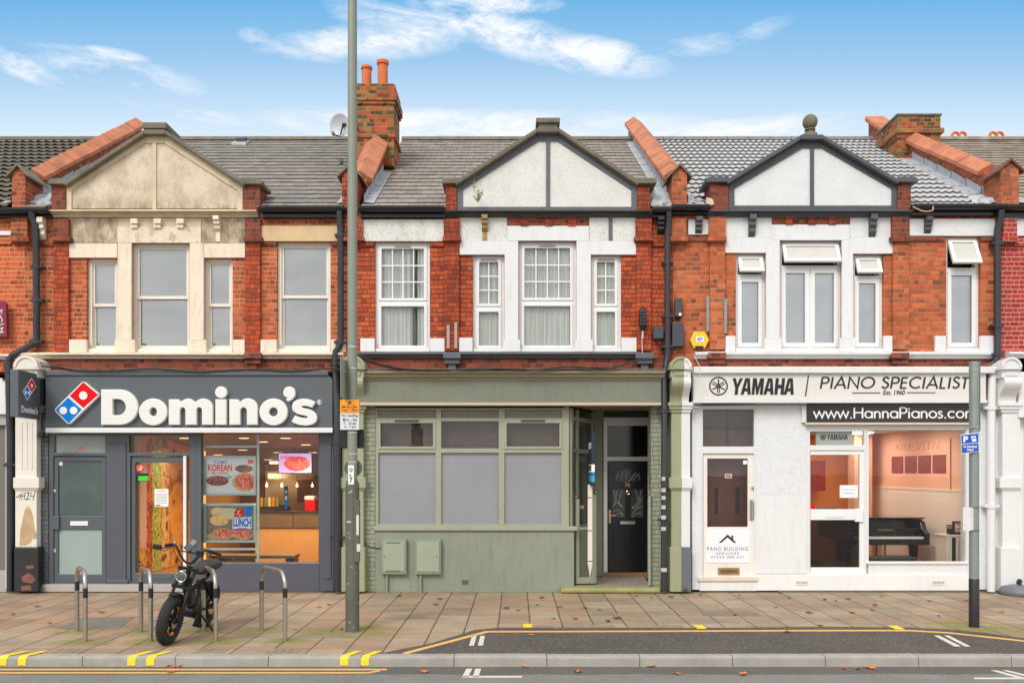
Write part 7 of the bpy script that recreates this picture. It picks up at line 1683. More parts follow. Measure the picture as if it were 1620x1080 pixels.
# plants
def tuft(name, px, py, Y, h, n, label, col, flowers=False, spread=.09, leaf=.035):
    t = rootpx(name, px, py, Y, label, 'plant'); bx0 = Vector((X(px, Y), Y, Z(py, Y))); rnd = random.Random(int(px))
    st = MB(); lf = MB()
    for i in range(n):
        a = rnd.uniform(0, 6.28); l = h * rnd.uniform(.55, 1); d = Vector((math.cos(a) * spread * rnd.random(), math.sin(a) * spread * .6 * rnd.random() - .02, 1)).normalized() if spread < .05 else Vector((math.cos(a) * rnd.uniform(.1, .7), math.sin(a) * .4 - .1, 1)).normalized()
        p1 = bx0 + d * l * .5; p2 = bx0 + d * l + Vector((rnd.uniform(-.02, .02), 0, 0)); st.tube([bx0, p1, p2], [.004, .003, .0015], 5)
        for k in range(7):
            s = rnd.uniform(.15, 1); p = bx0.lerp(p2, s); q = Vector((rnd.uniform(-1, 1), rnd.uniform(-1, .3), rnd.uniform(-.4, .9))).normalized(); L = leaf * rnd.uniform(.6, 1.2); sd = q.cross(Vector((0, 1, .3))).normalized() * L * .28
            lf.add([p, p + q * L * .5 + sd, p + q * L, p + q * L * .5 - sd], [(0, 1, 2, 3)])
    obj('stems', st, flat('dry_stem', c(120, 110, 70), .8) if 'dry_stem' not in MATS else MATS['dry_stem'], t); obj('leaves', lf, col, t)
    return t
def leafmat(name, a, b):
    m, t = newmat(name); co = t.n('ShaderNodeTexCoord').outputs['Object']; finish(t, t.mix(t.noise(co, 30, 2), a, b), .7); return m
oliveL = leafmat('grey_green_leaf', c(110, 120, 70), c(176, 176, 130)); darkL = leafmat('dark_green_leaf', c(60, 80, 40), c(110, 130, 60))
tuft('wall_plant', 756, 320, -.17, .20, 9, 'dusty green weed growing out of the white gable ledge', oliveL, leaf=.04)
tuft('seedling', 750.5, 304, -.12, .60, 1, 'tall thin seedling rising against the left slope of the white gable', leafmat('yellow_green_leaf', c(120, 140, 60), c(180, 180, 90)), spread=.01, leaf=.05)
tuft('roof_weed', 541, 262, .2, .12, 7, 'small dark weed on the brick pier left of the tall chimney', darkL)
tuft('pavement_weed', 64, 936, -.12, .14, 7, 'small weed at the foot of the black pilaster base', darkL)
tuft('kerbside_weed', 1084, 936, -.22, .07, 8, 'dry weeds at the foot of the slate grey pilaster base', leafmat('brown_leaf', c(90, 70, 50), c(130, 110, 70)), leaf=.025)
# alarm, boxes, cable splice
al = rootpx('alarm_box', 1107, 538, -.05, 'yellow hexagonal alarm box on the brick above the white pilaster', 'alarm')
mb = MB(); mb.pp([(1092, 538), (1098, 524.5), (1115, 524.5), (1122, 538), (1115, 550.5), (1098, 550.5)], -.09, .085); obj('alarm_cover', mb, flat('alarm_yellow', c(250, 196, 50), .35), al, bevel=.008)
mb = MB(); mb.pb(1101.5, 1113.5, 532, 540.5, -.094, .004); obj('badge', mb, letterWhite, al); mb = MB(); text_px(mb, 'ADT', 1103, 1112, 533.5, 539, -.0945, .002, bold=.03); obj('badge_letters', mb, flat('badge_blue', c(60, 80, 170), .4), al)
mb = MB(); mb.pb(1100, 1113, 547, 552, -.10, .02); obj('lamp_lens', mb, letterBlack, al)
boxg = paint('dark_grey_plastic_box', c(66, 68, 74), .45, .08, 6)
for nm, rc, lb in (('junction_box', (1068, 1079.5, 471, 501), 'small tall dark box on the brick right of the drainpipe with a white light'), ('junction_box', (1063.5, 1082, 510, 548), 'largest dark grey box on the brick, just right of the drainpipe'), ('junction_box', (1034, 1050, 516, 536), 'square dark grey box left of the drainpipe')):
    r = rootpx(nm, (rc[0] + rc[1]) / 2, rc[3], -.06, lb, 'utility box'); PB(r, 'cover', rc[0], rc[1], rc[2], rc[3], -.13, .09, boxg, .015); PB(r, 'back_plate', rc[0] + 1, rc[1] - 1, rc[2] + 1, rc[3] + 1.5, -.039, .038, boxg)
    if rc[0] == 1068: mb = MB(); mb.pb(1074, 1078, 495, 499, -.133, .004); obj('white_light', mb, letterWhite, r)
r = rootpx('cable_splice', 1016, 505, -.12, 'black knobbly cable splice hanging on the brick pier', 'cable splice')
mb = MB(); xs_c, = (X(1016.5, -.13),); mb.lathe([(.02, -.20), (.05, -.17), (.06, -.1), (.06, .08), (.05, .14), (.02, .17)], (xs_c, -.14, Z(503, -.13)), 14); obj('splice_body', mb, blackTape, r, smooth=True)
mb = MB()
for i in range(5):
    for s_ in (-1, 1): mb.lathe([(.004, -.03), (.022, -.02), (.022, .0)], (xs_c + s_ * .028, -.185, Z(503, -.13) - .11 + i * .05), 10, axis='y')
obj('ports', mb, pipeBlack, r); mb = MB(); mb.tube([(xs_c, -.14, Z(522, -.13)), (xs_c - .01, -.14, Z(533, -.13)), (xs_c + .0, -.12, Z(560, -.13))], .008, 6); mb.tube([(xs_c, -.15, Z(524, -.13)), (xs_c - .004, -.16, Z(536, -.13))], .014, 6); obj('tail_cable', mb, flat('whitish_cable', c(200, 198, 190), .5), r)
# cables
def cable(pts, r, label, Yq=-.1, col=None, sag=0):
    P = catmull([(X(p[0], p[2] if len(p) > 2 else Yq), p[2] if len(p) > 2 else Yq, Z(p[1], p[2] if len(p) > 2 else Yq)) for p in pts], 5)
    mb = MB(); mb.tube(P, r, 6); tag(obj('cable', mb, col or blackTape, None, smooth=True, at=P[0]), label, 'cable')
cable([(62, 578), (110, 584), (170, 586), (240, 583), (320, 587), (400, 584), (460, 587), (520, 582), (545, 588)], .014, 'thick black cable sagging along the top of the pizza shop fascia', -.26)
cable([(60, 572), (90, 580), (150, 588), (230, 585.5), (330, 588)], .008, 'thin black cable beside the thick one above the pizza sign', -.28)
cable([(566, 566), (600, 577), (640, 585), (700, 586), (760, 583), (830, 586), (900, 580), (960, 583), (1000, 572), (1040, 566)], .015, 'thick black cable looping along the top of the sage fascia', -.37)
cable([(566, 560), (590, 572), (640, 583), (720, 585), (800, 583), (860, 585.5), (960, 580)], .009, 'thin black cable drooping over the left half of the sage fascia', -.40)
cable([(1100, 640), (1112, 641), (1180, 640), (1260, 639.5), (1275, 641)], .010, 'black cable under the pale piano fascia board', -.2)
cable([(1100, 566), (1108, 585), (1104, 612), (1096, 640), (1106, 644)], .006, 'thin white cable dangling beside the half green half white pilaster', -.36, flat('white_cable', c(206, 204, 198), .5))
cable([(1444, 327), (1460, 334), (1475, 333), (1476, 326)], .010, 'loop of pinkish cable hanging over the right gutter', -.25, flat('pinkish_cable', c(206, 160, 130), .6))
cable([(1545, 583), (1560, 578), (1575, 570), (1588, 560)], .02, 'bundle of brown cable beside the right drainpipe', -.12, flat('brown_cable', c(110, 84, 64), .8))
cable([(544, 332, -.2), (546, 300, .0), (548, 262, .6), (552, 222, 1.6)], .006, 'thin black cable running up the slates beside the chimney')
cable([(575, 850), (580, 862), (600, 867), (604, 862)], .006, 'thin dark cable crossing the sage brick by the meter boxes', -.03)
cable([(1040, 536), (1044, 552), (1050, 560), (1060, 556), (1075, 552)], .007, 'short tangled cable under the square grey box', -.14)
# meter boxes
for a, b, vent, lb in ((603, 643, True, 'sage painted meter box with vent slots, nearest the lamp post'), (656.5, 697.5, False, 'plain sage painted meter box, right one of the pair')):
    r = rootpx('meter_box', (a + b) / 2, 908, -.02, lb, 'meter box', 'meter boxes under the frosted window')
    PB(r, 'box_frame', a, b, 852.5, 908, -.10, .088, sageWall, .008); dr = PB(r, 'door', a + 3, b - 3, 856, 904, -.112, .011, paint('sage_box_door_%d' % a, c(156, 164, 142), .45, .05, 4, dirt=.1), .004)
    mb = MB(); k_ = a + 5 if vent else b - 6; mb.lathe([(.010, -.006), (.010, 0)], (X(k_, -.11), -.112, Z(880, -.11)), 10, axis='y'); obj('lock', mb, pipeBlack, dr)
    if vent: mb = MB(); mb.pb(a + 8, b - 10, 857.5, 858.8, -.114, .003); mb.pb(a + 8, b - 10, 902, 903, -.114, .003); obj('vent_slot', mb, pipeBlack, dr)
    q = a + 9; mb = MB(); mb.tube([(X(q, -.05), -.05, Z(907, -.05)), (X(q, -.05), -.05, 0)], .02, 10); obj('service_pipe', mb, sageWall, r, smooth=True)
# for-sale board post
fsb = root('sale_board', (1.12, -.15, .1), 'white pointed post with a navy and blue sale board seen edge on beside the gate', 'sign')
xb = 1.165; mb = MB(); z0 = Z(913, -.1); mb.box(xb - .035, xb + .035, -.16, -.10, z0 + .22, Z(766, -.1)); mb.add([(xb - .035, -.16, z0 + .22), (xb + .035, -.16, z0 + .22), (xb + .035, -.10, z0 + .22), (xb - .035, -.10, z0 + .22), (xb, -.13, z0)], [(0, 1, 4), (1, 2, 4), (2, 3, 4), (3, 0, 4)])
obj('post', mb, paint('pinkish_white_post', c(226, 212, 204), .6, .06, 5), fsb)
zt = Z(688, -.1); zb = Z(768, -.1); Hh = zt - zb
navy = flat('navy_board', c(28, 34, 62), .4)
for k, (a, b, m_) in enumerate(((0, .08, navy), (.08, .20, flat('aqua_board', c(60, 160, 196), .4)), (.2, .27, flat('blue_board', c(30, 110, 170), .4)), (.27, .42, letterWhite), (.42, 1, navy))):
    mb = MB(); mb.box(xb + .0, xb + .05, -.42, .10, zb + a * Hh, zb + b * Hh - .0005); obj('board_band', mb, m_, fsb)
def side_text(body, za, zb2, mat, nm):
    vs, f_ = text_mesh(body, ext=.001, bold=.03); a0 = min(v[0] for v in vs); a1 = max(v[0] for v in vs); b0 = min(v[2] for v in vs); b1 = max(v[2] for v in vs)
    mb = MB(); mb.add([(xb - .003 + v[1], .08 - (v[0] - a0) / (a1 - a0) * .46, za + (v[2] - b0) / (b1 - b0) * (zb2 - za)) for v in vs], f_); obj(nm, mb, mat, fsb)
side_text('FOR SALE', zb + .30 * Hh, zb + .40 * Hh, navy, 'board_words'); side_text('andrews', zb + .72 * Hh, zb + .84 * Hh, letterWhite, 'agent_name') if False else side_text('DS', zb + .72 * Hh, zb + .85 * Hh, letterWhite, 'board_words')
mb = MB()
for q in (786, 838, 886): mb.box(xb - .04, xb + .04, -.165, -.095, Z(q + 1, -.1), Z(q, -.1))
obj('post_straps', mb, letterBlack, fsb)
# parasol base
YQ = -.30
pbs = root('parasol_base', (X(1612, YQ), YQ, 0), 'low grey rounded parasol base on the pavement at the right edge', 'parasol base')
mb = MB(); cxp = X(1613, YQ); mb.lathe([(.27, 0), (.29, .03), (.285, .08), (.24, .13), (.12, .155), (.03, .16)], (cxp, YQ, 0), 28); obj('weighted_dish', mb, paint('grey_plastic_base', c(112, 116, 122), .5, .1, 5), pbs, smooth=True)
mb = MB(); mb.tube([(cxp, YQ, .15), (cxp, YQ, .25)], .03, 12); mb.tube([(cxp, YQ, .2), (cxp, YQ, .225)], .045, 12); mb.tube([(cxp - .06, YQ - .02, .19), (cxp, YQ, .19)], .012, 8); obj('socket', mb, pipeBlack, pbs)
mb = MB(); mb.prism_z([(cxp - .16 + .05 * math.cos(a), YQ - .13 + .03 * math.sin(a)) for a in (0, 1.2, 2.4, 3.6, 4.8)], .128, .135); obj('stuck_leaf', mb, flat('rust_leaf', c(190, 96, 50), .7), pbs)

# ---------------------------------------------------------------- street furniture
# lamp post
lp = root('lamp_post', (LAMP.x, LAMP.y, 0), 'tall olive grey lamp post with a scuffed thick base', 'lamp post')
mb = MB(); mb.lathe([(.084, 0), (.084, 1.76), (.080, 1.80), (.060, 1.84)], (0, 0, 0), 24); obj('thick_base', mb, poleBase, lp, smooth=True, local=True)
mb = MB(); mb.lathe([(.059, 1.83), (.058, 5), (.054, 8.3)], (0, 0, 0), 24); mb.tube([(0, 0, 8.25), (0, -.1, 8.6), (0, -.5, 8.8), (0, -.9, 8.82)], .04, 12); obj('column', mb, poleGreen, lp, smooth=True, local=True)
mb = MB(); mb.box(-.13, .13, -1.5, -.85, 8.76, 8.88); obj('lantern', mb, poleGreen, lp, local=True, bevel=.04)
mb = MB(); mb.box(.035, .10, -.085, -.02, .85, 1.60); obj('access_panel', mb, poleBase, lp, local=True, bevel=.006)
mb = MB(); mb.box(.065, .095, -.092, -.08, 1.18, 1.42); mb.box(.07, .11, -.09, -.07, .98, 1.07); mb.box(-.05, -.0, -.087, -.07, 1.33, 1.345); obj('peeling_stickers', mb, flat('torn_paper', c(212, 212, 206), .8), lp, local=True)
mb = MB()
for z_ in (2.06, 2.16, 2.42, 2.58, 3.2, 3.46): mb.lathe([(.063, -.009), (.063, .009)], (0, 0, z_), 20)
obj('band_clamps', mb, flat('bright_band', c(200, 196, 186), .3, metal=.7), lp, local=True)
mb = MB(); mb.lathe([(.108, -.02), (.108, .02)], (0, .05, 1.99), 20, axis='y'); obj('round_back_plate', mb, poleBase, lp, local=True)
mb = MB(); mb.box(-.035, .035, -.085, -.062, 1.79, 2.02); pl_ = obj('number_plate', mb, letterWhite, lp, local=True, bevel=.004)
vs, f_ = text_mesh('7', ext=.001, bold=.03); mb = MB(); mb.add(fit(vs, -.018, .018, 1.81, 1.87, -.0855, .002), f_); vs, f_ = text_mesh('O', ext=.001, bold=.04); mb.add(fit(vs, -.02, .02, 1.94, 1.99, -.0855, .002), f_); vs, f_ = text_mesh('L', ext=.001, bold=.03); mb.add(fit(vs, -.016, .016, 1.88, 1.92, -.0855, .002), f_); obj('plate_digits', mb, flat('teal_print', c(20, 110, 110), .5), pl_, local=True)
YL = LAMP.y
dL = CAM_D + YL
def LX(px, Yq): return X(px, Yq)
rs = root('restriction_sign', (LAMP.x, YL - .08, Z(655, YL)), 'orange and white no loading times sign strapped to the lamp post', 'sign')
Ys_ = YL - .085
PB(rs, 'white_plate', 538, 568.5, 653.3, 679.5, Ys_, .004, flat('white_sign_face', c(216, 216, 216), .4), .001); PB(rs, 'orange_plate', 538, 568.5, 631.5, 653, Ys_, .004, flat('orange_sign_face', c(252, 158, 22), .4), .001)
mb = MB(); mb.pb(537.6, 569, 631, 680, Ys_ + .0045, .003); obj('plate_back', mb, letterBlack, rs)
mb = MB()
for s_, a, b, t, bt in (('Mon - Sat', 541.5, 565.5, 641, 645.2), ('7am - 7pm', 540.5, 566.5, 646.5, 651.5), ('No loading', 540.5, 566.5, 655, 660), ('Mon - Sat', 542.5, 564.8, 661.2, 665.6), ('7 - 10 am', 543.5, 563.6, 667, 671.4), ('4 - 7 pm', 544.5, 563.2, 672.8, 677.6)): text_px(mb, s_, a, b, t, bt, Ys_ - .0004, .0012, bold=.012)
obj('sign_words', mb, letterBlack, rs)
mb = MB(); mb.lathe([(.018, -.003), (.018, 0)], (X(553.5, Ys_), Ys_, Z(636.3, Ys_)), 16, axis='y'); obj('no_waiting_disc', mb, flat('purple_disc', c(96, 70, 110), .5), rs)
bb = root('equipment_box', (LAMP.x, YL + .08, Z(694, YL)), 'black square box strapped behind the lamp post under the orange sign', 'box')
mb = MB(); Yq = YL + .065; mb.pb(537, 574.5, 679, 708.5, Yq, .09); obj('case', mb, letterBlack, bb, bevel=.008); mb = MB(); mb.box(LAMP.x - .02, LAMP.x + .02, YL + .04, YL + .07, Z(700, YL), Z(688, YL)); obj('strap_bracket', mb, galv, bb)
sp2 = root('side_sign', (LAMP.x - .06, YL, Z(602, YL)), 'pale sign plate seen edge on, clamped to the lamp post above the orange sign', 'sign')
mb = MB(); xq = LAMP.x - .062; mb.box(xq - .022, xq - .016, YL - .30, YL + .30, Z(632, YL), Z(570, YL)); mb.box(xq - .016, xq + .01, YL - .02, YL + .02, Z(590, YL), Z(586, YL)); obj('edge_plate', mb, paint('sage_grey_plate', c(150, 158, 142), .5, .05, 4), sp2, bevel=.002)
# parking post
pp2 = root('sign_post', (POST.x, POST.y, 0), 'galvanised parking sign post with a black painted foot in front of the piano shop', 'post')
zt = Z(573, POST.y)
mb = MB(); mb.lathe([(.061, 0), (.061, .60), (.0585, .605)], (0, 0, 0), 24); obj('black_foot', mb, paint('glossy_black_foot', c(42, 36, 36), .35, .1, 4), pp2, smooth=True, local=True)
mb = MB(); mb.lathe([(.0575, .606), (.0575, zt), (.05, zt + .008), (.0, zt + .01)], (0, 0, 0), 24); obj('tube', mb, galv, pp2, smooth=True, local=True)
mb = MB()
for q in (585, 676): mb.lathe([(.061, -.01), (.061, .01)], (0, 0, Z(q, POST.y)), 20); mb.box(-.12, .0, -.066, -.058, Z(q, POST.y) - .006, Z(q, POST.y) + .006) if q > 600 else None
obj('band_clamps', mb, flat('dull_band', c(170, 166, 156), .35, metal=.6), pp2, local=True)
es = root('side_sign', (POST.x + .06, POST.y, Z(630, POST.y)), 'grey backed sign plate seen edge on at the top of the parking post', 'sign')
mb = MB(); a = Vector((POST.x + .06, POST.y - .02)); b = Vector((POST.x + .17, POST.y + .22)); z0, z1 = Z(681, POST.y), Z(571, POST.y); tt = (b - a).normalized(); nn = Vector((tt.y, -tt.x)) * .008
mb.prism_z([(a.x, a.y), (b.x, b.y), (b.x + nn.x, b.y + nn.y), (a.x + nn.x, a.y + nn.y)], z0, z1); obj('sign_plate', mb, paint('sign_back_grey', c(124, 128, 126), .5, .1, 4), es)
bs2 = root('parking_sign', (POST.x, POST.y - .07, Z(701, POST.y)), 'blue parking sign with white P and card symbol reading in marked bays', 'sign')
Yq = POST.y - .075
tilt_ = -2.2
mb = MB(); mb.pp([(1520, 687), (1548, 684), (1549.5, 714), (1521.5, 717.5)], Yq, .004); obj('white_border', mb, letterWhite, bs2)
signBlue = flat('parking_blue', c(10, 84, 186), .35)
mb = MB(); mb.pp([(1521, 688), (1547.4, 685.2), (1548, 699.4), (1521.4, 702)], Yq - .003, .0028); mb.pp([(1521.5, 703.2), (1548, 700.6), (1548.6, 713.2), (1522, 716.4)], Yq - .003, .0028); obj('blue_panels', mb, signBlue, bs2)
mb = MB(); text_px(mb, 'P', 1524, 1531.6, 689.6, 699.4, Yq - .003, .002, bold=.04); text_px(mb, 'in marked', 1524.5, 1545, 703.6, 708, Yq - .003, .002, bold=.02); text_px(mb, 'bays', 1530, 1540.5, 709, 713.6, Yq - .003, .002, bold=.02)
mb.prism([(X(a_, Yq), Z(b_, Yq)) for a_, b_ in ((1536, 690), (1543, 689), (1544.5, 697.6), (1538, 698.6))], Yq - .0052, Yq - .003); obj('white_symbols', mb, letterWhite, bs2)
mb = MB(); mb.prism([(X(a_, Yq), Z(b_, Yq)) for a_, b_ in ((1537.5, 692.3), (1542.6, 691.4), (1543, 693), (1538, 694))], Yq - .006, Yq - .0053); obj('symbol_stripe', mb, signBlue, bs2)
nt = root('tied_notice', (POST.x, POST.y - .07, Z(820, POST.y)), 'white paper notice tied around the parking post at waist height', 'notice')
mb = MB(); Yq = POST.y - .064; mb.pb(1523.5, 1535, 802, 839, Yq, .002); mb.add([(X(1535, Yq), Yq, Z(802, Yq)), (X(1542, Yq), Yq + .02, Z(803, Yq)), (X(1542, Yq), Yq + .02, Z(838, Yq)), (X(1535, Yq), Yq, Z(839, Yq))], [(0, 1, 2, 3)]); obj('paper', mb, flat('white_notice_paper', c(222, 220, 218), .8), nt)
mb = MB()
for q in (802.5, 838.5): mb.lathe([(.0625, -.004), (.0625, .004)], (POST.x, POST.y, Z(q, POST.y)), 20)
obj('cable_ties', mb, letterBlack, nt)

# cycle stands
def rack(i, ga, gb, label):
    a, b = G(*ga), G(*gb); ctr = (a + b) / 2; a = a - ctr; b = b - ctr; H_ = .79; r_ = .17
    d = (b - a).normalized(); L = (b - a).length; up = Vector((0, 0, 1)); pts = [a + up * 0, a + up * (H_ - r_)]
    for k in range(1, 8): t = R(90 * k / 8); pts.append(a + d * r_ * (1 - math.cos(t)) + up * (H_ - r_ + r_ * math.sin(t)))
    for k in range(0, 8): t = R(90 * k / 8); pts.append(b - d * r_ * (1 - math.sin(t)) + up * (H_ - r_ + r_ * math.cos(t)))
    pts += [b + up * (H_ - r_), b]
    o = root('cycle_stand', (ctr.x, ctr.y, 0), label, 'cycle stand', 'steel cycle stands on the pavement')
    mb = MB(); mb.tube(pts, .0255, 14); obj('hoop', mb, steel, o, smooth=True, local=True)
    mb = MB()
    for q in (a, b): mb.lathe([(.0268, 0), (.0268, .11)], (q.x, q.y, .50), 14)
    objs('black_band', mb, blackTape, o, local=True)
    return o
for i, (ga, gb) in enumerate(RACKS):
    rack(i, ga, gb, ['leftmost steel cycle stand, standing alone before the grey door', 'steel cycle stand just left of the bike front wheel', 'steel cycle stand the black electric bike leans against', 'rightmost steel cycle stand, nearest the lamp post'][i])

# ---------------------------------------------------------------- electric bike (local: x forward, y left-right, z up)
fw = G(260, 1018.5); rwp = G(311, 991)
bk = root('electric_bike', (fw.x + .04, rwp.y, 0), 'black fat tyre electric bike with round headlight and orange rim accents among the cycle stands', 'bike', None, (R(-10), 0, R(-90) + R(-1)))
WB = rwp.y - fw.y; WR = .275
def wheel(x, nm, orange):
    w_ = bpy.data.objects.new(nm, None); COL.objects.link(w_); w_.parent = bk
    mb = MB(); n = 44; k = 14; vs = []; fs_ = []
    for i in range(n):
        a = 2 * math.pi * i / n
        for j in range(k):
            t = 2 * math.pi * j / k; rr_ = WR - .052 + .052 * math.cos(t); vs.append((x + rr_ * math.cos(a), .056 * math.sin(t), WR + rr_ * math.sin(a)))
    for i in range(n):
        for j in range(k): fs_.append((i * k + j, ((i + 1) % n) * k + j, ((i + 1) % n) * k + (j + 1) % k, i * k + (j + 1) % k))
    mb.add(vs, fs_); obj('tyre', mb, rubber, w_, smooth=True, local=True)
    mb = MB()
    for i in range(n * 2):
        a = math.pi * i / n
        for yy in ((-.030, 0.0, .030) if i % 2 else (-.045, -.015, .015, .045)):
            rr_ = WR - .052 + .052 * math.sqrt(max(0, 1 - (yy / .056) ** 2)); c0 = Vector((x + rr_ * math.cos(a), yy, WR + rr_ * math.sin(a))); e = Vector((math.cos(a), 0, math.sin(a))); tg = Vector((-e.z, 0, e.x)); s_ = Vector((0, 1, 0))
            q = [c0 + tg * u * .007 + s_ * v * .008 + e * h for h in (-.003, .005) for u, v in ((-1, -1), (1, -1), (1, 1), (-1, 1))]
            mb.add(q, [(0, 1, 2, 3), (4, 5, 6, 7), (0, 1, 5, 4), (1, 2, 6, 5), (2, 3, 7, 6), (3, 0, 4, 7)])
    obj('tread_knobs', mb, rubber, w_, local=True)
    mb = MB(); R0 = WR - .10
    for s_ in (-1, 1): mb.tube([(x + R0 * math.cos(R(a)), s_ * .035, WR + R0 * math.sin(R(a))) for a in range(0, 360, 12)], .011, 8, closed=True)
    for a in range(0, 360, 60): mb.tube([(x + .03 * math.cos(R(a)), 0, WR + .03 * math.sin(R(a))), (x + R0 * math.cos(R(a + 8)), 0, WR + R0 * math.sin(R(a + 8)))], .014, 7)
    mb.lathe([(.035, -.07), (.045, -.03), (.045, .03), (.035, .07)], (x, 0, WR), 16, axis='y'); obj('rim', mb, bikeBlack, w_, local=True)
    mb = MB()
    for a0 in orange: mb.tube([(x + (R0 - .01) * math.cos(R(a)), .028, WR + (R0 - .01) * math.sin(R(a))) for a in range(a0, a0 + 34, 4)], .017, 8); mb.tube([(x + (R0 - .01) * math.cos(R(a)), -.028, WR + (R0 - .01) * math.sin(R(a))) for a in range(a0, a0 + 34, 4)], .017, 8)
    obj('orange_accent', mb, orangeP, w_, local=True)
    mb = MB(); mb.lathe([(.085, .052), (.085, .055)], (x, 0, WR), 24, axis='y'); obj('brake_disc', mb, chrome, w_, local=True)
wheel(WB, 'front_wheel', (250, 120)); wheel(0, 'rear_wheel', (200, 20))
L = lambda nm, mb, m_, sm=True, bv=0.0: obj(nm, mb, m_, bk, smooth=sm, local=True, bevel=bv)
hx, hz = WB - .27, .86     # head tube top
mb = MB()
for s_ in (-1, 1):
    mb.tube([(WB, s_ * .085, WR), (WB - .02, s_ * .085, WR + .05), (WB - .13, s_ * .085, .55)], .026, 10); mb.tube([(WB - .13, s_ * .085, .55), (hx + .02, s_ * .085, hz - .02)], .018, 10)
mb.box(hx - .02, hx + .05, -.11, .11, hz - .04, hz - .01); mb.box(WB - .19, WB - .13, -.11, .11, .62, .655); mb.tube([(WB, -.10, WR), (WB, .10, WR)], .012, 8)
L('fork', mb, bikeBlack)
mb = MB(); mb.tube([(hx - .03, 0, hz), (hx + .05, 0, .62)], .032, 12); mb.tube([(hx + .03, 0, .64), (.50, 0, .30)], .036, 12); mb.tube([(hx + .0, 0, .74), (.62, 0, .58), (.38, 0, .60), (.12, 0, .68)], .026, 10)
for s_ in (-1, 1): mb.tube([(.50, s_ * .05, .30), (0, s_ * .10, WR)], .018, 8); mb.tube([(.30, s_ * .05, .62), (0, s_ * .10, WR)], .014, 8); mb.tube([(.5, s_ * .03, .30), (.42, s_ * .03, .60)], .02, 8)
L('frame', mb, bikeBlack)
mb = MB(); mb.prism_z([(.48, -.04), (.48, .04), (.62, .04), (.62, -.04)], .36, .56); mb.v = [(x + (z - .36) * .35, y, z) for x, y, z in mb.v]; L('battery', mb, seatBlack, False, .02)
mb = MB(); mb.lathe([(.06, -.07), (.08, -.05), (.08, .05), (.06, .07)], (.50, 0, .29), 18, axis='y'); mb.tube([(.50, .09, .29), (.60, .10, .16)], .012, 8); mb.tube([(.50, -.09, .29), (.40, -.10, .42)], .012, 8); mb.box(.56, .64, .10, .19, .145, .17); mb.box(.36, .44, -.19, -.10, .41, .435); L('cranks', mb, bikeBlack)
mb = MB(); st_ = [(-.10, .80, .10), (.05, .82, .13), (.25, .80, .13), (.45, .78, .10), (.52, .76, .07)]; vs = []; fs_ = []
for i, (x, z, h) in enumerate(st_):
    wdt = (.09, .12, .125, .10, .06)[i]
    for (u, v) in ((-1, -.6), (-1, .3), (-.7, .5), (0, .58), (.7, .5), (1, .3), (1, -.6), (0, -.8)): vs.append((x, u * wdt, z + v * h * .7))
n_s = len(st_)
for i in range(n_s - 1):
    for j in range(8): fs_.append((i * 8 + j, i * 8 + (j + 1) % 8, (i + 1) * 8 + (j + 1) % 8, (i + 1) * 8 + j))
fs_ += [tuple(range(8))[::-1], tuple(range((n_s - 1) * 8, n_s * 8))]; mb.add(vs, fs_); so = L('seat', mb, seatBlack); ss = so.modifiers.new('smooth', 'SUBSURF'); ss.levels = 2; ss.render_levels = 2
def fender(x, a0, a1, nm):
    mb = MB(); n = 14; vs = []; 
    for i in range(n + 1):
        a = R(a0 + (a1 - a0) * i / n)
        for y_, dr_ in ((-.05, -.012), (-.03, .012), (.03, .012), (.05, -.012)): rr_ = WR + .025 + dr_; vs.append((x + rr_ * math.cos(a), y_, WR + rr_ * math.sin(a)))
    mb.add(vs, [(i * 4 + j, i * 4 + j + 1, i * 4 + j + 5, i * 4 + j + 4) for i in range(n) for j in range(3)]); o = L(nm, mb, bikeBlack); o.modifiers.new('thickness', 'SOLIDIFY').thickness = .005
fender(WB, 78, 138, 'front_mudguard'); fender(0, 35, 170, 'rear_mudguard')
mb = MB(); hb = [(hx + .0, -.30, 1.06), (hx + .03, -.25, 1.08), (hx + .06, -.17, 1.08), (hx + .06, -.10, .98), (hx + .03, -.04, hz + .05), (hx + .03, .04, hz + .05), (hx + .06, .10, .98), (hx + .06, .17, 1.08), (hx + .03, .25, 1.08), (hx + .0, .30, 1.06)]
mb.tube(catmull(hb, 4), .012, 8); mb.tube([(hx + .05, -.14, 1.03), (hx + .05, .14, 1.03)], .008, 8); L('handlebar', mb, bikeBlack)
for s_ in (-1, 1):
    mb = MB(); mb.tube([(hx - .04, s_ * .33, 1.045), (hx + .02, s_ * .23, 1.08)], .019, 10); L('grip', mb, seatBlack)
    mb = MB(); mb.tube([(hx + .03, s_ * .21, 1.07), (hx + .09, s_ * .27, 1.04), (hx + .05, s_ * .35, 1.02)], .007, 6); L('brake_lever', mb, bikeBlack)
mb = MB(); mb.lathe([(.018, -.015), (.022, 0), (.018, .02)], (hx + .02, -.20, 1.10), 14); L('bell', mb, chrome)
mb = MB(); mb.tube([(hx + .04, -.22, 1.05), (hx + .05, -.30, .99), (hx + .05, -.36, 1.02)], .006, 6); L('mirror_stem', mb, bikeBlack)
mb = MB(); mb.prism([(hx - .0, .99), (hx + .03, .99), (hx + .03, 1.05), (hx - .0, 1.05)], -.45, -.35); L('mirror', mb, bikeBlack, False, .01)
mb = MB(); mb.box(-.006, .006, -.045, .045, -.085, .085); ph = L('phone_holder', mb, blackTape, False, .008); ph.location = (hx + .10, .02, 1.13); ph.rotation_euler = (R(-28), R(-22), 0)
mb = MB(); mb.box(.006, .0075, -.030, .030, .0, .06); obj('phone_screen', mb, flat('dim_screen', c(90, 84, 78), .4), ph, local=True)
mb = MB(); mb.tube([(hx + .05, .0, 1.02), (hx + .09, .02, 1.09)], .008, 6); mb.box(hx + .04, hx + .10, .09, .16, 1.01, 1.07); L('display_mount', mb, bikeBlack)
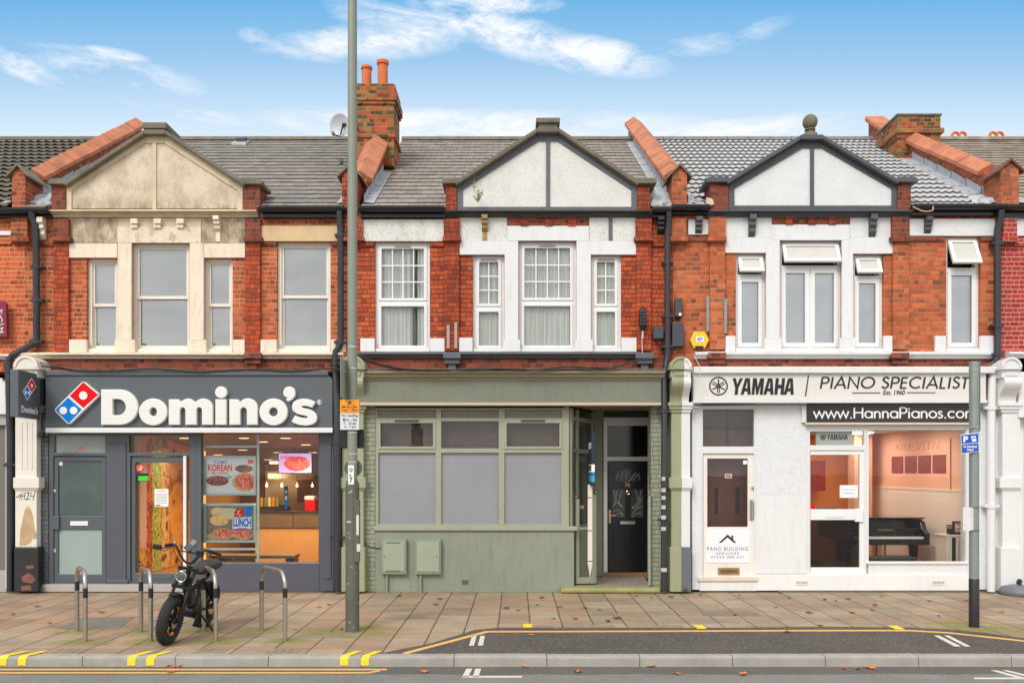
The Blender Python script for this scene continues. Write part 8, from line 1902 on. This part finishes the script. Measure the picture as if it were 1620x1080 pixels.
mb = MB(); q = (hx + .16, 0, .765); mb.lathe([(.03, -.07), (.055, -.05), (.068, -.01), (.068, .02), (.062, .025)], q, 24, axis='x'); hl = L('headlight', mb, bikeBlack)
mb = MB(); mb.lathe([(.058, .018), (.058, .026), (.03, .034), (.002, .036)], q, 24, axis='x'); obj('lens', mb, paint('headlight_lens', c(104, 104, 102), .3, .6, 40, bump=1.0, bscale=60), hl, smooth=True, local=True)
mb = MB(); mb.tube([(q[0] + .027, .060 * math.cos(R(a)), q[2] + .060 * math.sin(R(a))) for a in range(0, 360, 15)], .005, 6, closed=True); obj('chrome_ring', mb, chrome, hl, local=True)
mb = MB(); mb.tube([(hx + .07, -.08, .74), (q[0] - .03, 0, .765), (hx + .07, .08, .74)], .012, 8); L('headlight_bracket', mb, bikeBlack)
mb = MB(); mb.tube([(.42, .06, .28), (.34, .30, .02)], .013, 8); mb.lathe([(.02, 0), (.02, .012)], (.34, .30, .008), 10); L('kickstand', mb, bikeBlack)
mb = MB(); mb.tube([(.20, .08, .60), (.05, .10, .36)], .022, 10); mb.tube([(.20, -.08, .60), (.05, -.10, .36)], .022, 10)
for s_ in (-1, 1):
    mb.tube([(.13 + .03 * math.cos(t_ * .9) * 0 + (.20 - .13) * (1 - t_ / 30) - .0, s_ * .09 + .028 * math.cos(t_), .60 - t_ / 30 * .20 + .0) for t_ in range(0, 31)], .005, 5)
L('rear_shocks', mb, chrome if False else bikeBlack)
for s_ in (-1, 1):
    mb = MB(); mb.tube(catmull([(hx + .04, s_ * .21, 1.07), (hx + .16, s_ * .12, 1.0), (hx + .10, s_ * .04, .86), (WB - .18, s_ * .08, .62)], 5), .005, 6); L('brake_cable', mb, letterBlack)

# ---------------------------------------------------------------- covers and leaves
for (nm, qs, lb) in (('inspection_cover', [(128, 977), (212, 975), (186, 995), (92, 995)], 'large worn grey inspection cover in the pavement behind the leftmost cycle stand'), ('drain_cover', [(1108, 966.5), (1196, 968), (1206, 974), (1112, 974)], 'narrow brown utility cover in the pavement in front of the white pilaster')):
    P_ = [g2(*q) for q in qs]; cxm = sum(p[0] for p in P_) / 4; cym = sum(p[1] for p in P_) / 4
    mb = MB(); mb.prism_z(P_, -.02, .005); tag(obj(nm, mb, paint(nm + '_metal', c(128, 124, 114) if nm[0] == 'i' else c(140, 122, 104), .7, .3, 3, dirt=.5, dirtcol=c(96, 80, 60), streak=False, bump=.8, bscale=30), at=(cxm, cym, 0)), lb, 'cover')
def leaf_mesh(seed):
    rnd = random.Random(seed); mb = MB(); n = 12; L_ = .035
    pts = []
    for i in range(n):
        a = 2 * math.pi * i / n; r_ = L_ * (1 + .35 * math.cos(a) ** 2) * (1 if i % 2 else .72) * rnd.uniform(.85, 1.1); pts.append((r_ * math.cos(a), r_ * .75 * math.sin(a), .004 + rnd.uniform(0, .016)))
    mb.add([(0, 0, .005)] + pts, [(0, i + 1, (i + 1) % n + 1) for i in range(n)]); return mb
lms = [paint('fallen_leaf_%s' % n, col, .8, .2, 20) for n, col in (('rust', c(186, 96, 56)), ('brown', c(128, 78, 54)), ('orange', c(214, 122, 60)), ('dark', c(92, 62, 48)))]
protos = []
spots = [(78, 986, 2), (20, 972, 0), (340, 953, 2), (505, 960, 2), (520, 957, 0), (466, 995, 2), (540, 905 + 90, 0), (857, 946, 3), (1031, 946, 1), (1062, 945, 3), (925, 962, 1), (910, 979, 0), (1163, 973, 0), (1006, 943.5, 1), (885, 961, 1), (1170, 942, 1), (1235, 938, 0), (1248, 946.5, 1), (1305, 949, 3), (1322, 951, 1), (1342, 948, 3), (1395, 944, 1), (1384, 958, 1), (1470, 951, 1), (1530, 951, 2), (1585, 968, 2), (1612, 954, 2), (1485, 975, 1), (1380, 966, 3), (1348, 970, 3), (1228, 961, 3), (1280, 970, 3), (1298, 990.5, 3), (1246, 1000.5, 0), (696, 948, 3), (632, 943, 3), (850, 957, 3), (800, 963, 3), (690, 957, 3), (1108, 941, 1), (976, 979, 3), (962, 983, 3), (875, 979, 1), (820, 966, 3), (948, 965, 1), (270, 957, 0), (315, 977, 0), (160, 969, 1), (60, 960, 1), (840, 1005, 2)]
road_spots = [(831, 1054.5, 2), (1030, 1054.5, 0), (914, 1063, 2), (1071, 1066, 2), (1175, 1067, 2), (1336, 1058, 0), (1357, 1058, 2), (1376, 1057, 2), (671, 1063, 2), (271, 1053.5, 2), (283, 1054, 2), (279, 1055.5, 0), (271, 1063.5, 0)]
for i, (a, b, k) in enumerate([(q[0], q[1], q[2]) for q in spots] + [(q[0], q[1], q[2]) for q in road_spots]):
    zz = 0.0 if i < len(spots) else RZ
    g_ = G(a, b, zz)
    if i < 8:
        o = obj('fallen_leaf', leaf_mesh(i), lms[k], None, local=True); protos.append(o)
    else:
        o = protos[i % 8].copy(); COL.objects.link(o); o.data = o.data.copy(); o.data.materials[0] = lms[k]
    o.location = (g_.x, g_.y, zz + .006 if zz == 0 else zz + .002); o.rotation_euler = (0, 0, random.uniform(0, 6.28)); s_ = random.uniform(.8, 1.5); o.scale = (s_, s_, s_)
    cn = ('rust red', 'brown', 'orange', 'very dark')[k]
    if zz == 0: tag(o, 'small curled %s fallen leaf lying on the paving' % cn, 'leaf', cn + ' fallen leaves on the pavement')
    else: tag(o, 'small curled %s fallen leaf lying in the road by the kerb' % cn, 'leaf', cn + ' fallen leaves in the road')
